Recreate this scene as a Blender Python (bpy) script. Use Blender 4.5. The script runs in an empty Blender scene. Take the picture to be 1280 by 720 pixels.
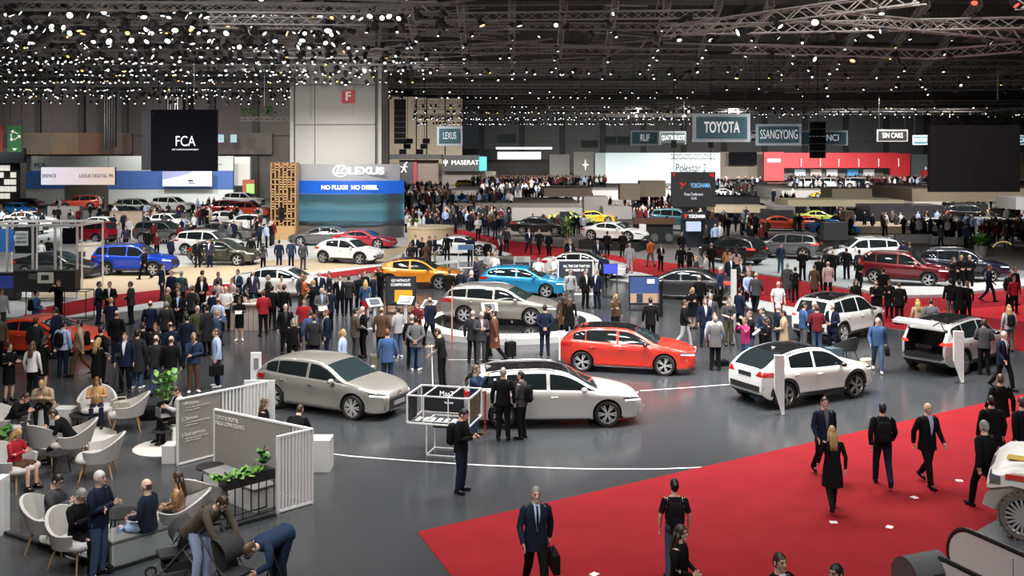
import bpy, bmesh, math, random
from mathutils import Vector, Matrix, Euler
from mathutils.bvhtree import BVHTree

RN = random.Random(11)
C = bpy.context.scene.collection
SC = bpy.context.scene
PI = math.pi
HC, F, HY = 7.1, 1250.0, 190.0          # eye height above the hall floor, focal length in pixels, horizon row

# ------------------------------------------------------------------ camera
cd = bpy.data.cameras.new('camera')
cam = bpy.data.objects.new('camera', cd); C.objects.link(cam)
cam.location = (0, 0, HC); cam.rotation_euler = (PI / 2, 0, 0)
cd.sensor_width = 36.0; cd.lens = F * 36.0 / 1280.0
cd.shift_y = -(360.0 - HY) / 1280.0
cd.clip_end = 1000
SC.camera = cam

# ------------------------------------------------------------------ world, exposure
wd = bpy.data.worlds.new('hall_air'); SC.world = wd; wd.use_nodes = True
wd.node_tree.nodes['Background'].inputs[0].default_value = (0.80, 0.88, 1.0, 1)
wd.node_tree.nodes['Background'].inputs[1].default_value = 0.022
SC.view_settings.view_transform = 'Standard'
SC.view_settings.look = 'None'
SC.view_settings.gamma = 1.0
SC.view_settings.use_curve_mapping = False
SC.view_settings.exposure = 0.0

# ------------------------------------------------------------------ lamps of the stand lighting rigs and added fill lamps
def rig(x, y, z, sx, sy, power, tilt=0.0, n=3, m=2, col=(1.0, 0.97, 0.93), spread=110):
    """one lighting rig: n x m small floodlights at truss height, without housings, tilted forward by tilt degrees"""
    for i in range(n):
        for j in range(m):
            l = bpy.data.lights.new('rig_light', 'AREA'); l.shape = 'DISK'; l.size = .55
            l.energy = power / (n * m); l.color = col; l.spread = math.radians(spread)
            o = bpy.data.objects.new('rig_light', l); C.objects.link(o)
            o.location = (x + sx * ((i + .5) / n - .5), y + sy * ((j + .5) / m - .5), z); o.rotation_euler = (math.radians(tilt), 0, 0)
for (x, y, z, sx, sy, p, t) in [
    # over the dark stand
    (-5.5, 25, 12.5, 8, 4, 900, 10), (2.5, 27.5, 12.5, 9, 4, 1700, 0), (9.5, 29, 12.5, 8, 4, 1500, 0), (15.5, 32, 12.5, 6, 4, 950, 0),
    (4, 33, 12.5, 9, 4, 950, 10), (-1, 41, 12.5, 10, 4, 1300, 10), (4, 47, 12.5, 9, 4, 1100, 10), (11, 39, 12.5, 8, 4, 900, 10), (-10, 34, 12.0, 9, 4, 620, 15), (-9, 44, 12.0, 9, 4, 900, 10),
    # dim lamps over the walkway and lounge
    (-9, 16, 12, 8, 4, 620, 15), (-1, 14, 12, 6, 3, 230, 15), (6, 16, 12, 6, 3, 120, 10), (15, 20, 12, 6, 3, 110, 10),
    # white stand with the wood floor, curved display wall, pillar
    (-22, 54, 12.5, 14, 6, 1500, 15), (-12, 57, 12.5, 12, 6, 1600, 15), (-24, 68, 12.4, 16, 4, 900, 20), (-30, 47, 12.0, 9, 4, 800, 10), (-14, 66, 12.4, 12, 3, 1500, 58), (-15, 32, 13.2, 14, 2, 340, 84), (16, 34, 13.0, 12, 2, 420, 84),  # steeply tilted sets are added to brighten display wall, pillar and trusses
    (4, 62, 12.5, 9, 4, 1000, 10), (10, 68, 12.5, 9, 4, 1100, 10), (21, 60, 12.5, 10, 5, 1500, 10), (28, 50, 12.5, 9, 4, 1100, 10), (20, 48, 12.5, 9, 4, 750, 10),
    # stands further away
    (-34, 82, 12.5, 16, 6, 1500, 35), (-36, 119, 12.5, 24, 5, 4200, 42), (-50, 132, 13.5, 60, 3, 2600, 66), (-48, 84, 13, 12, 6, 2600, 30), (-16, 84, 13, 8, 5, 1100, 20), (1, 86, 12, 10, 6, 1900, 25),  # the wide row before the left hall wall is added to brighten it
    (16, 90, 12, 14, 6, 2600, 30), (38, 86, 12, 16, 6, 2600, 25), (60, 86, 13, 14, 6, 2000, 25),
    (4, 130, 12, 20, 8, 5000, 30), (24, 135, 13, 20, 8, 9000, 40), (54, 130, 13, 22, 8, 9000, 40), (-36, 108, 12, 20, 6, 700, 40),
    (10, 195, 12, 36, 10, 13000, 35), (62, 200, 12, 44, 8, 22000, 48), (-20, 190, 12, 20, 6, 4800, 62), (20, 275, 13, 60, 6, 7000, 55), (90, 275, 13, 60, 6, 7000, 55),  # the two deepest rows are added to brighten the unlit back wall
    # fill floodlights added above the viewpoint, out of view, brightening surfaces that face it
    (11, 7, 12, 5, 2, 330, 38), (-3, 6, 12, 8, 2, 420, 42)]:
    rig(x, y, z, sx, sy, p, t)

# ------------------------------------------------------------------ pixel helpers, naming
def G(px, py, z=0.0):                    # point at height z seen at a pixel
    D = (HC - z) * F / (py - HY)
    return Vector(((px - 640) * D / F, D, z))
def PT(px, py, D):                       # point at depth D seen at a pixel
    return Vector(((px - 640) * D / F, D, HC - (py - HY) * D / F))

LABELS = {}
def tag(o, label, cat, group=None, kind=None):
    if label: o['label'] = label; LABELS.setdefault(label, []).append(group)
    if cat: o['category'] = cat
    if group: o['group'] = group
    if kind: o['kind'] = kind
    return o
def empty(name, loc=(0, 0, 0), rz=0.0, label=None, cat=None, group=None):
    o = bpy.data.objects.new(name, None); C.objects.link(o)
    o.location = loc; o.rotation_euler = (0, 0, rz); o.empty_display_size = 0.1
    return tag(o, label, cat, group)
def inst(name, me, mats, parent=None, loc=None, rot=None, scale=None):
    o = bpy.data.objects.new(name, me); C.objects.link(o)
    if parent is not None: o.parent = parent
    if loc is not None: o.location = loc
    if rot is not None: o.rotation_euler = rot
    if scale is not None: o.scale = scale
    if mats is not None:
        if not isinstance(mats, (list, tuple)): mats = [mats]
        while len(me.materials) < len(mats): me.materials.append(None)
        for i, m in enumerate(mats):
            o.material_slots[i].link = 'OBJECT'; o.material_slots[i].material = m
    return o

# ------------------------------------------------------------------ materials
MC = {}
def M(key, col=(.5, .5, .5), rough=.6, metal=0.0, coat=0.0, emit=0.0, trans=0.0, noise=0.0, nscale=8.0, bump=0.0, spec=.5, ecol=None, alpha=1.0):
    if key in MC: return MC[key]
    m = bpy.data.materials.new(key); m.use_nodes = True
    nt = m.node_tree; b = nt.nodes['Principled BSDF']
    b.inputs['Base Color'].default_value = (*col, 1); b.inputs['Roughness'].default_value = rough
    b.inputs['Metallic'].default_value = metal; b.inputs['Coat Weight'].default_value = coat
    b.inputs['Coat Roughness'].default_value = 0.04
    b.inputs['Specular IOR Level'].default_value = spec
    b.inputs['Transmission Weight'].default_value = trans
    b.inputs['Alpha'].default_value = alpha
    if emit:
        b.inputs['Emission Color'].default_value = (*(ecol or col), 1); b.inputs['Emission Strength'].default_value = emit
    if noise or bump:
        tc = nt.nodes.new('ShaderNodeTexCoord'); nz = nt.nodes.new('ShaderNodeTexNoise')
        nz.inputs['Scale'].default_value = nscale; nz.inputs['Detail'].default_value = 4
        nt.links.new(tc.outputs['Object'], nz.inputs['Vector'])
        if noise:
            mx = nt.nodes.new('ShaderNodeMix'); mx.data_type = 'RGBA'
            mx.inputs[6].default_value = (*[c * (1 - noise) for c in col], 1)
            mx.inputs[7].default_value = (*[min(1, c * (1 + noise)) for c in col], 1)
            nt.links.new(nz.outputs['Fac'], mx.inputs[0]); nt.links.new(mx.outputs[2], b.inputs['Base Color'])
        if bump:
            bp = nt.nodes.new('ShaderNodeBump'); bp.inputs['Strength'].default_value = bump; bp.inputs['Distance'].default_value = .01
            nt.links.new(nz.outputs['Fac'], bp.inputs['Height']); nt.links.new(bp.outputs['Normal'], b.inputs['Normal'])
    MC[key] = m; return m
def quiet(m):
    m.cycles.emission_sampling = 'NONE'; return m

CLOTH = dict(k=(.007, .007, .008), ch=(.024, .024, .027), n=(.011, .016, .034), nb=(.02, .035, .075), g=(.12, .12, .125), dg=(.055, .055, .06),
             lg=(.36, .36, .38), w=(.75, .75, .76), b=(.045, .09, .20), lb=(.38, .47, .68), dn=(.05, .08, .14), br=(.085, .05, .03), be=(.36, .27, .18),
             r=(.34, .02, .03), dr=(.13, .015, .02), o=(.42, .11, .035), ol=(.07, .07, .04), p=(.46, .34, .34), mg=(.36, .03, .12), tl=(.03, .065, .07), tan=(.42, .24, .1),
             gb=(.075, .062, .05), rb=(.11, .045, .03), pu=(.04, .033, .055))
CNAME = dict(k='black', ch='charcoal', n='navy', nb='dark blue', g='grey', dg='dark grey', lg='light grey', w='white', b='blue', lb='light blue', dn='denim blue',
             br='brown', be='beige', r='red', dr='dark red', o='orange', ol='olive', p='pale pink', mg='magenta', tl='teal', tan='tan', gb='taupe', rb='rust brown', pu='purple')
def cloth(c): return M('cloth_' + CNAME[c].replace(' ', '_'), CLOTH[c], .9, noise=.18, nscale=30, bump=.15, spec=.12)
SKIN = [M('skin_light', (.66, .43, .33), .5, noise=.06), M('skin_medium', (.52, .32, .23), .5, noise=.08), M('skin_dark', (.16, .08, .05), .5, noise=.08)]
HAIR = dict(k=M('hair_black', (.010, .008, .007), .45, noise=.3, nscale=60), d=M('hair_dark_brown', (.035, .02, .012), .45, noise=.3, nscale=60), b=M('hair_brown', (.09, .05, .028), .45, noise=.3, nscale=60),
            y=M('hair_blond', (.38, .24, .10), .45, noise=.3, nscale=60), g=M('hair_grey', (.22, .21, .2), .5, noise=.3, nscale=60), w=M('hair_white', (.55, .54, .52), .5, noise=.2, nscale=60), r=M('hair_red', (.14, .05, .022), .45, noise=.3, nscale=60))

black = M('matt_black', (.012, .012, .013), .55)
blackgloss = M('gloss_black', (.008, .008, .009), .12, coat=.5)
white = M('white_laminate', (.72, .72, .72), .45, noise=.03)
lightgrey = M('light_grey_laminate', (.5, .5, .5), .5, noise=.04)
midgrey = M('mid_grey_laminate', (.2, .195, .19), .55, noise=.05)
taupe = M('taupe_board', (.25, .232, .22), .6, noise=.05)
steel = M('brushed_steel', (.55, .55, .56), .28, metal=1.0, noise=.05, nscale=40)
alu = M('truss_aluminium', (.62, .58, .56), .45, metal=.3, noise=.1)
darkalu = M('dark_truss', (.34, .32, .31), .5, metal=.35, noise=.15)
glassd = M('tinted_glass', (.012, .016, .018), .03, coat=1.0, spec=.9)
rubber = M('rubber', (.014, .014, .014), .75, bump=.2, nscale=60)
wood = M('pale_wood', (.50, .30, .14), .5, noise=.25, nscale=5)
legwood = M('oak_leg', (.42, .24, .11), .5, noise=.25, nscale=14)
lampw = quiet(M('lamp_white', (1, 1, 1), .5, emit=4.0, ecol=(1, .97, .92)))
lampo = quiet(M('lamp_amber', (1, .6, .2), .5, emit=4.0, ecol=(1, .5, .12)))
lampb = quiet(M('lamp_cool', (.7, .8, 1), .5, emit=5.0, ecol=(.65, .78, 1)))
redled = quiet(M('lamp_red', (1, .1, .05), .5, emit=3.0, ecol=(1, .05, .03)))
leaf = M('leaf_green', (.075, .20, .035), .45, noise=.5, nscale=6)
leafd = M('leaf_dark_green', (.03, .10, .025), .45, noise=.5, nscale=6)

# ------------------------------------------------------------------ mesh builder
class MB:
    def __init__(s): s.v = []; s.f = []; s.m = []
    def add(s, vs, fs, mi=0):
        b = len(s.v); s.v.extend([tuple(v) for v in vs]); s.f.extend([tuple(i + b for i in f) for f in fs]); s.m.extend([mi] * len(fs)); return s
    def box(s, c, d, mi=0, rz=0.0, mat=None):
        x, y, z = d[0] / 2, d[1] / 2, d[2] / 2
        P = [Vector(p) for p in [(-x, -y, -z), (x, -y, -z), (x, y, -z), (-x, y, -z), (-x, -y, z), (x, -y, z), (x, y, z), (-x, y, z)]]
        R = mat if mat is not None else Matrix.Rotation(rz, 3, 'Z')
        return s.add([R @ p + Vector(c) for p in P], [(0, 3, 2, 1), (4, 5, 6, 7), (0, 1, 5, 4), (1, 2, 6, 5), (2, 3, 7, 6), (3, 0, 4, 7)], mi)
    def bar(s, a, b, w, h=None, mi=0, up=(0, 0, 1)):
        a, b = Vector(a), Vector(b); d = b - a; L = d.length
        if L < 1e-6: return s
        t = d / L; u = Vector(up)
        if abs(t.dot(u)) > .98: u = Vector((1, 0, 0))
        sx = t.cross(u).normalized(); uz = sx.cross(t); h = h or w
        P = []
        for e in (a, b):
            for (i, j) in ((-1, -1), (1, -1), (1, 1), (-1, 1)): P.append(e + sx * (i * w / 2) + uz * (j * h / 2))
        return s.add(P, [(0, 1, 2, 3), (7, 6, 5, 4), (0, 4, 5, 1), (1, 5, 6, 2), (2, 6, 7, 3), (3, 7, 4, 0)], mi)
    def tube(s, pts, rad, n=8, mi=0, ref=(0, 1, 0), cap=True):
        pts = [Vector(p) for p in pts]; N = len(pts); vs = []; rf = Vector(ref)
        for i, p in enumerate(pts):
            t = (pts[min(i + 1, N - 1)] - pts[max(i - 1, 0)])
            if t.length < 1e-7: t = Vector((0, 0, 1))
            t.normalize(); r = rf
            if abs(t.dot(r)) > .95: r = Vector((0, 0, 1)) if abs(t.z) < .9 else Vector((0, 1, 0))
            sx = r.cross(t).normalized(); sy = t.cross(sx)
            ra = rad[i] if isinstance(rad, (list, tuple)) else rad
            a, b = ra if isinstance(ra, (list, tuple)) else (ra, ra)
            for k in range(n):
                an = 2 * PI * k / n; vs.append(p + sx * (a * math.cos(an)) + sy * (b * math.sin(an)))
        fs = []
        for i in range(N - 1):
            for k in range(n):
                k2 = (k + 1) % n; fs.append((i * n + k, i * n + k2, (i + 1) * n + k2, (i + 1) * n + k))
        if cap: fs.append(tuple(range(n))[::-1]); fs.append(tuple((N - 1) * n + k for k in range(n)))
        return s.add(vs, fs, mi)
    def lathe(s, prof, n=16, mi=0, c=(0, 0, 0), axis='Z', cap=True):
        vs = []; c = Vector(c)
        for (r, z) in prof:
            for k in range(n):
                a = 2 * PI * k / n; p = (r * math.cos(a), r * math.sin(a), z)
                if axis == 'Y': p = (p[0], z, p[1])
                if axis == 'X': p = (z, p[0], p[1])
                vs.append(Vector(p) + c)
        fs = []
        for i in range(len(prof) - 1):
            for k in range(n):
                k2 = (k + 1) % n; fs.append((i * n + k, i * n + k2, (i + 1) * n + k2, (i + 1) * n + k))
        if cap: fs.append(tuple(range(n))[::-1]); fs.append(tuple((len(prof) - 1) * n + k for k in range(n)))
        return s.add(vs, fs, mi)
    def prism(s, poly, z0, z1, mi=0):
        n = len(poly); vs = [(p[0], p[1], z0) for p in poly] + [(p[0], p[1], z1) for p in poly]
        fs = [tuple(range(n))[::-1], tuple(range(n, 2 * n))] + [(i, (i + 1) % n, n + (i + 1) % n, n + i) for i in range(n)]
        return s.add(vs, fs, mi)
    def ell(s, c, r, n=10, m=7, mi=0, fn=None, mat=None):
        c = Vector(c); vs = []
        for i in range(m + 1):
            th = PI * i / m
            for k in range(n):
                a = 2 * PI * k / n
                p = Vector((math.sin(th) * math.cos(a), math.sin(th) * math.sin(a), math.cos(th)))
                if fn: p = fn(p)
                p = Vector((p.x * r[0], p.y * r[1], p.z * r[2]))
                if mat is not None: p = mat @ p
                vs.append(c + p)
        fs = []
        for i in range(m):
            for k in range(n):
                k2 = (k + 1) % n
                if i == 0: fs.append((k, n + k, n + k2))
                elif i == m - 1: fs.append((i * n + k, (i + 1) * n + k, i * n + k2))
                else: fs.append((i * n + k, (i + 1) * n + k, (i + 1) * n + k2, i * n + k2))
        return s.add(vs, fs, mi)
    def mesh(s, name, smooth=None):
        me = bpy.data.meshes.new(name); me.from_pydata(s.v, [], s.f); me.validate(clean_customdata=False)
        if len(me.polygons) == len(s.m): me.polygons.foreach_set('material_index', s.m)
        bm = bmesh.new(); bm.from_mesh(me)
        bmesh.ops.remove_doubles(bm, verts=bm.verts, dist=1e-5); bmesh.ops.recalc_face_normals(bm, faces=bm.faces)
        bm.to_mesh(me); bm.free()
        if smooth is not None:
            me.polygons.foreach_set('use_smooth', [True] * len(me.polygons))
            if smooth < 170: me.set_sharp_from_angle(angle=math.radians(smooth))
        me.update(); return me
    def build(s, name, mats, parent=None, smooth=None, loc=None, rz=None):
        if not isinstance(mats, (list, tuple)): mats = [mats]
        me = s.mesh(name, smooth)
        for m in mats: me.materials.append(m)
        o = bpy.data.objects.new(name, me); C.objects.link(o)
        if parent is not None: o.parent = parent
        if loc is not None: o.location = loc
        if rz is not None: o.rotation_euler = (0, 0, rz)
        return o

def text(name, body, size, mat, parent, loc, rot=(PI / 2, 0, 0), width=None, height=None, align='CENTER', ext=.006, bold=0.0):
    cu = bpy.data.curves.new(name, 'FONT'); cu.body = body; cu.size = size; cu.align_x = align; cu.align_y = 'CENTER'; cu.extrude = ext; cu.offset = bold
    o = bpy.data.objects.new(name, cu); C.objects.link(o)
    bpy.context.view_layer.update()
    dx, dy = max(o.dimensions.x, 1e-4), max(o.dimensions.y, 1e-4)
    me = o.to_mesh(); me2 = me.copy(); o.to_mesh_clear()
    bpy.data.objects.remove(o)
    o = bpy.data.objects.new(name, me2); C.objects.link(o); me2.name = name
    me2.materials.clear(); me2.materials.append(mat)
    sx = width / dx if width else 1.0; sy = height / dy if height else (sx if width else 1.0)
    o.scale = (sx, sy, 1); o.parent = parent; o.location = loc; o.rotation_euler = rot
    return o
# ================================================================== SETTING
def struct(o): o['kind'] = 'structure'; return o
# glossy dark floor of the stand
def floor_mat(key, col, rough, nz=.25, scale=.6, coat=0.0):
    m = bpy.data.materials.new(key); m.use_nodes = True; nt = m.node_tree; b = nt.nodes['Principled BSDF']
    tc = nt.nodes.new('ShaderNodeTexCoord'); n1 = nt.nodes.new('ShaderNodeTexNoise'); n1.inputs['Scale'].default_value = scale; n1.inputs['Detail'].default_value = 3
    nt.links.new(tc.outputs['Object'], n1.inputs['Vector'])
    mx = nt.nodes.new('ShaderNodeMix'); mx.data_type = 'RGBA'
    mx.inputs[6].default_value = (*[c * (1 - nz) for c in col], 1); mx.inputs[7].default_value = (*[c * (1 + nz) for c in col], 1)
    nt.links.new(n1.outputs['Fac'], mx.inputs[0]); nt.links.new(mx.outputs[2], b.inputs['Base Color'])
    mr = nt.nodes.new('ShaderNodeMapRange'); mr.inputs[3].default_value = rough * .9; mr.inputs[4].default_value = rough * 1.12
    nt.links.new(n1.outputs['Fac'], mr.inputs[0]); nt.links.new(mr.outputs[0], b.inputs['Roughness'])
    b.inputs['Coat Weight'].default_value = coat; b.inputs['Coat Roughness'].default_value = .08
    return m
dark_floor = floor_mat('polished_dark_floor', (.043, .0455, .050), .20, nz=.10, scale=.35)
hall_floor = floor_mat('hall_floor_grey', (.10, .095, .09), .5)
white_floor = floor_mat('white_stand_floor', (.52, .54, .55), .35, .05)
grey_floor = floor_mat('pale_grey_stand_floor', (.30, .33, .34), .35, .08)
wood_floor = floor_mat('beige_wood_floor', (.42, .335, .225), .4, .12, 3)
red_carpet = M('red_carpet', (.205, .011, .016), .95, noise=.22, nscale=1.3, bump=.3, spec=.1)
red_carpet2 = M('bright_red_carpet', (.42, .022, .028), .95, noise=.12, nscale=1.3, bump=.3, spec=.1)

struct(MB().box((10, 150, -.1), (300, 400, .2)).build('floor', hall_floor))
def gpoly(pp): return [G(x, y) for (x, y) in pp]
def slab(name, pp, z0, z1, m, st=True):
    pts = [(p.x, p.y) for p in gpoly(pp)]
    o = MB().prism(pts, z0, z1).build(name, m)
    return struct(o) if st else o
slab('floor', [(-1150, 850), (700, 850), (522, 666), (1500, 443), (1290, 443), (1205, 425), (1112, 411), (1020, 392), (900, 366), (800, 342), (690, 330), (600, 321), (480, 336), (330, 365), (200, 395), (60, 418), (-180, 440)], -.05, .012, dark_floor)
o = slab('red_carpet', [(522, 666), (1600, 420), (2600, 900), (700, 900)], -.04, .022, red_carpet, False)
tag(o, 'large red carpet of the walkway in front of the dark stand', 'carpet')
o = slab('red_carpet', [(502, 272), (640, 301), (800, 324), (960, 345), (1060, 362), (1180, 372), (1290, 360), (1700, 372), (1700, 520), (1290, 442), (1205, 424), (1112, 410), (1020, 391), (900, 365), (800, 341), (690, 329), (600, 312), (498, 282)], -.04, .020, red_carpet, False)
tag(o, 'red carpet aisle running behind the white and dark cars', 'carpet')
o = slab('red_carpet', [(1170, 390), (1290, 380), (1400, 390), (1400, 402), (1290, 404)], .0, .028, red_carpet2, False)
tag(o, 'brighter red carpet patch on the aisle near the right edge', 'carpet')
# white rim of the stand towards the aisle
slab('trim_1', [(690, 329), (800, 341), (900, 365), (1020, 391), (1005, 398), (880, 374), (780, 352), (680, 340)], .012, .03, white_floor)
# stand to the left: white floor, beige wood band, red border strip
slab('floor', [(-260, 395), (-120, 300), (120, 283), (520, 283), (640, 318), (600, 326), (480, 338), (395, 352), (200, 385), (80, 398)], -.04, .03, white_floor)
slab('floor', [(60, 352), (250, 331), (420, 322), (520, 306), (480, 330), (330, 348), (120, 372), (40, 378)], .0, .036, wood_floor)
o = slab('carpet_strip', [(40, 388), (120, 372), (210, 362), (330, 352), (480, 333), (470, 340), (330, 362), (205, 377), (120, 389), (40, 404)], .0, .040, red_carpet, False)
tag(o, 'red carpet strip curving along the edge of the white stand', 'carpet')
slab('floor', [(-140, 302), (-90, 262), (300, 262), (370, 283)], -.04, .028, grey_floor)
# pale stand to the right of the aisle
slab('floor', [(880, 318), (960, 316), (1290, 340), (1290, 358), (1180, 371), (1060, 361), (960, 344), (890, 334)], -.04, .05, grey_floor)
slab('trim_2', [(1060, 361), (1110, 374), (1180, 372), (1290, 360), (1290, 350), (1180, 362)], .0, .16, white_floor)
# thin light lines let into the dark floor
line = M('pale_floor_line', (.75, .75, .75), .4)
def gline(pp, w, m=line):
    mb = MB(); P = gpoly(pp)
    for a, b in zip(P[:-1], P[1:]):
        d = (b - a).normalized(); n = Vector((-d.y, d.x, 0)) * w / 2
        mb.add([a - n + Vector((0, 0, .014)), b - n + Vector((0, 0, .014)), b + n + Vector((0, 0, .014)), a + n + Vector((0, 0, .014))], [(0, 1, 2, 3)])
    return struct(mb.build('floor_line', m))
gline([(400, 566), (440, 571), (520, 577), (600, 582), (670, 585), (740, 587), (820, 587), (900, 584)], .055)
gline([(800, 489), (860, 485), (912, 481)], .05)
gline([(560, 450), (690, 450)], .04)

# walls of the hall
wallp = M('hall_wall_panel', (.085, .072, .068), .7, noise=.15, nscale=.8)
wallg = M('hall_wall_grey', (.10, .10, .105), .7, noise=.15, nscale=.5)
walld = M('hall_wall_dark', (.03, .03, .032), .7)
def wallrun(name, x0, x1, y, z0, z1, m, step, post):
    e = struct(empty(name, ((x0 + x1) / 2, y, 0)))
    n = max(1, round((x1 - x0) / step)); w = (x1 - x0) / n
    pm = MB().box((0, 0, 0), (w - .25, .3, (z1 - z0) / 2 - .12)).mesh('wall_panel')
    for i in range(n):
        for j in range(2):
            inst('wall_panel', pm, m, e, (x0 + (i + .5) * w - (x0 + x1) / 2, 0, z0 + (j + .5) * (z1 - z0) / 2))
    qm = MB().box((0, -.3, 0), (post, .6, z1 - z0)).mesh('wall_post')
    for i in range(n + 1): inst('wall_post', qm, walld, e, (x0 + i * w - (x0 + x1) / 2, 0, (z0 + z1) / 2))
    MB().box((0, .3, (z0 + z1) / 2), (x1 - x0, .2, z1 - z0)).build('wall_core', walld, e)
    return e
wallrun('wall_left', -110, -18.8, 150, 0, 19, wallp, 6.5, .85)
wallrun('wall_back', -10, 190, 330, 0, 21, wallg, 13, 1.8)
e = struct(MB().box((-111, 100, 9.5), (.6, 140, 19)).build('wall_side', wallp))
struct(MB().box((10, 160, 21.4), (300, 360, .4)).build('ceiling', M('roof_dark', (.028, .026, .025), .8)))

# big concrete pillar with the hall letter
pil = struct(empty('pillar', (0, 0, 0)))
conc = M('pillar_concrete', (.41, .395, .37), .7, noise=.1, nscale=.5, bump=.1)
concj = M('pillar_joint', (.17, .165, .16), .8)
D0 = 92.0
xa, xb = (363 - 640) * D0 / F, (477 - 640) * D0 / F
zs = [0, 5.2, PT(0, 156, D0).z, PT(0, 106, D0).z, 17.5, 21]
for i in range(len(zs) - 1):
    z0, z1 = zs[i] + .035, zs[i + 1] - .035
    for (u0, u1, dy) in ((.055, .265, 0), (.275, .93, -.12)):
        MB().box((xa + (u0 + u1) / 2 * (xb - xa), D0 + 2.5 + dy, (z0 + z1) / 2), ((u1 - u0) * (xb - xa), 5, z1 - z0)).build('concrete_panel', conc, pil)
MB().box(((xa + xb) / 2, D0 + 2.75, 10.5), ((xb - xa) * .97, 5, 21)).build('pillar_core', concj, pil)
MB().box((xa + .15, D0 + 2.4, 10.5), (.32, 5, 21)).build('pillar_edge_strip', M('pillar_edge', (.42, .41, .40), .5), pil)
MB().box((xb - .15, D0 + 2.4, 10.5), (.30, 5, 21)).build('pillar_edge_strip', M('pillar_edge'), pil)
sg = empty('hall_sign', PT(435.5, 121, D0 - .25), 0, 'red square sign with white letter F on the concrete pillar', 'sign')
MB().box((0, 0, 0), (1.2, .08, 1.2)).build('sign_plate', M('sign_red', (.5, .03, .03), .5), sg)
text('letter', 'F', 1, M('sign_white', (.85, .85, .85), .5), sg, (-.02, -.05, .02), width=.5, height=.8, bold=.02)

# pale panels to the right of the pillar at the back
wr2 = struct(empty('wall_partition', (0, 0, 0)))
pw = M('cream_panel', (.42, .36, .27), .7, noise=.08, nscale=.4)
for (x0, x1, y0, y1) in [(484, 520, 121, 203), (521, 533, 122, 203), (534, 556, 123, 203), (557, 578, 123, 203)]:
    a, b = PT(x0, y0, 225), PT(x1, y1, 225)
    MB().box(((a.x + b.x) / 2, 225, a.z / 2), (b.x - a.x - .08, .5, a.z)).build('cream_panel', pw, wr2)
# ================================================================== CEILING: trusses and stage lamps
def truss_mb(L, s=.45, bays=None, t=.055):
    mb = MB(); h = s / 2; bays = bays or max(2, int(L / (s * 1.5)))
    for (j, k) in ((-h, -h), (h, -h), (h, h), (-h, h)): mb.bar((0, j, k), (L, j, k), t)
    for i in range(bays):
        x0, x1 = L * i / bays, L * (i + 1) / bays
        a, b = (x0, x1) if i % 2 == 0 else (x1, x0)
        mb.bar((a, -h, -h), (b, -h, h), t * .7); mb.bar((a, h, h), (b, h, -h), t * .7); mb.bar((a, -h, -h), (b, h, -h), t * .7); mb.bar((a, -h, h), (b, h, h), t * .7)
    return mb
def truss(p0, p1, label, group=None, s=.45, m=None, t=.055, name='lighting_truss'):
    p0, p1 = Vector(p0), Vector(p1); d = p1 - p0; L = d.length
    o = truss_mb(L, s, None, t).build(name, m or alu)
    o.location = p0; o.rotation_euler = d.to_track_quat('X', 'Z').to_euler()
    return tag(o, label, 'truss', group)
lamp_sites = []
HT = [0]
def hang(p0, p1, step, zoff=-.45, jit=.25, keep=.85, where='the trusses'):
    p0, p1 = Vector(p0), Vector(p1); L = (p1 - p0).length; n = int(L / step)
    for i in range(n):
        if RN.random() < keep:
            lamp_sites.append((p0.lerp(p1, (i + .5 + RN.uniform(-jit, jit)) / n) + Vector((RN.uniform(-.3, .3), RN.uniform(-.2, .2), zoff)), ('under ' if zoff < 0 else 'above ') + where))
ORD = 'first second third fourth fifth sixth seventh eighth ninth tenth eleventh twelfth thirteenth fourteenth fifteenth sixteenth seventeenth eighteenth nineteenth twentieth'.split()
# dense rows over the left half
TG1 = 'dense lighting trusses over the left stands'
for i, D in enumerate([48.5, 50.5, 52.5, 54.5, 57, 59.5, 62, 65, 68, 72, 76, 80, 84, 88, 100, 104, 108, 114]):
    z = 14.2 + .35 * math.sin(i * 2.1)
    x0, x1 = -.56 * D, -.13 * D
    a = (x0, D + RN.uniform(-1.5, 1.5), z); b = (x1 + RN.uniform(-3, 5), D + RN.uniform(-1.5, 1.5), z + RN.uniform(-.2, .2))
    truss(a, b, f'slim lamp truss under the dark ceiling above the left stands, {ORD[i]} from the front', TG1, .40, darkalu, .045)
    wh = f'the {ORD[i]} cross truss over the left stands'; hang(a, b, 1.05, where=wh); hang(a, b, 1.5, .5, where=wh); hang(a, b, 1.5 if D < 62 else 1.0, -1.05, where=wh)
TG2 = 'lighting trusses over the middle of the hall'
for i, D in enumerate([52, 60, 68, 76, 84, 93, 103, 114, 126, 138, 150, 162, 175]):
    z = 14.2 + .4 * math.sin(i * 1.7) - (1.2 if D > 120 else 0)
    a = (-.10 * D, D + RN.uniform(-2, 2), z); b = (.20 * D, D + RN.uniform(-2, 2), z)
    truss(a, b, f'slim lamp truss under the dark ceiling over the hall centre, {ORD[i]} from the front', TG2, .4, darkalu, .045)
    hang(a, b, 2.2 if D < 110 else .9, keep=.8, where=f'the {ORD[i]} cross truss over the hall centre')
    if D > 120: hang(a, b, 1.0, -1.2)
TG3 = 'lighting trusses over the far right stands'
for i, D in enumerate([72, 84, 97, 112, 126, 140, 155]):
    z = 13.6 + .3 * math.sin(i * 1.3) - (.8 if D > 110 else 0)
    a = (.20 * D, D + RN.uniform(-2, 2), z); b = (.55 * D, D + RN.uniform(-2, 2), z)
    truss(a, b, f'slim lamp truss under the dark ceiling over the right stands, {ORD[i]} from the front', TG3, .4, darkalu, .045)
    hang(a, b, 3.0 if D < 100 else 1.4, keep=.8, where=f'the {ORD[i]} cross truss over the right stands')
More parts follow.
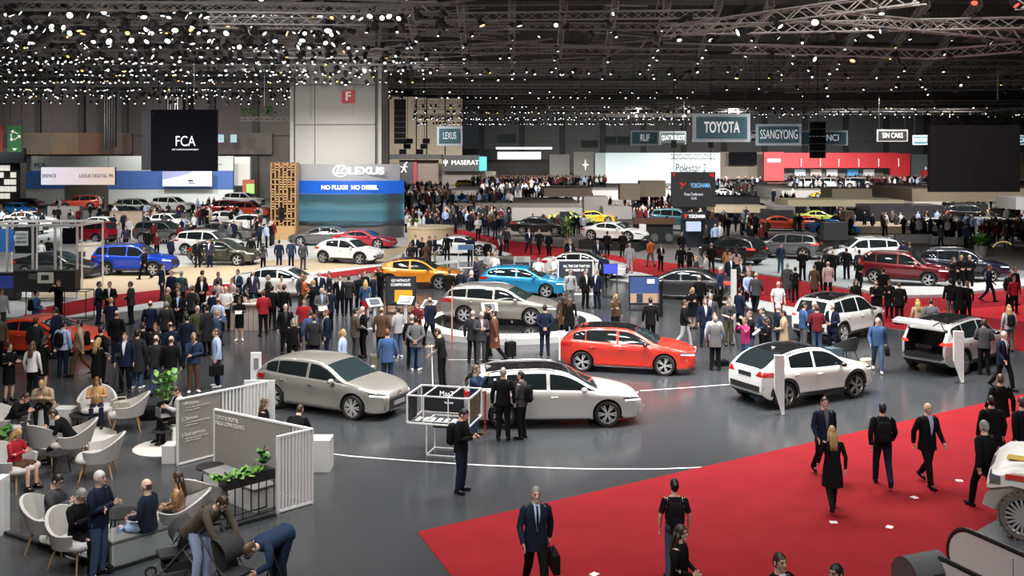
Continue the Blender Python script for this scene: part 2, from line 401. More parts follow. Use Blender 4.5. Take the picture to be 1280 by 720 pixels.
for i in range(20):                                                    # long runs going into the depth
    x = -36 + i * 3.6
    if -22.5 < x * 1.19 < -10.5: continue
    a, b = (x * .75, 52, 14.9), (x * 1.25, 100, 14.7)
    truss(a, b, f'slim truss running into the depth above the cross trusses, {ORD[i]} from the left wall', 'deep running trusses', .35, darkalu, .04)
    hang(a, b, 5, -.3, where=f'the {ORD[i]} truss running into the depth')
# the bright trusses at upper right
for (a, b, l) in [((7.6, 49, 13), (15.6, 38, 13), 'bright aluminium truss rising towards the top edge right of the hall centre'),
                  ((8.0, 50, 13.2), (28.5, 46.5, 13.2), 'bright aluminium truss, upper of the long pair running to the right'),
                  ((13.5, 43.5, 13), (27, 51.5, 13), 'bright aluminium truss slanting down to the right edge above the others'),
                  ((12.5, 57, 13), (24.5, 58.5, 12.8), 'bright aluminium truss bending below the long pair, left portion'),
                  ((24.5, 58.5, 12.8), (32, 52, 13), 'bright aluminium truss bending up to the right edge'),
                  ((21, 41.5, 13.3), (27, 41.8, 13.4), 'short bright truss with red lamps at the top right'),
                  ((22, 84, 13.0), (42, 78, 13.0), 'warm grey truss over the large black hanging panel'),
                  ((25, 92, 12.8), (47, 86, 12.8), 'warm grey truss behind the one over the large black hanging panel'),
                  ((15, 104, 12.0), (44, 104, 12.2), 'long grey truss over the white letter signs at right'),
                  ((4, 118, 12.3), (22, 116, 12.3), 'thin grey truss over the pale back wall'),
                  ((-14, 46.5, 13.1), (-8.5, 47, 13.1), 'short dark zigzag truss crossing in front of the pillar top'),
                  ((-13.2, 43.5, 12.9), (-6.4, 44, 12.9), 'lower dark zigzag truss crossing in front of the pillar')]:
    truss(a, b, l, None, .5, alu if 'bright' in l else darkalu, .06); hang(a, b, 2.6, -.45, where='the ' + ' '.join(l.replace(',', '').split()[:6]))
# heavy roof pipes
for i, D in enumerate([54, 62, 70, 80, 92, 105, 120, 140, 165]):
    o = MB().tube([(-.6 * D, D, 17.3), (.6 * D, D + 4 * math.sin(i * 2), 17.3)], .22, 6).build('roof_pipe', M('roof_pipe', (.12, .115, .11), .5, metal=.4))
    o['kind'] = 'structure'
for i in range(9):
    o = MB().bar((-30 + i * 9, 46, 18.6), (-60 + i * 18, 190, 18.6), .5, .8).build('roof_beam', M('roof_beam', (.055, .052, .05), .6)); o['kind'] = 'structure'
# hanging cables
casing = M('lamp_casing', (.03, .03, .032), .45)
for k in range(46):
    D = RN.uniform(52, 110); x = (-.5 + (k + RN.uniform(.1, .9)) / 46) * D
    MB().bar((x, D, RN.uniform(9.5, 12)), (x, D, 21.17), .02).build('hanging_cable', casing)
    tag(C.objects[-1], f'thin vertical cable among the lamps, {ORD[k] if k < 20 else str(k + 1) + "th"} from the left edge', 'cable', 'hanging cables')
# stage lamps
def lamp_mb(n=8):
    mb = MB()
    mb.lathe([(.05, .30), (.11, .27), (.12, .08), (.155, .0), (.155, -.03)], n, 0)
    mb.lathe([(.105, -.031), (.08, -.042), (.03, -.048)], n, 1)
    mb.box((.17, 0, .14), (.02, .05, .34), 0).box((-.17, 0, .14), (.02, .05, .34), 0).box((0, 0, .32), (.36, .05, .02), 0)
    return mb
lampmes = [lamp_mb().mesh('stage_lamp') for _ in range(3)]
casing = M('lamp_casing', (.03, .03, .032), .45)
for me, lm in zip(lampmes, (lampw, lampo, lampb)): me.materials.append(casing); me.materials.append(lm)
lamp_sites = [q for q in lamp_sites if not (-21.5 < q[0].x < -11 and 91 < q[0].y < 98)]
lamp_sites.sort(key=lambda q: q[0].y)
inview = [(p, w) for p, w in lamp_sites if -.05 < .5 + p.x / p.y * F / 1280 < 1.05 and (HC - p.z) / p.y * F + HY > -8]
def nth(k): return ORD[k] if k < 20 else '%d%s' % (k + 1, {1: 'st', 2: 'nd', 3: 'rd'}.get((k + 1) % 10, 'th'))
near_ = inview[:290]; rank = {}
for p, w in sorted(near_, key=lambda q: q[0].x / q[0].y): rank[tuple(p)] = sum(1 for t in rank.values() if t[1] == w), w
for p, w in near_:
    k = RN.random(); ki = 1 if k < .07 else (2 if k < .16 else 0)
    o = bpy.data.objects.new('stage_lamp', lampmes[ki]); C.objects.link(o); o.location = p
    o.rotation_euler = (RN.uniform(-1.3, 1.1), RN.uniform(-.8, .8), RN.uniform(0, 6.28)); s = RN.uniform(.95, 1.6); o.scale = (s, s, s)
    tag(o, f"{('white', 'amber', 'cool white')[ki]} stage lamp {nth(rank[tuple(p)][0])} from left {w}", 'stage lamp', 'stage lamps ' + w)
mb = MB()
for k in range(420):
    D = RN.uniform(48, 112); x = RN.uniform(-.56, .3 if k % 3 == 0 else -.05) * D; z = RN.uniform(14.6, 17.2); L = RN.uniform(2, 9)
    if -22 < x < -10 and 88 < D < 100: continue
    d = Vector((L, RN.uniform(-.4, .4) * L, RN.uniform(-.1, .1) * L)) if k % 4 else Vector((RN.uniform(-1, 1), L, RN.uniform(-.3, .3)))
    mb.bar((x, D, z), Vector((x, D, z)) + d, RN.choice([.06, .09, .14]))
o = mb.build('ceiling_rigging', [darkalu]); tag(o, 'tangle of pipes and cable trays under the dark roof', 'rigging', None, 'stuff')
rl = lamp_mb().mesh('stage_lamp'); rl.materials.append(casing); rl.materials.append(redled)
for k, (x, y) in enumerate(((1218, 3), (1270, 6))):
    o = bpy.data.objects.new('stage_lamp', rl); C.objects.link(o); o.location = PT(x, y, 42); o.rotation_euler = (-.6, .3, k); o.scale = (1.3,) * 3
    tag(o, ['red stage lamp under the short truss at the top edge', 'second red stage lamp at the upper right corner'][k], 'stage lamp')
mb = MB()
for p, _w in inview[290:]:
    s = RN.uniform(.7, 1.15); rot = Euler((RN.uniform(-.9, .5), RN.uniform(-.6, .6), RN.uniform(0, 6))).to_matrix()
    mb.box(p, (.24 * s, .24 * s, .36 * s), 0, mat=rot)
    q = Vector(p) + rot @ Vector((0, 0, -.22 * s)); k = RN.random()
    mb.ell(q, (.095 * s, .095 * s, .045 * s), 6, 3, 2 if k < .06 else (3 if k < .16 else 1), mat=rot) if RN.random() < .74 else None
o = mb.build('distant_stage_lamps', [casing, lampw, lampo, lampb]); tag(o, 'hundreds of small stage lamps glinting along the far trusses', 'stage lamps', None, 'stuff')
o = MB().tube([PT(72, -10, 55), PT(66, 20, 55), PT(62, 40, 55), PT(55, 52, 55), PT(40, 57, 55)], .32, 8).build('air_duct', M('duct_grey', (.06, .055, .06), .6), smooth=60)
tag(o, 'dark curved air duct hanging among the lamps at the upper left', 'duct')

# ================================================================== HANGING SIGNS AND SCREENS
signw = M('sign_frame_pale', (.60, .70, .76), .5); signteal = M('sign_teal', (.06, .16, .20), .5); signtxt = M('sign_letter_white', (.9, .92, .93), .5, emit=.35)  # white letters get an added glow, as little light reaches their fronts
def hsign(x0, x1, y0, y1, D, body, label, face=None, frame=None, tw=.8, th=.42, border=.12, bold=.0):
    a, b = PT(x0, y0, D), PT(x1, y1, D); w, h = b.x - a.x, a.z - b.z
    e = empty('hanging_sign', ((a.x + b.x) / 2, D, (a.z + b.z) / 2), 0, label, 'sign')
    MB().box((0, .06, 0), (w, .1, h)).build('sign_frame', frame or signw, e)
    MB().box((0, -.01, 0), (w - h * border * 2, .06, h * (1 - 2 * border))).build('sign_face', face or signteal, e)
    if body: text('lettering', body, h * .5, signtxt, e, (0, -.055, 0), width=w * tw, height=h * th, bold=bold)
    for s in (-.42, .42): MB().bar((s * w, .06, h / 2), (s * w, .06, 21.17 - (a.z + b.z) / 2), .025).build('cable', black, e)
    return e
hsign(866, 938, 142, 177.5, 62, 'TOYOTA', 'large teal sign reading TOYOTA hanging over the centre right', bold=.02, tw=.62, th=.4)
hsign(945, 1002, 155, 182, 70, 'SSANGYONG', 'teal sign reading SSANGYONG hanging right of the TOYOTA sign', tw=.82)
hsign(546, 578, 158, 182, 72, 'LEXUS', 'small teal sign reading LEXUS hanging above the black MASERATI sign', tw=.5, th=.36)
hsign(788, 824, 163, 182, 84, 'RUF', 'dark teal sign reading RUF left of the TOYOTA sign', tw=.32, th=.45)
hsign(824.5, 858, 164, 181, 90, 'QUATTRORUOTE', 'grey sign reading QUATTRORUOTE beside the RUF sign', face=M('sign_greygreen', (.06, .08, .08), .5), frame=M('sign_grey', (.16, .18, .18), .5), tw=.86)
hsign(1000, 1060, 163, 182, 86, 'DAVINCI', 'teal sign reading DAVINCI partly behind the SSANGYONG sign', tw=.6)
hsign(1096, 1135, 162, 177, 88, 'SIN CARS', 'black sign with pale frame reading SIN CARS', face=black, frame=M('sign_cream', (.4, .38, .34), .5), tw=.65)
hsign(1141, 1170, 169, 181, 92, 'MOTORWORLD', 'small teal sign reading MOTORWORLD beside the large black panel', tw=.86)
hsign(1271, 1282, 169, 181, 92, 'CI', 'teal sign cut off at the right edge of the hall view', tw=.5)
for (x0, x1, y0, y1, l) in [(754, 771, 170, 181, 'first small dark grey sign left of the RUF sign'), (771, 789, 170, 181, 'second small dark grey sign touching the RUF sign'), (619, 646, 167, 180, 'small dark grey sign right of the LEXUS sign'), (726, 748, 175, 185, 'small dark grey sign above the star wall')]:
    hsign(x0, x1, y0, y1, 120, None, l, face=M('sign_greygreen'), frame=M('sign_grey'))
hsign(938, 946, 163, 178, 86, 'AM', 'narrow dark sign between the TOYOTA and SSANGYONG signs', face=M('sign_greygreen'), tw=.8)
# tall speaker column and fins above the black sign
spk = M('speaker_black', (.005, .005, .005), .7, spec=.1)
def array(px, y0, y1, D, w, label, lean=0):
    a, b = PT(px, y0, D), PT(px, y1, D); n = max(3, int((a.z - b.z) / .5))
    e = empty('speaker_array', b, 0, label, 'speaker')
    for i in range(n):
        t = (i + .5) / n
        MB().box((lean * (1 - t) ** 2, 0, (a.z - b.z) * t), (w, .7, (a.z - b.z) / n * .93)).build('speaker_box', spk, e)
    MB().bar((lean * .2, 0, (a.z - b.z) * .98), (lean * .2, 0, 21.17 - b.z), .04).build('cable', spk, e)
array(500, 124, 180, 90, 1.0, 'tall black hanging speaker column right of the concrete pillar')
array(1022, 152, 198, 72, .95, 'black hanging speaker column in front of the red stand')
for k, px in enumerate((512, 533)):
    array(px, 173, 193, 92, .6, ['curved black speaker row below the tall column', 'curved black speaker row left of the LEXUS sign'][k], -.9)
# the large screens
def screen(name, x0, x1, y0, y1, D, m, label, cat='screen', depth=.4, frame=.0, cables=False):
    a, b = PT(x0, y0, D), PT(x1, y1, D)
    e = empty(name, ((a.x + b.x) / 2, D, (a.z + b.z) / 2), 0, label, cat); w, h = b.x - a.x, a.z - b.z
    MB().box((0, depth / 2 + .02, 0), (w + frame, depth, h + frame)).build('housing', black, e)
    MB().box((0, 0, 0), (w, .05, h)).build('screen_panel', m, e)
    if cables:
        for s_ in (-.4, .4): MB().bar((s_ * w, .2, h / 2), (s_ * w, .2, 21.17 - e.location.z), .03).build('cable', black, e)
    return e, w, h
scrblack = quiet(M('screen_black', (.004, .004, .006), .7, spec=.04, emit=.004, ecol=(.5, .5, .8)))
scrw = quiet(M('screen_white', (.8, .8, .85), .4, emit=.8))
e, w, h = screen('led_screen', 189, 271, 137, 214, 95, scrblack, 'big black hanging screen reading FCA above the left stands', cables=True)
text('lettering', 'FCA', 1, scrw, e, (.02 * w, -.04, -.02 * h), width=w * .30, height=h * .165, bold=.0)
text('lettering', 'FIAT CHRYSLER AUTOMOBILES', 1, scrw, e, (.02 * w, -.04, -.15 * h), width=w * .40, height=h * .025)
MB().box((-.5 * w - .5, .2, -.02), (.9, .3, h * .96)).build('side_panel', M('screen_side', (.03, .03, .035), .4), e)
def banner_mat():
    m = M('banner_lilac', (.10, .10, .10), .6, emit=.62); nt = m.node_tree; b = nt.nodes['Principled BSDF']
    t = nt.nodes.new('ShaderNodeTexCoord'); q = nt.nodes.new('ShaderNodeSeparateXYZ'); r = nt.nodes.new('ShaderNodeValToRGB'); nt.links.new(t.outputs['Generated'], q.inputs[0]); nt.links.new(q.outputs['X'], r.inputs[0])
    r.color_ramp.elements[0].color = (.72, .70, .86, 1); r.color_ramp.elements[1].color = (.90, .62, .42, 1); k = r.color_ramp.elements.new(.5); k.color = (.80, .62, .68, 1)
    nt.links.new(r.outputs[0], b.inputs['Emission Color']); return quiet(m)
e, w, h = screen('led_banner', 51.5, 143.5, 209, 231, 92, banner_mat(), 'long pale led banner reading LEXUS DIGITAL above the orange car', 'screen', .3, cables=True)
btxt = M('banner_text', (.02, .02, .05), .6)
text('lettering', 'ERENCE', 1, btxt, e, (-.39 * w, -.04, .0), width=w * .19, height=h * .20, bold=.015)
text('lettering', 'LEXUS DIGITAL PR', 1, btxt, e, (.25 * w, -.04, .0), width=w * .46, height=h * .20, bold=.015)
e, w, h = screen('black_hanging_panel', 1163, 1275, 155.5, 240, 74, M('panel_black_felt', (.115, .115, .118), .85), 'large plain black hanging panel at right', 'panel', .5, cables=True)
truss_o = truss_mb(w, .5, 10, .06); o = truss_o.build('carrier_truss', black, e); o.location = (-w / 2, 0, h / 2 + .25)
# tyre maker's screen with triangles
e, w, h = screen('led_screen', 839.5, 894.5, 215, 258.5, 78, quiet(M('screen_charcoal', (.03, .03, .033), .4, emit=.03, ecol=(.6, .6, .65))), 'dark hanging screen reading YOKOHAMA Press Conference')
redm = quiet(M('screen_red', (.7, .02, .03), .5, emit=.5)); blm = quiet(M('screen_blue', (.25, .55, .9), .5, emit=.6))
text('lettering', 'YOKOHAMA', 1, blm, e, (.155 * w, -.045, .11 * h), width=w * .46, height=h * .13, bold=.02)
text('lettering', 'Press Conference', 1, scrw, e, (0, -.045, -.14 * h), width=w * .42, height=h * .085)
text('lettering', '15:45', 1, scrw, e, (0, -.045, -.26 * h), width=w * .12, height=h * .07)
mb = MB(); s = h * .1
for pts in ([(-.33, .2), (-.27, .2), (-.22, .12), (-.20, .13), (-.16, .2), (-.19, .2), (-.28, .02), (-.31, .02), (-.26, .1)],):
    mb.add([(x * w, -.046, y * h) for x, y in pts], [tuple(range(len(pts)))])
mb.add([(-.47 * w, -.046, .47 * h), (-.40 * w, -.046, .47 * h), (-.47 * w, -.046, .37 * h)], [(0, 1, 2)]); mb.add([(.47 * w, -.046, .47 * h), (.36 * w, -.046, .47 * h), (.36 * w, -.046, .40 * h), (.47 * w, -.046, .34 * h)], [(0, 1, 2, 3)])
mb.build('emblem', redm, e)
o = truss_mb(w, .35, 9, .05).build('carrier_truss', darkalu, e); o.location = (-w / 2, .2, h / 2 + 1.2)
for s in (-.44, .4): MB().box((s * w, .2, h / 2 + 2.2), (.35, .35, .6)).bar((s * w, .2, h / 2), (s * w, .2, 21.17 - (a.z if False else e.location.z)), .04).build('hoist', black, e)
# ------------------------------------------------------------------ left back wall of the group stand
paint_w = M('stand_wall_white', (.50, .53, .52), .6); paint_b = quiet(M('stand_band_blue', (.045, .11, .33), .5, emit=.10))
e = empty('stand_wall', (0, 0, 0), 0, 'long white stand wall with a blue band and FCA letters behind the left cars', 'stand wall')
D = 136; a, b = PT(32, 195, D), PT(291, 256, D)
for (z0, z1, m, n, dy) in [(PT(0, 213.5, D).z, a.z, paint_w, 'upper_board', 0), (PT(0, 236, D).z, PT(0, 214, D).z, paint_b, 'blue_band', -.15), (0, PT(0, 236.5, D).z, paint_w, 'lower_board', 0)]:
    MB().box(((a.x + b.x) / 2, D + .5 + dy, (z0 + z1) / 2), (b.x - a.x, .6, z1 - z0)).build(n, m, e)
MB().box(((PT(82, 0, D).x + PT(135, 0, D).x) / 2, D + .1, 1.75), (53 * D / F, .4, 3.5)).build('doorway', M('doorway_dark', (.10, .085, .07), .6), e)
text('lettering', 'FCA', 1, M('lettering_blue', (.05, .12, .2), .5), e, (PT(49, 0, D).x, D + .15, PT(0, 206.5, D).z), width=1.55, height=.55, bold=.02)
text('lettering', 'FCA', 1, M('lettering_blue'), e, (PT(274, 0, D).x, D + .15, PT(0, 205.5, D).z), width=.8, height=.27, bold=.02)
lil = quiet(M('screen_lilac', (.55, .57, .78), .5, emit=.35))
e2, w, h = screen('wall_screen', 203, 265, 214, 233, 134.6, lil, 'pale lilac screen showing a white car on the blue band', 'screen', .2)
mb = MB(); mb.add([(-.5 * w, -.04, .5 * h), (.1 * w, -.04, .5 * h), (.0 * w, -.04, .3 * h), (-.2 * w, -.04, .14 * h), (-.5 * w, -.04, -.05 * h)], [(0, 1, 2, 3, 4)]); mb.build('printed_stripes', quiet(M('screen_lilac_dark', (.3, .32, .55), .5, emit=.2)), e2)
mb = MB()
for pts in ([(0.02, -.2), (.04, .02), (.1, .16), (.22, .17), (.27, .0), (.28, -.2), (.2, -.3), (.06, -.3)],): mb.add([(x * w, -.045, y * h) for x, y in pts], [tuple(range(len(pts)))])
mb.build('printed_car', quiet(M('screen_pale', (.75, .77, .85), .5, emit=.4)), e2)
mb = MB().box((.07 * w, -.05, -.12 * h), (.1 * w, .02, .12 * h)).box((.09 * w, -.05, -.28 * h), (.12 * w, .02, .06 * h)); mb.build('printed_grille', btxt, e2)
# lattice windows at the far left, recycling flag, shopfront and lamps
o = empty('lattice_front', PT(0, 256, 136), 0, 'bright white latticed shop front at the left edge', 'shop front')
for i in range(5):
    for j in range(5):
        if (i * 3 + j) % 4: MB().box((-1.6 + i * .85, 0, 1.2 + j * .95), (.7, .2, .72)).build('lit_pane', quiet(M('lit_pane', (.8, .78, .7), .5, emit=.8)), o)
MB().box((0, .2, 3), (5.2, .2, 6.6)).build('backing', walld, o); MB().box((0.3, -.2, 6.7), (6.5, .5, 2.0)).build('fascia', M('fascia_slate', (.05, .055, .07), .6), o)
e, w, h = screen('flag', 9.5, 27.5, 157, 190, 100, M('flag_green', (.03, .16, .05), .7), 'green hanging flag with a white recycling mark at the left edge', 'flag', .06, cables=True)
mb = MB()
for k in range(3):
    an = k * 2 * PI / 3 + .5; r = .42
    p = Vector((math.cos(an) * r, 0, math.sin(an) * r)); q = Vector((math.cos(an + 1.35) * r, 0, math.sin(an + 1.35) * r))
    mb.bar(p + Vector((0, -.05, .3)), q + Vector((0, -.05, .3)), .14, .05)
    d = (q - p).normalized(); n = Vector((-d.z, 0, d.x)); c = q + Vector((0, -.06, .3))
    mb.add([c + n * .2, c - n * .2, c + d * .26], [(0, 1, 2)])
mb.add([(-.25, -.05, -.95), (.25, -.05, -.95), (0, -.05, -1.2)], [(0, 1, 2)]); mb.build('recycling_mark', signtxt, e)
screen('flag', -6, 4, 157, 190, 100, M('flag_red', (.25, .04, .03), .7), 'dark red hanging flag cut by the left edge', 'flag', .06, cables=True)
fas = [(28, 66, (.12, .09, .06)), (66, 98, (.16, .10, .05)), (98, 128, (.14, .06, .03)), (128, 165, (.10, .07, .06)), (270, 300, (.06, .05, .05)), (300, 340, (.08, .07, .06))]
for k, (x0, x1, c) in enumerate(fas):
    screen('shop_fascia', x0, x1, 166, 193, 148.8, M(f'fascia_{k}', c, .6, noise=.5, nscale=.5), ['dark brown shop fascia beside the green flag', 'shop fascia with ochre blobs, second right of the green flag', 'rust coloured shop fascia left of the steel columns', 'dull brown shop fascia left of the FCA screen', 'dark fascia right of the FCA screen', 'grey brown fascia left of the pillar'][k], 'fascia', .3)
for px in (137, 216, 225): 
    e = empty('service_column', PT(px, 180, 146), 0, ['steel cable column on the left back wall', 'thin steel column behind the FCA screen', 'second thin steel column behind the FCA screen'][(137, 216, 225).index(px)], 'column')
    MB().box((0, .2, 4), (1.9 if px == 137 else .7, .2, 9)).build('column_back', black, e)
    for k in range(5 if px == 137 else 2): MB().bar((-.7 + k * .35, 0, -.5), (-.7 + k * .35, 0, 8), .07).build('steel_tube', steel, e)
for k, (x, y) in enumerate([(276, 173), (292, 173)]):
    screen('exit_box', x - 4, x + 4, y - 5, y + 5, 143, quiet(M('sign_pictogram', (.3, .45, .5), .5, emit=.3)), ['small lit pictogram sign right of the FCA screen, left one', 'small lit pictogram sign right of the FCA screen, right one'][k], 'sign', .2)
# hanging plant bars
for k, (x0, x1, y, D) in enumerate([(300, 362, 149, 98)]):
    a, b = PT(x0, y, D), PT(x1, y, D)
    truss(a, b, 'short truss carrying plants left of the pillar', None, .35, darkalu)
    mb = MB()
    for q in range(90):
        c = Vector(a).lerp(Vector(b), RN.choice([.05, .2, .25, .55, .6, .65]) + RN.uniform(-.06, .06)) + Vector((0, RN.uniform(-.3, .3), .3 + RN.uniform(0, .8)))
        d = Vector((RN.uniform(-1, 1), RN.uniform(-1, 1), RN.uniform(-.5, 1))).normalized() * .5; n = Vector((RN.uniform(-1, 1), RN.uniform(-1, 1), 0)).normalized() * .12
        mb.add([c, c + d * .5 + n, c + d, c + d * .5 - n], [(0, 1, 2, 3)])
    o = mb.build('hanging_foliage', leaf); tag(o, 'green plants sitting on the short truss left of the pillar', 'plants', None, 'stuff')
# ------------------------------------------------------------------ premium stand: curved display wall and lattice
D = 83.0
e = empty('display_wall', (0, D, 0), 0, 'curved display wall with LEXUS letters and a NO PLUGS NO DIESEL screen', 'display wall')
def curved(x0, x1, y0, y1, m, name, bow=1.4, dy=0.0, nx=20, th=.25):
    a, b = PT(x0, y0, D), PT(x1, y1, D); mb = MB(); vs = []
    for i in range(nx + 1):
        t = i / nx; x = a.x + (b.x - a.x) * t; y = dy + bow * (1 - (2 * t - 1) ** 2) * -1
        for (yy, z) in ((y, b.z), (y, a.z), (y + th, a.z), (y + th, b.z)): vs.append((x, yy, z))
    fs = []
    for i in range(nx):
        for k in range(4): fs.append((i * 4 + k, i * 4 + 4 + k, i * 4 + 4 + (k + 1) % 4, i * 4 + (k + 1) % 4))
    fs += [(0, 1, 2, 3), (nx * 4 + 3, nx * 4 + 2, nx * 4 + 1, nx * 4)]
    mb.add(vs, fs); return mb.build(name, m, e, 40)
curved(371, 500, 205, 227, M('display_grey', (.40, .405, .41), .5), 'upper_panel')
curved(371, 505.5, 225.5, 241.5, quiet(M('display_blue', (.01, .09, .45), .4, emit=.28, ecol=(.01, .15, .8))), 'blue_band', dy=-.3)
# the picture on the screen: blurred landscape made of flat printed bands
pm = bpy.data.materials.new('display_picture'); pm.use_nodes = True; nt = pm.node_tree; bs = nt.nodes['Principled BSDF']
tc = nt.nodes.new('ShaderNodeTexCoord'); sp = nt.nodes.new('ShaderNodeSeparateXYZ'); nt.links.new(tc.outputs['Generated'], sp.inputs[0])
nz = nt.nodes.new('ShaderNodeTexNoise'); nz.inputs['Scale'].default_value = 2.0
mp = nt.nodes.new('ShaderNodeMapping'); mp.inputs['Scale'].default_value = (.8, .5, 4); nt.links.new(tc.outputs['Generated'], mp.inputs[0]); nt.links.new(mp.outputs[0], nz.inputs['Vector'])
ad = nt.nodes.new('ShaderNodeMath'); ad.operation = 'MULTIPLY_ADD'; ad.inputs[1].default_value = .3; nt.links.new(nz.outputs['Fac'], ad.inputs[0]); nt.links.new(sp.outputs['Z'], ad.inputs[2])
cr = nt.nodes.new('ShaderNodeValToRGB'); nt.links.new(ad.outputs[0], cr.inputs[0])
els = cr.color_ramp.elements; els[0].position = .22; els[0].color = (.10, .085, .075, 1); els[1].position = 1.0; els[1].color = (.02, .10, .13, 1)
for p, c in ((.38, (.16, .13, .12, 1)), (.44, (.008, .008, .01, 1)), (.50, (.02, .035, .045, 1)), (.57, (.07, .22, .29, 1)), (.72, (.045, .17, .23, 1)), (.86, (.09, .26, .31, 1)), (.96, (.05, .12, .14, 1))):
    q = els.new(p); q.color = c
cr2 = nt.nodes.new('ShaderNodeValToRGB'); nt.links.new(sp.outputs['X'], cr2.inputs[0])
r2 = cr2.color_ramp.elements; r2[0].position = .80; r2[0].color = (0, 0, 0, 1); r2[1].position = .88; r2[1].color = (.8, .8, .8, 1); q = r2.new(.97); q.color = (.7, .7, .7, 1); q = r2.new(1.0); q.color = (0, 0, 0, 1)
mx = nt.nodes.new('ShaderNodeMix'); mx.data_type = 'RGBA'; nt.links.new(cr2.outputs[0], mx.inputs[0]); nt.links.new(cr.outputs[0], mx.inputs[6]); mx.inputs[7].default_value = (.02, .025, .03, 1)
bs.inputs['Base Color'].default_value = (.015, .015, .016, 1); nt.links.new(mx.outputs[2], bs.inputs['Emission Color']); bs.inputs['Emission Strength'].default_value = 1.0; bs.inputs['Roughness'].default_value = .4
quiet(pm)
curved(371, 505.5, 241.8, 297, pm, 'screen_panel', dy=-.3)
lx = M('letter_white_glow', (.9, .9, .9), .35, emit=.7)  # glow added so the letters stand out from the grey panel
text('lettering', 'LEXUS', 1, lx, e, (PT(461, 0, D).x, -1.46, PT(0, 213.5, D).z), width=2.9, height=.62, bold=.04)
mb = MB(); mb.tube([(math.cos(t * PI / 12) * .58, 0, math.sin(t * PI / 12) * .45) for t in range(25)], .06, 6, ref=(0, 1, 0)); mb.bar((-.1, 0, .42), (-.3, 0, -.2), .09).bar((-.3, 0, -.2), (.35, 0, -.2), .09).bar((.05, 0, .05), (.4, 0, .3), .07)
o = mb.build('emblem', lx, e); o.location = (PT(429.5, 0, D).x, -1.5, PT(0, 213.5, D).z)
text('lettering', 'NO PLUGS  NO DIESEL', 1, quiet(M('screen_letter', (.95, .95, .95), .4, emit=1.0)), e, (PT(441.5, 0, D).x, -1.85, PT(0, 233.6, D).z), width=4.6, height=.36, bold=.035)
e = empty('wood_lattice', G(356, 299), 0, 'tall pale wooden lattice tower left of the curved display wall', 'lattice')
D2 = e.location.y; sc = D2 / F
W2 = 30 * sc; H2 = 96 * sc
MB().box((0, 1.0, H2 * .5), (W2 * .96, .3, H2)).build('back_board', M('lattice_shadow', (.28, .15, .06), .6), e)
MB().box((0, 0, H2 * .09), (W2, 1.6, H2 * .18)).build('base', wood, e)
for i in range(7): MB().box((-W2 / 2 + W2 * i / 6, 0, H2 * .55), (.09, 1.2, H2 * .9)).build('upright', wood, e)
for j in range(26):
    for i in range(6):
        if RN.random() < .55: MB().box((-W2 / 2 + W2 * (i + .5) / 6, 0, H2 * (.18 + .82 * j / 26)), (W2 / 6, 1.2, .09)).build('shelf_slat', wood, e)
MB().box((-.1, -.7, H2 * .34), (.45, .06, 1.0)).build('small_screen', blackgloss, e)
e = empty('reception_counter', G(538, 308), 0, 'round pale wood counter with plants right of the display wall', 'counter')
mb = MB(); sc = e.location.y / F
mb.lathe([(29 * sc, 0), (29 * sc, 22 * sc), (29.5 * sc, 22.5 * sc), (29.5 * sc, 24 * sc), (.5, 24 * sc)], 32); mb.build('counter_body', M('counter_beige', (.55, .42, .27), .5, noise=.05), e, 30)
MB().lathe([(30 * sc, 24 * sc), (30 * sc, 25.5 * sc), (.5, 25.6 * sc)], 32).build('counter_top', M('counter_top', (.62, .52, .38), .5), e, 30)
for k, px in enumerate((-26, -17)):
    ee = empty('potted_plant', e.location + Vector((px * sc, -.4, 25.5 * sc)), 0, ['small white potted plant on the left end of the round counter', 'small green potted plant on the round counter'][k], 'plant')
    MB().lathe([(.12, 0), (.17, .3)], 10).build('pot', white, ee); mb = MB()
    for q in range(26):
        d = Vector((RN.uniform(-1, 1), RN.uniform(-1, 1), RN.uniform(.2, 1))).normalized() * RN.uniform(.25, .5); n = Vector((-d.y, d.x, 0)).normalized() * .08; c = Vector((0, 0, .28)); mb.add([c, c + d * .6 + n, c + d, c + d * .6 - n], [(0, 1, 2, 3)])
    mb.build('foliage', leaf if k else M('white_flowers', (.6, .6, .5), .6), ee)['kind'] = 'stuff'
# ------------------------------------------------------------------ stands far behind
def booth(name, x0, x1, y0, y1, D, m, label, cat='stand wall', depth=1.0, z0=None):
    a, b = PT(x0, y0, D), PT(x1, y1, D)
    o = MB().box(((a.x + b.x) / 2, D + depth / 2, (a.z + b.z) / 2), (b.x - a.x, depth, a.z - b.z)).build(name, m)
    return tag(o, label, cat)
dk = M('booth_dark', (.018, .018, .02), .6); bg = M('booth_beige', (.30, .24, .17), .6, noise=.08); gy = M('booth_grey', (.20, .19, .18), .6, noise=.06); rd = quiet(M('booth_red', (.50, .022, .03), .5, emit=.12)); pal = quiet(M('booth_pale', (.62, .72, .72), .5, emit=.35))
a, b = PT(553, 194, 212), PT(600, 214, 212)
e = empty('stand_sign', ((a.x + b.x) / 2, 212, (a.z + b.z) / 2), 0, 'wide black sign reading MASERATI on its stand', 'sign')
MB().box((0, .4, 0), (b.x - a.x, .8, a.z - b.z)).build('sign_face', dk, e); MB().box((4.6, -.05, -.1), (1.6, .3, 3.0)).build('blue_corner', quiet(M('corner_blue', (.03, .3, .4), .5, emit=.3)), e)
text('lettering', 'MASERATI', 1, quiet(M('letter_lit', (.9, .88, .82), .5, emit=.8)), e, (1.0, -.03, .1), width=6.0, height=.95)
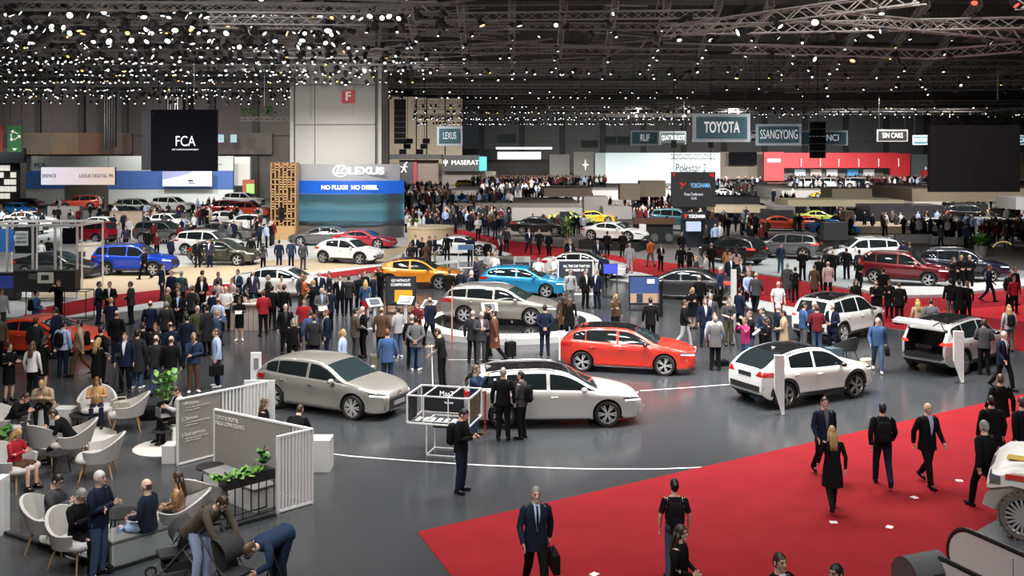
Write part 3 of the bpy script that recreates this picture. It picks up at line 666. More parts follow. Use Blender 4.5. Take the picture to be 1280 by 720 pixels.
mb = MB(); mb.bar((0, 0, -.4), (0, 0, .4), .08).bar((-.22, 0, .0), (-.22, 0, .3), .07).bar((.22, 0, .0), (.22, 0, .3), .07).bar((-.22, 0, .0), (0, 0, -.15), .07).bar((.22, 0, 0), (0, 0, -.15), .07); o = mb.build('emblem', M('letter_lit'), e); o.location = (-3.3, -.05, .1); o.scale = (1.7,) * 3
booth('stand_backdrop', 553, 620, 214, 231, 214, M('booth_brown', (.10, .085, .075), .6), 'dark brown wall below the MASERATI sign')
booth('stand_roof', 483, 552, 193, 199, 211, dk, 'thin black stand roof left of the MASERATI sign', 'stand roof', 4)
booth('stand_wall', 499, 517, 200, 230, 213, M('booth_navy', (.02, .02, .03), .5), 'dark navy stand panel with a small white horse beside the display wall')
mb = MB(); mb.bar((0, 0, 0), (.1, 0, .5), .18).bar((.1, 0, .5), (.35, 0, .75), .12).bar((0, 0, 0), (-.3, 0, -.4), .12).bar((.05, 0, 0), (.25, 0, -.4), .1).bar((.1, 0, .3), (.4, 0, .2), .09).bar((-.05, 0, .05), (-.4, 0, .3), .08)
o = mb.build('horse_mark', signtxt, C.objects[-1] if False else None); o.location = PT(505, 211, 212.7); o.scale = (1.9,) * 3; tag(o, 'small white horse mark on the dark navy stand panel', 'mark')
booth('stand_wall', 517, 521, 200, 230, 213, quiet(M('booth_deep_red', (.25, .01, .015), .5, emit=.1)), 'narrow deep red edge of the dark stand left of the MASERATI sign')
booth('stand_wall', 521, 548, 200, 230, 214, M('booth_bronze', (.14, .10, .08), .4), 'bronze coloured stand wall left of the MASERATI sign')
booth('stand_plinth', 560, 724, 254, 278, 108, M('plinth_grey', (.30, .28, .265), .6, noise=.05), 'long low grey plinth wall under the blue sports cars', 'plinth', 14)
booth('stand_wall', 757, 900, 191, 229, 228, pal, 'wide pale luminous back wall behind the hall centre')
booth('stand_wall', 744, 756.5, 191, 228, 229, M('booth_pale2', (.45, .52, .52), .5), 'narrow pale panel left of the luminous back wall')
e = empty('star_wall', PT(731, 209, 230), 0, 'grey wall with a four pointed white star', 'stand wall'); e.scale = (1.42,) * 3
MB().box((-.2, .6, 0), (3.2, 1, 5.0)).build('wall_face', gy, e); mb = MB(); mb.add([(0, 0, 1.0), (.14, 0, .14), (.6, 0, 0), (.14, 0, -.14), (0, 0, -1.0), (-.14, 0, -.14), (-.6, 0, 0), (-.14, 0, .14)], [tuple(range(8))]); o = mb.build('star_mark', M('letter_lit'), e); o.location = (.1, 0, .4)
booth('stand_wall', 687, 712, 193, 226, 232, gy, 'grey wall left of the star wall'); booth('stand_wall', 900, 956, 190, 224, 240, M('booth_dim_beige', (.16, .13, .10), .6), 'dim beige wall between the pale wall and the red stand')
screen('wall_screen', 912, 946, 190, 206, 238, scrblack, 'black screen on the dim beige wall left of the red stand')
booth('led_strip', 620, 690, 184, 186.5, 257, quiet(M('led_white', (1, 1, 1), .5, emit=2.0)), 'thin white light strip over the far centre stand', 'light'); booth('led_strip', 622, 676, 190, 199, 257, M('led_white'), 'broad white light panel over the far centre stand', 'light')
booth('stand_wall', 578, 622, 186, 200, 262, dk, 'dark stand wall with a ring emblem at the far centre')
booth('stand_wall', 580, 690, 199, 219, 268, M('booth_mid', (.06, .055, .05), .6), 'dim stand wall at the far centre behind the crowd')
text_e = empty('star_letters', PT(864, 210, 227.6), 0, 'large thin Polestar 2 letters above the dark YOKOHAMA screen', 'lettering')
text('lettering', 'Polestar 2', 1, M('letter_dark', (.03, .04, .045), .5), text_e, (0, 0, 0), width=6.9, height=1.8)
# red stand at the far right
e = empty('red_stand', (0, 0, 0), 0, 'large bright red stand with a white bar at the far right', 'stand'); D = 235
for (x0, x1, y0, y1, dy, m, n) in [(955, 980, 190, 226, 0, rd, 'red_tower'), (980, 1124, 191, 210, .4, rd, 'red_beam'), (1114, 1138, 192, 226, .2, rd, 'red_flank'), (980, 1116, 209, 226, 6, M('stand_back_grey', (.16, .16, .16), .6), 'stand_back')]:
    a, b = PT(x0, y0, D), PT(x1, y1, D); MB().box(((a.x + b.x) / 2, D + .5 + dy, (a.z + b.z) / 2), (b.x - a.x, 1, a.z - b.z)).build(n, m, e)
a = PT(967.5, 200.5, D); MB().box((a.x, D - .1, a.z), (3.0, .2, .8)).build('white_bar', M('led_white'), e)
for px in (1002, 1026, 1049, 1074, 1099, 1124): a = PT(px, 204, D - .5); MB().bar((a.x, a.y + .3, a.z - .8), (a.x, a.y + .3, a.z + 1.1), .13).build('light_line', M('lit_pane'), e)
for k, (px, c) in enumerate([(1000, (.5, .6, .65)), (1020, (.5, .4, .36)), (1040, (.6, .62, .62)), (1066, (.05, .25, .5)), (1086, (.5, .5, .5))]):
    a = PT(px, 216, 240); MB().box((a.x, a.y, a.z), (2.6, .1, 1.6)).build('wall_picture', quiet(M(f'pic_{k}', c, .5, emit=.4)), e)
booth('stand_wall', 1138, 1163, 193, 224, 238, M('booth_greygreen', (.12, .15, .15), .6), 'grey green wall right of the red stand')
o = booth('red_board', 1154, 1163, 213, 222, 232, rd, 'small red board with a white letter beside the grey green wall', 'sign'); text('lettering', 'H', 1, signtxt, o, (PT(1159, 0, 232).x, 231.8, PT(0, 210.5, 232).z), width=1.1, height=.8)
booth('stand_wall', 1276, 1300, 190, 226, 120, bg, 'beige wall at the right edge behind the black panel')
# beige stands in the right middle
for k, (x0, x1, y0, y1, D, m, dep, l) in enumerate([
    (1140, 1300, 236, 252, 100, bg, 12, 'long low beige platform below the black hanging panel'), (985, 1130, 250, 258, 98, M('booth_sand', (.34, .29, .2), .6), 5, 'sand coloured low wall in the right middle distance'),
    (1088, 1182, 257, 276, 92, M('booth_smoke', (.03, .03, .035), .25), 4, 'dark glazed stand front in the right middle distance'), (1060, 1200, 283, 292, 86, bg, 6, 'long beige plinth left of the low white walls'),
    (1233, 1276, 274, 290, 84, gy, 3, 'grey box counter with a brown end at the right'), (1276, 1300, 276, 290, 84, M('booth_rust', (.26, .13, .08), .6), 3, 'brown end of the grey box counter'),
    (1164, 1222, 297, 314, 77, M('booth_white', (.5, .5, .5), .5), .4, 'low white stand wall right of the black speaker'), (1120, 1166, 293, 312, 78, M('booth_white'), .4, 'low white stand wall behind the blue SUV'), (1242, 1300, 305, 322, 75, M('booth_white'), .5, 'low white wall with a gold ring at the right edge'),
    (1215, 1243, 296, 322, 76, dk, .5, 'dark post wall between two low white walls'), (968, 994, 258, 276, 95, gy, 3, 'small grey box stand right of the YOKOHAMA screen'), (960, 992, 263, 276, 94, dk, 3, 'dark counter right of the YOKOHAMA screen'),
    (1056, 1068, 264, 284, 88, M('booth_bronze'), 1, 'bronze totem with a pale frame in the right middle'), (730, 760, 246, 272, 100, gy, 3, 'grey box wall left of the pale sports car'), (754, 790, 259, 274, 97, gy, 3, 'grey box wall with letters behind the pale sports car'),
    (775, 800, 230, 250, 112, bg, 2, 'beige wall behind the hall centre, left one'), (800, 832, 226, 246, 114, M('booth_sand'), 2, 'sand coloured wall behind the hall centre'), (680, 740, 235, 246, 118, bg, 8, 'beige low wall right of the blue sports cars'), (893, 960, 258, 266, 98, M('booth_sand'), 4, 'pale low wall right of the dark screen'),
    (640, 728, 260, 279, 95, M('plinth_grey'), .6, 'grey partition wall behind the black sports car'), (893, 950, 246, 258, 106, dk, 5, 'dark low stand behind the pale low wall'), (1040, 1090, 236, 252, 108, M('booth_sand'), 4, 'sand coloured stand below the red stand'),
    (1195, 1235, 255, 272, 92, black, 3, 'black car plinth at the far right'), (1270, 1300, 247, 262, 95, M('booth_white'), 4, 'white wall at the right edge below the black panel'), (700, 712, 265, 305, 84, M('booth_slate', (.1, .1, .105), .6), 1, 'grey upright slab beside the palm')]):
    booth('stand_block', x0, x1, y0, y1, D, m, l, 'stand', dep)
ring = MB(); ring.tube([(math.cos(t * PI / 12) * .8, 0, math.sin(t * PI / 12) * .6) for t in range(25)], .06, 6); o = ring.build('gold_ring', quiet(M('gold_lit', (.7, .55, .25), .4, emit=.4)), None, 40); o.location = PT(1254, 312, 74.6); tag(o, 'gold oval ring on the low white wall at the right edge', 'emblem')
booth('black_speaker', 1030, 1060, 278, 300, 62, dk, 'black monitor box standing behind the white SUV', 'monitor', .8); MB().box((PT(1045, 0, 62.4).x, 62.4, 1.3), (.3, .3, 2.6)).build('monitor_post', dk, C.objects['black_speaker'])
# tyre stand: dark with wheels and a small screen
a = G(790, 313); 
e = empty('tyre_stand', (0, 0, 0), 0, 'dark tyre stand with display wheels under a YOKOHAMA sign', 'stand')
D = 74
for (x0, x1, y0, y1, dy, m, n) in [(798, 852, 276, 284, 3, M('stand_copper', (.15, .07, .04), .5), 'copper_band'), (798, 850, 284, 312, 3.2, dk, 'stand_back'), (853, 883, 265, 275, 0, dk, 'sign_board'), (858, 876, 277, 289, -.1, quiet(M('screen_sky', (.45, .55, .75), .4, emit=.35)), 'small_screen'), (853, 900, 275, 312, .4, M('stand_navy', (.012, .016, .03), .5), 'stand_base')]:
    p, q = PT(x0, y0, D), PT(x1, y1, D); MB().box(((p.x + q.x) / 2, D + .2 + dy, (p.z + q.z) / 2), (q.x - p.x, .4, p.z - q.z)).build(n, m, e)
text('lettering', 'YOKOHAMA', 1, scrw, e, (PT(871, 0, D).x, D - .05, PT(0, 270.5, D).z), width=1.25, height=.26, bold=.03)
p = PT(857.5, 270.5, D); MB().add([(p.x - .15, D - .05, p.z + .15), (p.x + .15, D - .05, p.z + .15), (p.x - .05, D - .05, p.z - .18)], [(0, 1, 2)]).build('emblem', redm, e)
for px in (818, 836): p = PT(px, 297, D); MB().lathe([(.12, -.1), (.28, -.1), (.31, 0), (.28, .1), (.12, .1)], 16, 0, (p.x, D, p.z), 'Y').build('display_wheel', M('display_tyre', (.08, .085, .09), .5), e, 40)
for (px, py, r) in ((803, 292, .5),): p = PT(px, py, D); MB().box((p.x, D, p.z), (.5, .3, 1.4)).build('white_figure_panel', white, e)
booth('lit_gap', 292, 312, 196, 232, 140, quiet(M('gap_white', (.6, .58, .54), .6, emit=.35)), 'bright white opening right of the white stand wall', 'opening', .5)
o = booth('kiosk', 303, 318, 225, 242, 132, M('kiosk_rust', (.22, .05, .02), .6), 'rust red kiosk with a green screen right of the white stand wall', 'kiosk', 1.5); a, b = PT(308, 230, 131.9), PT(318, 242, 131.9)
MB().box(((a.x + b.x) / 2, 131.9, (a.z + b.z) / 2), (b.x - a.x, .1, a.z - b.z)).build('green_screen', quiet(M('kiosk_green', (.2, .4, .1), .5, emit=.3)), o)
for k, (xa_, xb_) in enumerate(((-9, 24), (40, 97))): o = MB().box(((xa_ + xb_) / 2, 165, .69), (xb_ - xa_, 33, 1.38)).build('stand_platform', M('plinth_grey')); tag(o, ['wide low platform under the far crowd before the star wall', 'wide low platform under the far crowd before the red stand'][k], 'platform')
# ================================================================== CARS
def pchip(P):
    xs = [p[0] for p in P]; ys = [p[1] for p in P]; n = len(xs)
    h = [xs[i + 1] - xs[i] for i in range(n - 1)]; d = [(ys[i + 1] - ys[i]) / h[i] for i in range(n - 1)]
    m = [d[0]] + [0 if d[i - 1] * d[i] <= 0 else 2 * d[i - 1] * d[i] / (d[i - 1] + d[i]) for i in range(1, n - 1)] + [d[-1]]
    def f(x):
        if x <= xs[0]: return ys[0]
        if x >= xs[-1]: return ys[-1]
        i = 0
        while x > xs[i + 1]: i += 1
        t = (x - xs[i]) / h[i]
        return (2 * t**3 - 3 * t**2 + 1) * ys[i] + (t**3 - 2 * t**2 + t) * h[i] * m[i] + (-2 * t**3 + 3 * t**2) * ys[i + 1] + (t**3 - t**2) * h[i] * m[i + 1]
    return f
def mk_paint(key, col, metal=.0, rough=.28): return M('paint_' + key, col, rough, metal=metal, coat=1.0)
PAINT = dict(silver=mk_paint('silver', (.50, .485, .45), .65, .30), white=mk_paint('white', (.74, .74, .73), 0, .3), pearl=mk_paint('pearl_silver', (.62, .62, .61), .35, .28), red=mk_paint('red', (.62, .035, .02), .1, .3),
             blue=mk_paint('deep_blue', (.006, .05, .50), .25), cyan=mk_paint('cyan_blue', (.02, .26, .50), .3), orange=mk_paint('orange', (.72, .25, .015), .2), bronze=mk_paint('bronze_silver', (.42, .40, .365), .65, .3), black=mk_paint('black', (.010, .010, .011), .1),
             grey=mk_paint('dark_grey', (.06, .06, .065), .5), mgrey=mk_paint('mid_grey', (.16, .16, .165), .6), dred=mk_paint('dark_red', (.17, .008, .015), .3), dblue=mk_paint('dark_blue', (.012, .016, .035), .3), rred=mk_paint('ruby_red', (.40, .01, .03), .3),
             green=mk_paint('grey_green', (.075, .08, .055), .4), lime=mk_paint('lime', (.50, .60, .12), .1), yellow=mk_paint('yellow', (.75, .45, .02), .1), teal=mk_paint('teal', (.12, .30, .34), .3), oblue=mk_paint('sport_blue', (.02, .20, .62), .2), ored=mk_paint('orange_red', (.65, .06, .02), .1), sgreen=mk_paint('sage_grey', (.25, .30, .26), .4), dgreen=mk_paint('dark_green', (.03, .12, .07), .3), sand=mk_paint('sand', (.45, .40, .3), .3))
headl = M('headlight_glass', (.16, .17, .18), .08, metal=.4, coat=1.0); drl = quiet(M('daytime_light', (1, 1, 1), .4, emit=2.5))
taill = M('taillight_red', (.40, .012, .012), .12, coat=1.0); taillit = quiet(M('taillight_lit', (.9, .03, .02), .3, emit=2.0))
plastic = M('black_plastic', (.018, .018, .019), .5); chrome = M('chrome', (.7, .7, .7), .12, metal=1.0); alloy = M('alloy', (.72, .72, .73), .3, metal=.55); gaps = M('panel_gap', (.01, .01, .01), .8)
glassv = M('windscreen_glass', (.020, .034, .036), .03, coat=1.0, spec=.9); platew = M('plate_dark', (.02, .02, .025), .4); platel = M('plate_grey', (.24, .24, .25), .4)
SPEC = {}
def spec(name, **k): SPEC[name] = k; k['name'] = name
PL = [(0, .76), (.03, .84), (.09, .93), (.2, .985), (.35, 1), (.66, 1), (.80, .975), (.90, .89), (.965, .75), (1, .60)]
spec('hatch', W=.895, H=1.44, wb=2.64, tail=-2.10, nose=2.25, rw=.325,
     top=[(-2.10, .62), (-2.09, .80), (-2.03, .96), (-1.96, 1.03), (-1.66, 1.27), (-1.42, 1.375), (-1.0, 1.425), (-.35, 1.44), (.1, 1.41), (.38, 1.33), (1.12, .975), (1.4, .93), (1.8, .85), (2.08, .78), (2.2, .72), (2.25, .63)],
     belt=[(-2.10, .90), (-1.7, 1.0), (-1.0, .965), (0, .93), (1.1, .90), (1.9, .78), (2.25, .58)], low=[(-2.10, .44), (-2.0, .30), (-1.75, .2), (1.7, .18), (2.1, .185), (2.25, .25)],
     wins=[(-1.62, -1.22), (-1.19, -.22), (-.13, .99)], doors=[(-1.12, -.18), (-.17, 1.0)], ws=(.36, 1.10), rs=(-2.0, -1.55), mirror=.72, rail=0,
     head=[(.50, .61), (.79, .655), (.80, .745), (.56, .69)], tail4=[(.35, .80), (.84, .80), (.84, .93), (.48, .93)], grille=[(-.60, .27), (.60, .27), (.56, .56), (-.56, .56)], plate=(.50, .42), split=.62)
spec('wagon', W=.895, H=1.46, wb=2.70, tail=-2.38, nose=2.27, rw=.33,
     top=[(-2.38, .62), (-2.37, .82), (-2.31, .97), (-2.26, 1.05), (-2.05, 1.27), (-1.85, 1.385), (-1.3, 1.435), (-.4, 1.46), (.1, 1.42), (.42, 1.33), (1.14, .975), (1.4, .93), (1.8, .85), (2.1, .78), (2.22, .72), (2.27, .63)],
     belt=[(-2.38, .92), (-2.0, 1.0), (-1.0, .965), (0, .93), (1.1, .90), (1.9, .78), (2.27, .58)], low=[(-2.38, .44), (-2.28, .30), (-2.0, .2), (1.7, .18), (2.1, .185), (2.27, .25)],
     wins=[(-2.02, -1.30), (-1.24, -.22), (-.13, 1.0)], doors=[(-1.16, -.18), (-.17, 1.02)], ws=(.40, 1.12), rs=(-2.30, -1.95), mirror=.74, rail=1,
     head=[(.50, .61), (.79, .655), (.80, .745), (.56, .69)], tail4=[(.40, .80), (.84, .80), (.84, .94), (.5, .94)], grille=[(-.60, .27), (.60, .27), (.56, .56), (-.56, .56)], plate=(.50, .42), split=.62)
spec('suv', W=.93, H=1.69, wb=2.69, tail=-2.28, nose=2.30, rw=.365, clad=1,
     top=[(-2.28, .70), (-2.27, .98), (-2.22, 1.10), (-2.16, 1.18), (-1.96, 1.48), (-1.80, 1.60), (-1.2, 1.665), (-.4, 1.69), (.15, 1.66), (.42, 1.58), (1.10, 1.13), (1.35, 1.09), (1.8, 1.03), (2.1, .95), (2.24, .84), (2.30, .64)],
     belt=[(-2.28, 1.06), (-1.8, 1.14), (-1.0, 1.09), (0, 1.05), (1.1, 1.04), (1.9, .95), (2.30, .70)], low=[(-2.28, .50), (-2.18, .38), (-1.9, .26), (1.7, .25), (2.1, .28), (2.30, .44)],
     wins=[(-1.92, -1.30), (-1.24, -.22), (-.13, .96)], doors=[(-1.16, -.18), (-.17, 1.0)], ws=(.40, 1.08), rs=(-2.2, -1.9), mirror=.70, rail=1,
     head=[(.54, .80), (.82, .84), (.83, .92), (.56, .90)], tail4=[(.50, .99), (.86, .97), (.86, 1.08), (.58, 1.07)], grille=[(-.55, .58), (.55, .58), (.5, .84), (-.5, .84)], plate=(.52, .62), split=.62)
spec('coupe_suv', W=.90, H=1.56, wb=2.64, tail=-2.05, nose=2.31, rw=.36, clad=1, flare=.06,
     top=[(-2.05, .62), (-2.04, .92), (-1.99, 1.06), (-1.88, 1.12), (-1.55, 1.33), (-1.15, 1.47), (-.6, 1.55), (-.2, 1.56), (.2, 1.52), (.45, 1.44), (1.14, 1.06), (1.4, 1.02), (1.8, .95), (2.1, .86), (2.24, .76), (2.31, .60)],
     belt=[(-2.05, .98), (-1.6, 1.12), (-1.0, 1.06), (0, .99), (1.1, .97), (1.9, .88), (2.31, .64)], low=[(-2.05, .46), (-1.95, .34), (-1.75, .24), (1.7, .23), (2.1, .26), (2.31, .42)],
     wins=[(-1.12, -.28), (-.19, 1.0)], doors=[(-1.10, -.24), (-.23, 1.02)], ws=(.42, 1.11), rs=(-1.93, -1.25), mirror=.72, rail=0,
     head=[(.50, .70), (.80, .77), (.81, .87), (.56, .78)], tail4=[(.44, .90), (.86, .88), (.86, 1.02), (.56, 1.04)], grille=[(-.6, .32), (.6, .32), (.66, .56), (-.66, .56)], plate=(.56, .62), split=.7)
spec('sedan', W=.92, H=1.44, wb=2.80, tail=-2.44, nose=2.42, rw=.34,
     top=[(-2.44, .62), (-2.43, .88), (-2.38, 1.0), (-2.25, 1.06), (-1.75, 1.10), (-1.05, 1.38), (-.6, 1.435), (-.2, 1.44), (.15, 1.41), (.42, 1.33), (1.2, .98), (1.5, .93), (1.9, .86), (2.2, .79), (2.36, .72), (2.42, .63)],
     belt=[(-2.44, .90), (-1.8, .99), (-1.0, .955), (0, .92), (1.1, .90), (1.9, .79), (2.42, .58)], low=[(-2.44, .44), (-2.34, .30), (-2.1, .2), (1.8, .18), (2.2, .185), (2.42, .25)],
     wins=[(-1.42, -.92), (-.88, -.10), (-.02, 1.05)], doors=[(-1.05, -.06), (-.05, 1.06)], ws=(.40, 1.17), rs=(-1.72, -1.08), mirror=.78, rail=0,
     head=[(.52, .58), (.80, .64), (.81, .73), (.56, .67)], tail4=[(.40, .82), (.85, .80), (.85, .95), (.45, .95)], grille=[(-.6, .28), (.6, .28), (.58, .56), (-.58, .56)], plate=(.50, .5), split=.62)
spec('sports', W=.95, H=1.26, wb=2.65, tail=-2.15, nose=2.30, rw=.345,
     top=[(-2.15, .56), (-2.14, .76), (-2.08, .86), (-1.8, .92), (-1.35, 1.0), (-.85, 1.18), (-.4, 1.25), (-.1, 1.26), (.15, 1.24), (.4, 1.15), (1.05, .86), (1.4, .80), (1.8, .72), (2.1, .63), (2.24, .54), (2.30, .44)],
     belt=[(-2.15, .78), (-1.5, .90), (-1.0, .86), (0, .82), (1.0, .79), (1.8, .68), (2.30, .46)], low=[(-2.15, .36), (-2.05, .24), (-1.8, .14), (1.8, .12), (2.1, .13), (2.30, .26)],
     wins=[(-.95, -.35), (-.31, .90)], doors=[(-.42, .85)], ws=(.38, 1.02), rs=(-1.5, -.85), mirror=.62, rail=0,
     head=[(.56, .46), (.84, .54), (.86, .64), (.66, .60)], tail4=[(.40, .68), (.86, .68), (.86, .78), (.45, .78)], grille=[(-.6, .18), (.6, .18), (.62, .38), (-.62, .38)], plate=(.45, .45), split=.62)
spec('mini', W=.80, H=1.49, wb=2.30, tail=-1.70, nose=1.85, rw=.30,
     top=[(-1.70, .62), (-1.69, .85), (-1.65, 1.0), (-1.58, 1.12), (-1.4, 1.34), (-1.15, 1.43), (-.6, 1.485), (-.2, 1.49), (.2, 1.46), (.42, 1.38), (.98, 1.03), (1.2, .97), (1.5, .87), (1.72, .75), (1.82, .63), (1.85, .52)],
     belt=[(-1.70, .93), (-1.0, .99), (0, .96), (.9, .93), (1.4, .82), (1.85, .55)], low=[(-1.70, .42), (-1.62, .30), (-1.4, .2), (1.4, .18), (1.7, .2), (1.85, .34)],
     wins=[(-1.35, -.62), (-.54, .88)], doors=[(-.58, .86)], ws=(.40, .96), rs=(-1.62, -1.25), mirror=.62, rail=0,
     head=[(.48, .60), (.70, .60), (.70, .78), (.5, .78)], tail4=[(.5, .72), (.74, .70), (.74, .92), (.54, .92)], grille=[(-.45, .26), (.45, .26), (.5, .42), (-.5, .42)], plate=(.5, .40), split=.62)

def car_shape(s):
    top, belt, low = pchip(s['top']), pchip(s['belt']), pchip(s['low'])
    L0, L1 = s['tail'], s['nose']; pl = pchip([(L0 + u * (L1 - L0), w) for u, w in PL]); W = s['W']; ax = s['wb'] / 2
    def sect(x):
        zc = top(x); w = pl(x) * W; zl = low(x); zb = min(belt(x), zc - .035); zl = min(zl, zb - .06)
        gh = max(0, zc - zb); crown = min(.055, gh * .55); zr = zc - crown
        wt = w * .93 - max(0, zr - zb - .02) * .36
        h = zb - zl; fl = s.get('flare', .015) * sum(math.exp(-((x - a) / .42) ** 2) for a in (-ax, ax))
        P = [(0, zl + .0), (w * .78, zl), (w * .93, zl + .02), (w * .985 + fl * .6, zl + .13 * h), (w * .972 + fl, zl + .40 * h), (w * .985 + fl, zl + .62 * h), (w + fl * .6, zl + .80 * h), (w * .988, zl + .93 * h), (w * .955, zb)]
        for t in (.06, .35, .65, .93): P.append((w * .93 + (wt - w * .93) * t + .012 * math.sin(PI * t), zb + .006 + (zr - zb - .006) * t))
        P += [(wt * .965, zr + crown * .28), (wt * .86, zr + crown * .60), (wt * .5, zr + crown * .93), (0, zc)]
        return P, wt, zb, zr, w
    return sect, top, belt, low, pl
def body_mesh(s, name, cuts=None, rear_cut=False):
    sect, top, belt, low, pl = car_shape(s); L0, L1 = s['tail'], s['nose']
    xs = sorted(set([round(L0 + (L1 - L0) * i / 56, 4) for i in range(57)] + [round(L0 + d, 4) for d in (.012, .03, .055)] + [round(L1 - d, 4) for d in (.012, .03, .055)]))
    mb = MB(); vs = []; k = None
    for x in xs:
        P = sect(x)[0]; ring = [(x, y, z) for y, z in P] + [(x, -y, z) for y, z in P[-2:0:-1]]
        k = len(ring); vs += ring
    fs = [(i * k + j, i * k + (j + 1) % k, (i + 1) * k + (j + 1) % k, (i + 1) * k + j) for i in range(len(xs) - 1) for j in range(k)]
    fs += [tuple(range(k))[::-1], tuple((len(xs) - 1) * k + j for j in range(k))]
    mb.add(vs, fs); me = mb.mesh(name + '_solid')
    bm = bmesh.new(); bm.from_mesh(me); bmesh.ops.triangulate(bm, faces=[f for f in bm.faces if len(f.verts) > 4]); bvh = BVHTree.FromBMesh(bm); bm.to_mesh(me); bm.free()
    # wheel arches (and luggage room) cut out
    cb = MB(); R = s['rw'] + .055; ax = s['wb'] / 2
    for a in (-ax, ax):
        for sg in (-1, 1): cb.lathe([(R, -.2), (R, .2)], 28, 0, (a, sg * (s['W'] - .10), s['rw'] + .01), 'Y')
    if rear_cut: cb.box((-1.60, 0, 1.03), (1.5, 1.22, .72))
    cm = cb.mesh('cut'); ob = bpy.data.objects.new('tmp_b', me); oc = bpy.data.objects.new('tmp_c', cm); C.objects.link(ob); C.objects.link(oc)
    md = ob.modifiers.new('b', 'BOOLEAN'); md.operation = 'DIFFERENCE'; md.object = oc; md.solver = 'EXACT'
    dg = bpy.context.evaluated_depsgraph_get(); dg.update(); out = bpy.data.meshes.new_from_object(ob.evaluated_get(dg)); out.name = name
    bpy.data.objects.remove(ob); bpy.data.objects.remove(oc)
    clad = s.get('clad')
    for p in out.polygons:
        c = p.center; inner = False
        for a in (-ax, ax):
            r = math.hypot(c.x - a, c.z - s['rw'] - .01)
            if r < R - .004 or (abs(r - R) < .02 and abs(p.normal.y) < .5 and c.z < s['rw'] + R + .02 and abs(c.y) > s['W'] - .34 and abs(p.normal.x * (c.x - a) + p.normal.z * (c.z - s['rw'])) > .7 * r): inner = True
        if rear_cut and abs(c.y) < .63 and .6 < c.z < 1.42 and c.x < -.8 and (abs(c.y) > .6 or p.normal.x < -.9 and c.x > -1.0 or abs(p.normal.z) > .9 and c.x > L0 + .05): inner = True
        p.material_index = 1 if (inner or p.normal.z < -.6) else 0
    out.polygons.foreach_set('use_smooth', [True] * len(out.polygons)); out.set_sharp_from_angle(angle=math.radians(38))
    return out, bvh, sect, top
def patch(bvh, grid, direc, off=.004, skirt=.014):
    """grid: rows of ray origins; every point lands on the body and is lifted by off; a rim closes it to the body"""
    d = Vector(direc).normalized(); vs = []; nr, nc = len(grid), len(grid[0])
    for row in grid:
        for p in row:
            h = bvh.ray_cast(Vector(p), d)
            if h[0] is None: h = bvh.find_nearest(Vector(p) + d * 3)
            n = h[1] if h[1].dot(d) < 0 else -h[1]
            vs.append(h[0] + n * off)
    fs = [(i * nc + j, i * nc + j + 1, (i + 1) * nc + j + 1, (i + 1) * nc + j) for i in range(nr - 1) for j in range(nc - 1)]
    bd = [j for j in range(nc)] + [i * nc + nc - 1 for i in range(1, nr)] + [(nr - 1) * nc + j for j in range(nc - 2, -1, -1)] + [i * nc for i in range(nr - 2, 0, -1)]
    b = len(vs); vs += [vs[i] + d * skirt for i in bd]; n = len(bd)
    fs += [(bd[i], bd[(i + 1) % n], b + (i + 1) % n, b + i) for i in range(n)]
    return vs, fs
def pmesh(name, *vf):
    mb = MB()
    for v, f in vf: mb.add(v, f)
    return mb.mesh(name, 40)
def quadgrid(c4, nu, nv, fn):
    a, b, c, d = [Vector(p) for p in c4]
    return [[fn(a.lerp(b, u / nu).lerp(d.lerp(c, u / nu), v / nv)) for u in range(nu + 1)] for v in range(nv + 1)]
def side_grid(x0f, x1f, z0f, z1f, sg, nx, nz):
    g = []
    for j in range(nz + 1):
        r = []
        for i in range(nx + 1):
            u = i / nx; v = j / nz
            x = x0f(v) + (x1f(v) - x0f(v)) * u; z = z0f(x) + (z1f(x) - z0f(x)) * v; r.append((x, sg * 3, z))
        g.append(r)
    return g
def wheel_meshes(r, w, ns=5):
    key = ('wheel', round(r, 3), ns)
    if key in WH: return WH[key]
    ri = r * .75
    t = MB().lathe([(ri, -w / 2 + .01), (r * .93, -w / 2), (r, -w / 2 + .03), (r, w / 2 - .03), (r * .93, w / 2), (ri, w / 2 - .01), (ri, -w / 2 + .01)], 28, 0, axis='Y', cap=False).mesh('tyre', 40)
    m = MB(); y = -w / 2 + .02
    m.lathe([(ri * 1.0, y - .012), (ri * 1.02, y + .0), (ri * .93, y + .03), (ri * .90, w / 2 - .02)], 28, 0, axis='Y')
    rm = MB()
    for i in range(len(m.f)):
        if len(m.f[i]) == 4: pass
    rim = MB(); rim.add(m.v, [f for f in m.f if len(f) == 4], 0)
    rim.lathe([(.0, y + .10), (ri * .93, y + .10)], 24, 1, axis='Y')
    for k in range(ns):
        a0 = 2 * PI * k / ns
        for da in (-.16, .16):
            a = a0 + da; p = Vector((math.cos(a0 + da * .6) * ri * .16, y + .012, math.sin(a0 + da * .6) * ri * .16)); q = Vector((math.cos(a) * ri * .97, y + .006, math.sin(a) * ri * .97))
            rim.bar(p, q, ri * .125, .035, 0, up=(0, 1, 0))
    rim.lathe([(ri * .20, y + .03), (ri * .18, y - .004), (0.01, y - .006)], 12, 0, axis='Y')
    WH[key] = (t, rim.mesh('rim', 35)); return WH[key]
WH = {}; CARM = {}
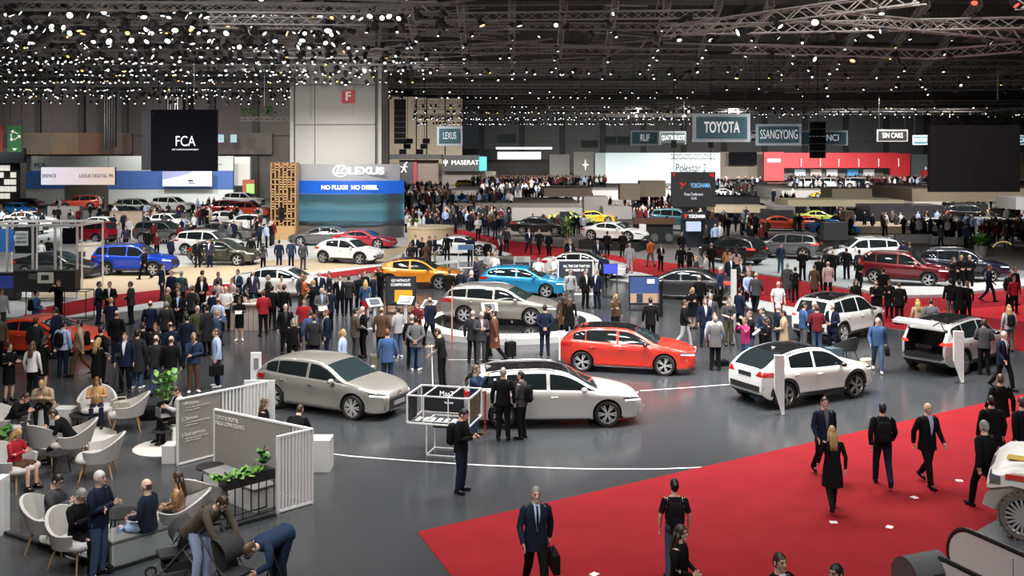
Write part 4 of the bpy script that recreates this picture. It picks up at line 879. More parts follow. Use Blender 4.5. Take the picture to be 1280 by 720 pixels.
def car_meshes(sn, variant=''):
    key = (sn, variant)
    if key in CARM: return CARM[key]
    s = SPEC[sn]; out = {}; me, bvh, sect, top = body_mesh(s, 'body', rear_cut='open' in variant); out['body'] = [me]
    W = s['W']; L0, L1 = s['tail'], s['nose']; ax = s['wb'] / 2; rw = s['rw']; R = rw + .055; low = pchip(s['low']); belt = pchip(s['belt'])
    zb = lambda x: sect(x)[2]; zr = lambda x: sect(x)[3]
    wins = []
    for (a, b) in s['wins']:
        for sg in (-1, 1):
            wins.append(pmesh('side_window', patch(bvh, side_grid(lambda v: a, lambda v: b, lambda x: zb(x) + .03, lambda x: max(zb(x) + .045, zr(x) - .045), sg, 10, 4), (0, -sg, 0))))
    out['side_window'] = wins
    def topgrid(x0, x1, fr, nx, ny):
        return [[(x0 + (x1 - x0) * i / nx, sect(x0 + (x1 - x0) * i / nx)[1] * fr * (2 * j / ny - 1), 4) for j in range(ny + 1)] for i in range(nx + 1)]
    out['windscreen'] = [pmesh('windscreen', patch(bvh, topgrid(s['ws'][0], s['ws'][1], .88, 12, 14), (0, 0, -1), .007))]
    if 'open' not in variant: out['rear_window'] = [pmesh('rear_window', patch(bvh, topgrid(s['rs'][0], s['rs'][1], .80, 16, 12), (0, 0, -1), .012))]
    # doors stand a little proud so that their gaps read
    doors = []; hand = []
    for (a, b) in s['doors']:
        for sg in (-1, 1):
            def x0(v, a=a):
                z = .28 + v * .6; e = (R + .05) ** 2 - (z - rw) ** 2
                return max(a, -ax + math.sqrt(e)) if e > 0 else a
            def x1(v, b=b):
                z = .28 + v * .6; e = (R + .05) ** 2 - (z - rw) ** 2
                return min(b, ax - math.sqrt(e)) if e > 0 else b
            doors.append(pmesh('door', patch(bvh, side_grid(x0, x1, lambda x: low(x) + (.17 if s.get('clad') else .10), lambda x: zb(x) - .012, sg, 10, 8), (0, -sg, 0), .007, .012)))
            hx = a + .14; hz = zb(hx) - .14
            h = bvh.ray_cast(Vector((hx, sg * 3, hz)), Vector((0, -sg, 0)))[0]
            if h: hand.append(MB().ell((hx, h.y + sg * .025, hz), (.10, .02, .018), 10, 6).mesh('door_handle', 60))
    out['door'] = doors; out['door_handle'] = hand
    mir = []
    for sg in (-1, 1):
        mz = zb(s['mirror']) + .07; y = sect(s['mirror'])[4] * .95
        mir.append(MB().ell((s['mirror'], sg * (y + .13), mz), (.085, .115, .07), 10, 8).bar((s['mirror'] + .02, sg * (y - .04), mz - .05), (s['mirror'], sg * (y + .06), mz - .03), .05).mesh('wing_mirror', 60))
    out['wing_mirror'] = mir
    hl = []; tl = []
    for sg in (-1, 1):
        dv = Vector((1, sg * .75, 0)).normalized(); px = Vector((-dv.y, dv.x, 0))
        # outlines given as (distance from the middle plane, height) and looked at along the car
        hl.append(pmesh('headlight', patch(bvh, quadgrid([(y * sg, z) for y, z in s['head']], 18, 4, lambda p: (4, p.x, p.y)), (-1, 0, 0))))
        tl.append(pmesh('taillight', patch(bvh, quadgrid([(y * sg, z) for y, z in s['tail4']], 20, 4, lambda p: (-4, p.x, p.y)), (1, 0, 0))))
    hh = s['head']; out['daytime_light'] = [pmesh('daytime_light', patch(bvh, quadgrid([(hh[0][0] * sg, hh[0][1]), (hh[1][0] * sg, hh[1][1]), (hh[1][0] * sg, hh[1][1] + .03), (hh[0][0] * sg, hh[0][1] + .03)], 14, 1, lambda p: (4, p.x, p.y)), (-1, 0, 0), .009)) for sg in (-1, 1)]
    out['headlight'] = hl; out['taillight'] = tl
    out['grille'] = [pmesh('grille', patch(bvh, quadgrid(s['grille'], 12, 4, lambda p: (4, p.x, p.y)), (-1, 0, 0)))]
    g = s['grille']
    out['grille_bar'] = [pmesh('grille_bar', patch(bvh, quadgrid([(g[3][0], g[3][1] + .015), (g[2][0], g[2][1] + .015), (g[2][0], g[2][1] + .04), (g[3][0], g[3][1] + .04)], 12, 1, lambda p: (4, p.x, p.y)), (-1, 0, 0)))]
    zl = low(L1) - .02
    pz = s['plate'][0]; out['front_plate'] = [pmesh('front_plate', patch(bvh, quadgrid([(-.26, pz - .14), (.26, pz - .14), (.26, pz - .03), (-.26, pz - .03)], 6, 1, lambda p: (4, p.x, p.y)), (-1, 0, 0), .012))]
    pz = s['plate'][1] + .22; out['rear_plate'] = [pmesh('rear_plate', patch(bvh, quadgrid([(-.26, pz), (.26, pz), (.26, pz + .11), (-.26, pz + .11)], 6, 1, lambda p: (-4, p.x, p.y)), (1, 0, 0), .012))]
    em = s['grille'][2][1] + .09
    e = bvh.ray_cast(Vector((4, 0, em)), Vector((-1, 0, 0)))[0]
    if e: out['emblem'] = [MB().tube([(e.x + .008, math.cos(t * PI / 8) * .075, e.z + math.sin(t * PI / 8) * .05) for t in range(17)], .011, 5, ref=(1, 0, 0)).mesh('emblem', 60)]
    lowr = min(.40, low(L0) + .02)
    out['rear_bumper'] = [pmesh('rear_bumper', patch(bvh, quadgrid([(-.76 * W, low(L0) + .01), (.76 * W, low(L0) + .01), (.80 * W, low(L0) + .17), (-.80 * W, low(L0) + .17)], 14, 3, lambda p: (-4, p.x, p.y)), (1, 0, 0)))]
    if s.get('clad'):
        arch = []; sill = []
        for sg in (-1, 1):
            for a in (-ax, ax):
                gr = [[(a + math.cos(PI * (i / 20)) * rr, sg * 3, rw + .01 + math.sin(PI * (i / 20)) * rr) for i in range(21)] for rr in (R + .003, R + .07)]
                arch.append(pmesh('arch_trim', patch(bvh, gr, (0, -sg, 0), .008)))
            sill.append(pmesh('sill_trim', patch(bvh, side_grid(lambda v: -ax + R + .05, lambda v: ax - R - .05, lambda x: low(x) + .025, lambda x: low(x) + .15, sg, 10, 2), (0, -sg, 0), .008)))
        out['arch_trim'] = arch; out['sill_trim'] = sill
    else:
        out['sill_trim'] = [pmesh('sill_trim', patch(bvh, side_grid(lambda v: -ax + R + .04, lambda v: ax - R - .04, lambda x: low(x) + .02, lambda x: low(x) + .055, sg, 10, 1), (0, -sg, 0), .008)) for sg in (-1, 1)]
    x0, x1 = s['rs'][1] + .02, s['ws'][0] - .01
    if 'blackroof' in variant: out['roof_panel'] = [pmesh('roof_panel', patch(bvh, topgrid(x0, x1, .76 if 'pano' in variant else .97, 12, 10), (0, 0, -1), .006))]
    if s['rail']:
        out['roof_rail'] = [MB().tube([(x, sg * sect(x)[1] * .90, sect(x)[3] + (.055 if 0 < i < 6 else .01)) for i, x in enumerate([x0 + .1 + (x1 - x0 - .25) * k / 6 for k in range(7)])], .018, 6).mesh('roof_rail', 60) for sg in (-1, 1)]
    out['roof_fin'] = [MB().add([(x0 + .18, -.02, top(x0 + .18) - .01), (x0 + .18, .02, top(x0 + .18) - .01), (x0 + .36, 0, top(x0 + .36) - .01), (x0 + .16, 0, top(x0 + .2) + .07)], [(0, 1, 3), (1, 2, 3), (2, 0, 3), (0, 2, 1)]).mesh('roof_fin')]
    CARM[key] = (out, s); return CARM[key]
RED_T = {}
def car(sn, loc, head, paint, label, variant='', far=False, group=None, name='car', lit=False, rimm=None, roofm=None, ns=5, scale=1.0):
    out, s = car_meshes(sn, variant)
    e = empty(name, loc, head, label, 'car', group); e.scale = (scale,) * 3
    pm = PAINT[paint]
    mats = dict(body=[pm, gaps], side_window=glassd, windscreen=glassv, rear_window=glassd, door=pm, door_handle=chrome if paint in ('silver', 'bronze', 'pearl') else pm, wing_mirror=pm, headlight=headl, daytime_light=drl, taillight=taillit if lit else taill, grille=plastic, grille_bar=chrome if sn in ('hatch', 'wagon', 'sedan') else plastic,
                front_plate=platel, rear_plate=platew, emblem=chrome, rear_bumper=plastic, arch_trim=plastic, sill_trim=plastic if s.get('clad') else chrome, roof_panel=roofm or blackgloss, roof_rail=steel, roof_fin=pm)
    if roofm or ('blackroof' in variant and 'pano' not in variant): mats['wing_mirror'] = blackgloss
    skip = ('roof_fin', 'daytime_light', 'emblem', 'door_handle', 'roof_rail', 'sill_trim', 'front_plate', 'rear_plate', 'grille_bar') if far else ()
    for part, meshes in out.items():
        if part in skip: continue
        for me in meshes: inst(part, me, mats[part], e)
    t, r = wheel_meshes(s['rw'], .225, ns)
    for a in (-s['wb'] / 2, s['wb'] / 2):
        for sg in (-1, 1):
            w = inst('wheel', t, rubber, e, (a, sg * (s['W'] - .118), s['rw']), (0, 0, 0 if sg < 0 else PI))
            inst('rim', r, [rimm or alloy, gaps], w)
    return e
def by_wheels(sn, pr, pf, right_side=True, z=0.0):
    """centre and heading from the rear and front wheel contacts on the side that is seen"""
    a, b = G(*pr, z), G(*pf, z); h = (b - a).normalized(); n = Vector((h.y, -h.x, 0)) if right_side else Vector((-h.y, h.x, 0))
    return (a + b) / 2 - n * (SPEC[sn]['W'] - .02), math.atan2(h.y, h.x)
def put(sn, c, deg, paint, label, z=0.012, **k):
    p = G(c[0], c[1], z); return car(sn, p, math.radians(deg), paint, label, **k)
dalloy = M('dark_alloy', (.42, .42, .43), .3, metal=.6)
l, h = by_wheels('hatch', (345, 511.5), (435, 524.5), z=.012); car('hatch', l, h, 'silver', 'silver grey hatchback with bright windscreen beside the white slatted partition', ns=7)
l, h = by_wheels('wagon', (627, 536), (761, 534), z=.012); car('wagon', l, h, 'pearl', 'pearl white estate car with dark roof standing in front of the red hatchback', variant='blackroof pano', ns=6)
l, h = by_wheels('hatch', (729, 465), (828.7, 470), z=.012); car('hatch', l, h, 'red', 'bright red hatchback with glossy black roof', variant='blackroof', ns=5)
l, h = by_wheels('coupe_suv', (982.5, 511.2), (1070.7, 497.5), z=.012); car('coupe_suv', l, h, 'white', 'white coupe crossover with black roof seen from behind beside a white totem', variant='blackroof', ns=5, rimm=dalloy)
# compact SUV with its tailgate raised
P0 = Vector((13.73, 31.2, .012)); h = math.radians(41); hv = Vector((math.cos(h), math.sin(h), 0)); nl = Vector((-hv.y, hv.x, 0))
e = car('suv', P0 + hv * 2.28 + nl * .93, h, 'pearl', 'silver white SUV with black roof and its tailgate raised open', variant='blackroof open', ns=5, lit=True, rimm=dalloy)
tg = MB(); 
for (x0, z0, x1, z1, w) in ((-2.02, 1.68, -2.62, 1.80, .60), (-2.62, 1.80, -2.98, 1.74, .68)):
    tg.add([(x0, -w, z0), (x0, w, z0), (x1, w * .98, z1), (x1, -w * .98, z1), (x0, -w, z0 - .07), (x0, w, z0 - .07), (x1, w * .98, z1 - .08), (x1, -w * .98, z1 - .08)], [(0, 1, 2, 3), (7, 6, 5, 4), (0, 4, 5, 1), (1, 5, 6, 2), (2, 6, 7, 3), (3, 7, 4, 0)])
o = tg.build('tailgate', PAINT['pearl'], e)
MB().box((-2.33, 0, 1.685), (.50, 1.0, .02), mat=Matrix.Rotation(math.radians(-11), 3, 'Y').inverted()).build('tailgate_trim', plastic, o)
MB().bar((-1.95, -.58, 1.35), (-2.35, -.60, 1.70), .03).build('gas_strut', steel, e); MB().bar((-1.95, .58, 1.35), (-2.35, .60, 1.70), .03).build('gas_strut', steel, e)
MB().box((-1.1, 0, .95), (.12, 1.15, .5)).box((-1.1, -.33, 1.27), (.1, .3, .2)).box((-1.1, .33, 1.27), (.1, .3, .2)).build('rear_seat', plastic, e)
put('suv', (1050, 420), 43, 'white', 'white SUV with black roof parked beyond the group of men in blue and grey', variant='blackroof', ns=5, lit=True)
TZ = .34
put('wagon', (628, 401), -13, 'bronze', 'silver estate car with bronze tint standing on the round turntable', z=TZ, ns=6)
put('hatch', (654, 368), -13, 'cyan', 'bright blue hatchback behind the turntable', ns=5)
put('coupe_suv', (521, 359), -4, 'orange', 'orange crossover with black roof left of the bright blue hatchback', variant='blackroof', ns=5, rimm=dalloy)
put('sedan', (731, 346), -17, 'white', 'white saloon with glossy black roof behind the dark notice board', variant='blackroof')
put('sedan', (852, 372), 163, 'grey', 'dark grey saloon with red tail lights beside the white totem', lit=True)
put('suv', (915, 328), 128, 'black', 'black SUV seen from behind with round red lamp beside the aisle', lit=True, z=.06)
put('suv', (982, 322), 152, 'mgrey', 'grey SUV with lit tail lights behind the red aisle', lit=True, z=.06)
put('suv', (1078, 330), 176, 'white', 'white SUV with dark windows beyond the row of onlookers', lit=False, z=.06)
put('suv', (1130, 354), -31, 'dred', 'dark red SUV at the white kerb of the pale stand', z=.10)
put('suv', (1204, 349), -25, 'dblue', 'dark blue SUV right of the dark red SUV', z=.10)
l, h = by_wheels('suv', (128.7, 344.5), (193.7, 345), z=.04); car('suv', l, h, 'blue', 'vivid blue SUV on the wood floor at left', ns=6, scale=1.03)
l, h = by_wheels('coupe_suv', (398, 328.5), (455, 331), z=.04); car('coupe_suv', l, h, 'white', 'white crossover in front of the curved display wall', rimm=dalloy)
l, h = by_wheels('coupe_suv', (242, 331.5), (300, 332.5), z=.04); car('coupe_suv', l, h, 'green', 'grey green crossover beside two men in dark suits', ns=5)
FARK = dict(far=True)
put('suv', (262, 318), -8, 'white', 'white SUV behind the grey green crossover', z=.04, **FARK)
put('sedan', (402, 306), 176, 'mgrey', 'dark grey saloon below the curved screen', z=.04, **FARK)
put('sports', (455, 309), -12, 'rred', 'ruby red coupe behind the white crossover', z=.04, scale=1.05, **FARK)
put('sports', (576, 318), -6, 'white', 'white coupe right of the round wood counter', z=.04, scale=1.05, **FARK)
put('sports', (52, 438), -6, 'ored', 'red low sports car at left among the standing crowd', scale=1.0)
put('sedan', (72, 346), -8, 'black', 'black saloon inside the glass display frame at left', z=.04, **FARK)
put('sedan', (355, 369), -6, 'white', 'white saloon half hidden by the crowd at the bar', **FARK)
put('sports', (768, 300), -28, 'white', 'white sports coupe raised on the dark tyre stand', z=.65, scale=1.08, **FARK)
# cars of the stands further away
GF = 'cars of the far stands'
for (sn, x, y, dg, pt, z, l) in [
    ('suv', 100, 262, -172, 'ored', .5, 'orange red hatchback under the long led banner'), ('sedan', 150, 275, 170, 'black', .1, 'black car with bright lamps under the blue band'), ('suv', 172, 268, -6, 'sgreen', .5, 'pale green pickup shaped car before the white stand wall'),
    ('suv', 216, 265, -8, 'white', .6, 'white SUV under the lilac wall screen'), ('mini', 212, 287, -14, 'white', .1, 'small white city car with dark roof in front of the grey block'), ('suv', 276, 270, 172, 'rred', .4, 'bright red SUV left of the purple car'),
    ('suv', 305, 259, -8, 'white', .9, 'white SUV behind the red cars left of the lattice tower'), ('suv', 312, 272, -8, 'ored', .3, 'orange red car right of the bright red SUV'), ('mini', 122, 292, 165, 'white', .1, 'small white car with dark roof left of the pale desk'),
    ('sedan', 24, 291, -6, 'white', .1, 'white saloon at the left edge in front of another'), ('sedan', 38, 283, -6, 'white', .1, 'white saloon at the left edge, rear one of two'), ('mini', 27, 270, -10, 'oblue', .1, 'small bright blue car at the left edge'), ('sedan', 30, 262, 175, 'black', .1, 'black car at the left edge behind the bright blue one'),
    ('suv', 113, 303, 160, 'rred', .1, 'red car behind the pale curved desk'), ('suv', 205, 303, -10, 'mgrey', .1, 'grey blue SUV behind the vivid blue SUV'), ('sedan', 283, 300, -12, 'mgrey', .05, 'grey saloon behind the white SUV at left'), ('mini', 307, 288, 175, 'white', .1, 'small white car left of the lattice tower'), ('mini', 286, 283, -10, 'pearl', .1, 'small pale car behind the grey saloon at left'),
    ('sports', 577, 257, -168, 'oblue', 1.0, 'bright blue sports car on the grey plinth wall, left one'), ('sports', 618, 255, 10, 'oblue', 1.0, 'bright blue sports car on the grey plinth wall, right one'), ('sports', 543, 245, 170, 'ored', .3, 'orange red sports car left of the bright blue ones'),
    ('sports', 712, 281, -20, 'lime', .3, 'lime coloured sports car behind the palm'), ('sports', 741, 279, 5, 'yellow', .2, 'yellow low sports car left of the pale sports coupe'), ('suv', 845, 284, -20, 'teal', .3, 'pale teal van below the dark YOKOHAMA screen'), ('sedan', 675, 292, -10, 'black', .2, 'black car before the grey partition wall'),
    ('sports', 975, 287, -8, 'ored', .1, 'orange red sports car at left of the low row behind the grey SUV'), ('sports', 1012, 287, 4, 'ored', .1, 'orange red sports car second in the low row behind the grey SUV'), ('sports', 1040, 292, 2, 'oblue', .1, 'blue sports car behind the white SUV'),
    ('sports', 1022, 279, -6, 'lime', .2, 'pale lime sports car behind the orange red pair'), ('sports', 1090, 249, -4, 'dgreen', .7, 'dark green sports car below the red stand, left one'), ('sports', 1113, 250, 4, 'dgreen', .7, 'dark green sports car below the red stand, right one'), ('sports', 1158, 249, 175, 'yellow', .6, 'ochre sports car below the black hanging panel'),
    ('suv', 1213, 279, -14, 'black', .7, 'black car with bright lamps on the plinth at far right'), ('sports', 1033, 247, 170, 'yellow', .4, 'yellow sports car left of the dark green pair'), ('suv', 1003, 235, 175, 'white', 1.39, 'white car at the left end of the red stand'), ('suv', 1037, 235, 8, 'white', 1.39, 'white car in the middle of the red stand'), ('suv', 1072, 235, -10, 'white', 1.39, 'white car at the right of the red stand'),
    ('sedan', 706, 232, 5, 'pearl', 1.39, 'pale saloon before the star wall, left one'), ('sedan', 724, 232.5, -8, 'pearl', 1.39, 'pale saloon before the star wall, right one'), ('sedan', 850, 240, -6, 'pearl', .3, 'pale car in front of the luminous back wall'), ('sports', 1155, 237, 170, 'pearl', 1.0, 'pale sports car right of the red stand'), ('sports', 905, 246, 0, 'pearl', .4, 'pale sports car right of the YOKOHAMA screen'),
    ('sports', 1165, 290, 5, 'pearl', .3, 'pale open sports car in the right middle distance'), ('sedan', 930, 262, 5, 'black', .1, 'black car behind the pale low wall'), ('suv', 585, 236, 0, 'yellow', .4, 'gold coloured car below the MASERATI sign')]:
    put(sn, (x, y), dg, pt, l, z=z, **FARK)
# round turntable with glossy top and white ring
p = G(638, 409.5, 0); R0 = 115 * p.y / F
e = empty('turntable', p, 0, 'large round turntable with white rim carrying the silver estate car', 'turntable')
n = 64
MB().lathe([(R0, 0), (R0, .24), (R0 - .05, .30), (R0 * .83, .31)], n).build('rim', M('turntable_white', (.50, .50, .50), .35), e, 35)
MB().lathe([(R0 * .825, .2), (R0 * .825, .325), (.01, .33)], n).build('rotating_plate', M('turntable_glossy', (.025, .025, .027), .08, coat=1.0), e, 35)
MB().lathe([(R0 - .10, .001), (R0 - .06, .03)], n).build('shadow_gap', black, e)
# rally pick-up cut by the right edge on its grey plinth
e = empty('rally_car', (0, 0, 0), 0, 'muddy white rally pickup with big tyres at the right edge', 'car')
w0 = G(1281, 674, .25); hd = math.radians(150)
e.location = w0; e.rotation_euler = (0, 0, hd)
# local: x forward, wheel contact of the front left wheel at the origin, car body to +y... the seen side is the left one
t, r = wheel_meshes(.42, .30, 10); rimg = M('rally_rim', (.5, .5, .49), .4, metal=.6); mud = M('rally_tyre', (.12, .105, .09), .9, noise=.4, nscale=12, bump=.5)
whl = []
for (x, y) in ((0, 0), (0, -1.7), (-3.0, 0), (-3.0, -1.7)):
    w = inst('wheel', t, mud, e, (x, y, .42), (0, 0, PI if y == 0 else 0)); inst('rim', r, [rimg, gaps], w)
    mb = MB()
    for k in range(26):
        a = 2 * PI * k / 26; mb.box((math.cos(a) * .425, 0, math.sin(a) * .425), (.035, .30, .05), mat=Matrix.Rotation(-a, 3, 'Y'))
    o = mb.build('tread_blocks', mud, w); o['kind'] = 'stuff'
rwht = M('rally_white', (.70, .69, .66), .45, noise=.2, nscale=5)
def hull(name, secs, m, n_=None):
    mb = MB(); k = len(secs[0]); vs = [p for s_ in secs for p in s_]
    fs = [(i * k + j, i * k + (j + 1) % k, (i + 1) * k + (j + 1) % k, (i + 1) * k + j) for i in range(len(secs) - 1) for j in range(k)]
    fs += [tuple(range(k))[::-1], tuple((len(secs) - 1) * k + j for j in range(k))]
    return mb.add(vs, fs).build(name, m, e, 35)
def rs(x, z0, z1, w, tw, tz): return [(x, -.85 - w, z0), (x, -.85 + w, z0), (x, -.85 + w, z1), (x, -.85 + tw, tz), (x, -.85 - tw, tz), (x, -.85 - w, z1)]
hull('body', [rs(.56, .82, .95, .66, .5, 1.02), rs(.50, .78, 1.08, .82, .66, 1.16), rs(.32, .92, 1.14, .92, .78, 1.28), rs(-.2, .95, 1.16, .95, .80, 1.34), rs(-.62, .95, 1.18, .93, .80, 1.38), rs(-.65, .45, 1.18, .92, .80, 1.38), rs(-1.25, .45, 1.22, .92, .66, 1.86), rs(-2.4, .45, 1.22, .92, .66, 1.88), rs(-2.45, .8, 1.2, .92, .85, 1.26), rs(-3.9, .8, 1.18, .9, .8, 1.22)], rwht)
for sg in (0, -1.7):
    so = 1 if sg == 0 else -1
    MB().tube([(math.cos(a) * .56, sg + so * .05, .44 + math.sin(a) * .54) for a in [.1 + i * .27 for i in range(11)]], [(.13, .035)] * 11, 8).build('arch_flare', M('arch_flare', (.34, .33, .31), .5), e, 50)
    vs = []
    for x, zt_ in ((.60, .98), (.52, 1.10), (.2, 1.24), (-.3, 1.27), (-.75, 1.22)):
        zb_ = max(.86, .44 + math.sqrt(max(0, .56 ** 2 - min(abs(x), .559) ** 2)) - .02); zb_ = min(zb_, zt_ - .08)
        vs += [(x, sg - so * .45, zb_), (x, sg + so * .13, zb_), (x, sg + so * .12, zt_ - .07), (x, sg + so * .03, zt_), (x, sg - so * .45, zt_ + .05)]
    MB().add(vs, [(i * 5 + j, i * 5 + (j + 1) % 5, i * 5 + 5 + (j + 1) % 5, i * 5 + 5 + j) for i in range(4) for j in range(5)] + [(0, 1, 2, 3, 4), (20, 21, 22, 23, 24)]).build('fender', rwht, e, 35)
MB().box((.36, -.85, .72), (.2, 1.4, .2)).build('front_bumper', plastic, e)
for y in (-.04, -1.66): MB().box((.47, y, 1.02), (.18, .36, .15)).build('headlight', headl, e)
MB().box((.56, -.85, .98), (.06, .8, .16)).build('grille', plastic, e)
MB().box((.1, -.35, 1.325), (.4, .3, .012), mat=Matrix.Rotation(-.02, 3, 'Y')).build('yellow_sticker', M('sticker_ochre', (.5, .33, .05), .5, noise=.5, nscale=9), e)
MB().box((.12, .135, 1.10), (.36, .02, .09)).build('red_sticker', M('sticker_red', (.55, .04, .03), .5), e); MB().box((-.3, .135, 1.05), (.3, .02, .06)).build('dark_sticker', plastic, e)
MB().box((-.95, -.85, 1.62), (.03, 1.25, .6), mat=Matrix.Rotation(.85, 3, 'Y')).build('windscreen', glassv, e)
o = slab('plinth', [(1189, 700), (1310, 628), (1800, 720), (1500, 1000)], 0.0, .25, M('plinth_slate', (.075, .08, .088), .5, noise=.1), False); tag(o, 'grey low plinth under the rally pickup', 'plinth')
# ================================================================== PEOPLE
def pose_def(p):
    """joints for a person 1.75 m tall facing -Y; the person's right is -X"""
    d = dict(P=Vector((0, 0, .94)), lean=0.0, pitch=0.0, yaw=0.0,
             legs=[[Vector((s * .10, -.015, .50)), Vector((s * .115, .03, .085)), Vector((s * .25, -1, 0))] for s in (-1, 1)],
             arms=[[Vector((s * .265, .03, 1.14)), Vector((s * .27, -.05, .88))] for s in (-1, 1)])
    A = lambda s, e, w: d['arms'].__setitem__(0 if s < 0 else 1, [Vector(e), Vector(w)])
    Lg = lambda s, k, a, t=(0, -1, 0): d['legs'].__setitem__(0 if s < 0 else 1, [Vector(k), Vector(a), Vector(t)])
    if p == 'front':                                   # hands together in front of the body
        for s in (-1, 1): A(s, (s * .26, .0, 1.13), (s * .075, -.24, 1.06))
    elif p == 'cross':
        A(-1, (-.25, -.06, 1.15), (.09, -.22, 1.20)); A(1, (.25, -.06, 1.15), (-.09, -.20, 1.16))
    elif p == 'behind':
        for s in (-1, 1): A(s, (s * .28, .10, 1.15), (s * .05, .19, .97))
    elif p == 'phone':
        A(-1, (-.25, -.06, 1.14), (-.10, -.30, 1.20)); d['pitch'] = .35
    elif p == 'phone2':
        for s in (-1, 1): A(s, (s * .25, -.06, 1.15), (s * .06, -.29, 1.18))
        d['pitch'] = .45
    elif p == 'photo':
        for s in (-1, 1): A(s, (s * .27, -.20, 1.28), (s * .07, -.30, 1.52))
    elif p == 'chin':
        A(-1, (-.20, -.13, 1.13), (-.03, -.20, 1.43)); A(1, (.25, -.03, 1.14), (-.10, -.21, 1.12))
    elif p in ('walk', 'walk2'):
        k = 1 if p == 'walk' else -1
        Lg(k, (k * .10, -.17, .52), (k * .10, -.24, .10)); Lg(-k, (-k * .10, .08, .50), (-k * .10, .36, .17), (0, -1, -.35))
        A(k, (k * .26, .10, 1.14), (k * .25, .12, .89)); A(-k, (-k * .26, -.02, 1.14), (-k * .24, -.22, .93))
    elif p == 'mop':
        A(-1, (-.22, -.16, 1.18), (-.02, -.42, 1.16)); A(1, (.24, -.08, 1.12), (.05, -.40, .90)); d['lean'] = .15; d['pitch'] = .3
    elif p == 'bend':
        d['lean'] = .85; d['pitch'] = .35; d['P'] = Vector((0, .10, .92))
        for s in (-1, 1): A(s, (s * .24, -.44, .98), (s * .16, -.62, .76))
    elif p == 'bend2':
        d['lean'] = 1.62; d['pitch'] = .5; d['P'] = Vector((0, .12, .93))
        for s in (-1, 1): A(s, (s * .26, -.40, .68), (s * .10, -.52, .78 if s < 0 else .55))
    elif p in ('sit', 'sitlean', 'sitcross', 'sitphone', 'sitback'):
        d['P'] = Vector((0, .0, .53)); o = .41
        for s in (-1, 1):
            Lg(s, (s * .13, -.43, .53), (s * .14, -.45, .085)); A(s, (s * .27, .0, .76), (s * .11, -.27, .68))
        if p == 'sitlean':
            d['lean'] = .55; d['pitch'] = .3
            for s in (-1, 1): A(s, (s * .25, -.32, .72), (s * .06, -.50, .80))
        if p == 'sitcross':
            d['lean'] = -.15; Lg(1, (.06, -.45, .63), (-.14, -.66, .30), (-.3, -1, -.3))
        if p == 'sitphone':
            d['pitch'] = .5
            for s in (-1, 1): A(s, (s * .25, -.12, .78), (s * .05, -.32, .86))
        if p == 'sitback':
            d['lean'] = -.22
    return d
def torso_m(d): return Matrix.Translation(d['P']) @ Matrix.Rotation(d['lean'], 4, 'X')
def head_m(d): return torso_m(d) @ Matrix.Translation((0, -.005, .60)) @ Matrix.Rotation(d['pitch'] - d['lean'] * .55 * (1 if d['lean'] > 0 else 1), 4, 'X') @ Matrix.Translation((0, -.015, .10))
def shoulder(d, s): return torso_m(d) @ Vector((s * .18, .005, .475))
def rings(mb, d, prof, n=14, mi=0):
    """torso rings (z over the pelvis, half width, half depth, y offset) in the torso's own frame"""
    T = torso_m(d); vs = []
    for (z, a, b, yo) in prof:
        for k in range(n):
            t = 2 * PI * k / n; c, s_ = math.cos(t), math.sin(t)
            vs.append(T @ Vector((a * math.copysign(abs(c) ** .8, c), yo + b * math.copysign(abs(s_) ** .85, s_), z)))
    fs = [(i * n + k, i * n + (k + 1) % n, (i + 1) * n + (k + 1) % n, (i + 1) * n + k) for i in range(len(prof) - 1) for k in range(n)]
    fs += [tuple(range(n))[::-1], tuple((len(prof) - 1) * n + k for k in range(n))]
    mb.add(vs, fs, mi)
def headfn(p):
    z = p.z; x, y = p.x, p.y
    if z < 0: x *= 1 - .30 * z * z; 
    if z < -.2 and y < 0: y *= 1 - .10 * (-z)
    if y > 0: y *= 1.06
    return Vector((x, y, z))
def hand(mb, w, dirn, s, n=6):
    d = dirn.normalized(); side = Vector((0, -1, 0)) if abs(d.z) > .6 else Vector((0, 0, 1))
    side = (side - d * side.dot(d)).normalized(); th = d.cross(side)
    w = Vector(w)
    mb.tube([w, w + d * .035, w + d * .085], [(.026, .02), (.040, .016), (.038, .013)], n, ref=th)
    for i in range(4):
        o = (i - 1.5) * .020; L = (.065, .078, .074, .058)[i]
        b = w + d * .078 + side * o; cu = th * (.018 if s < 0 else -.018)
        mb.tube([b, b + d * L * .5 + cu * .4, b + d * L * .9 + cu * 1.6], [.0095, .009, .0065], 5)
    b = w + d * .025 + side * .030
    mb.tube([b, b + d * .03 + side * .028, b + d * .065 + side * .032], [.013, .011, .008], 5)
BODY = {}
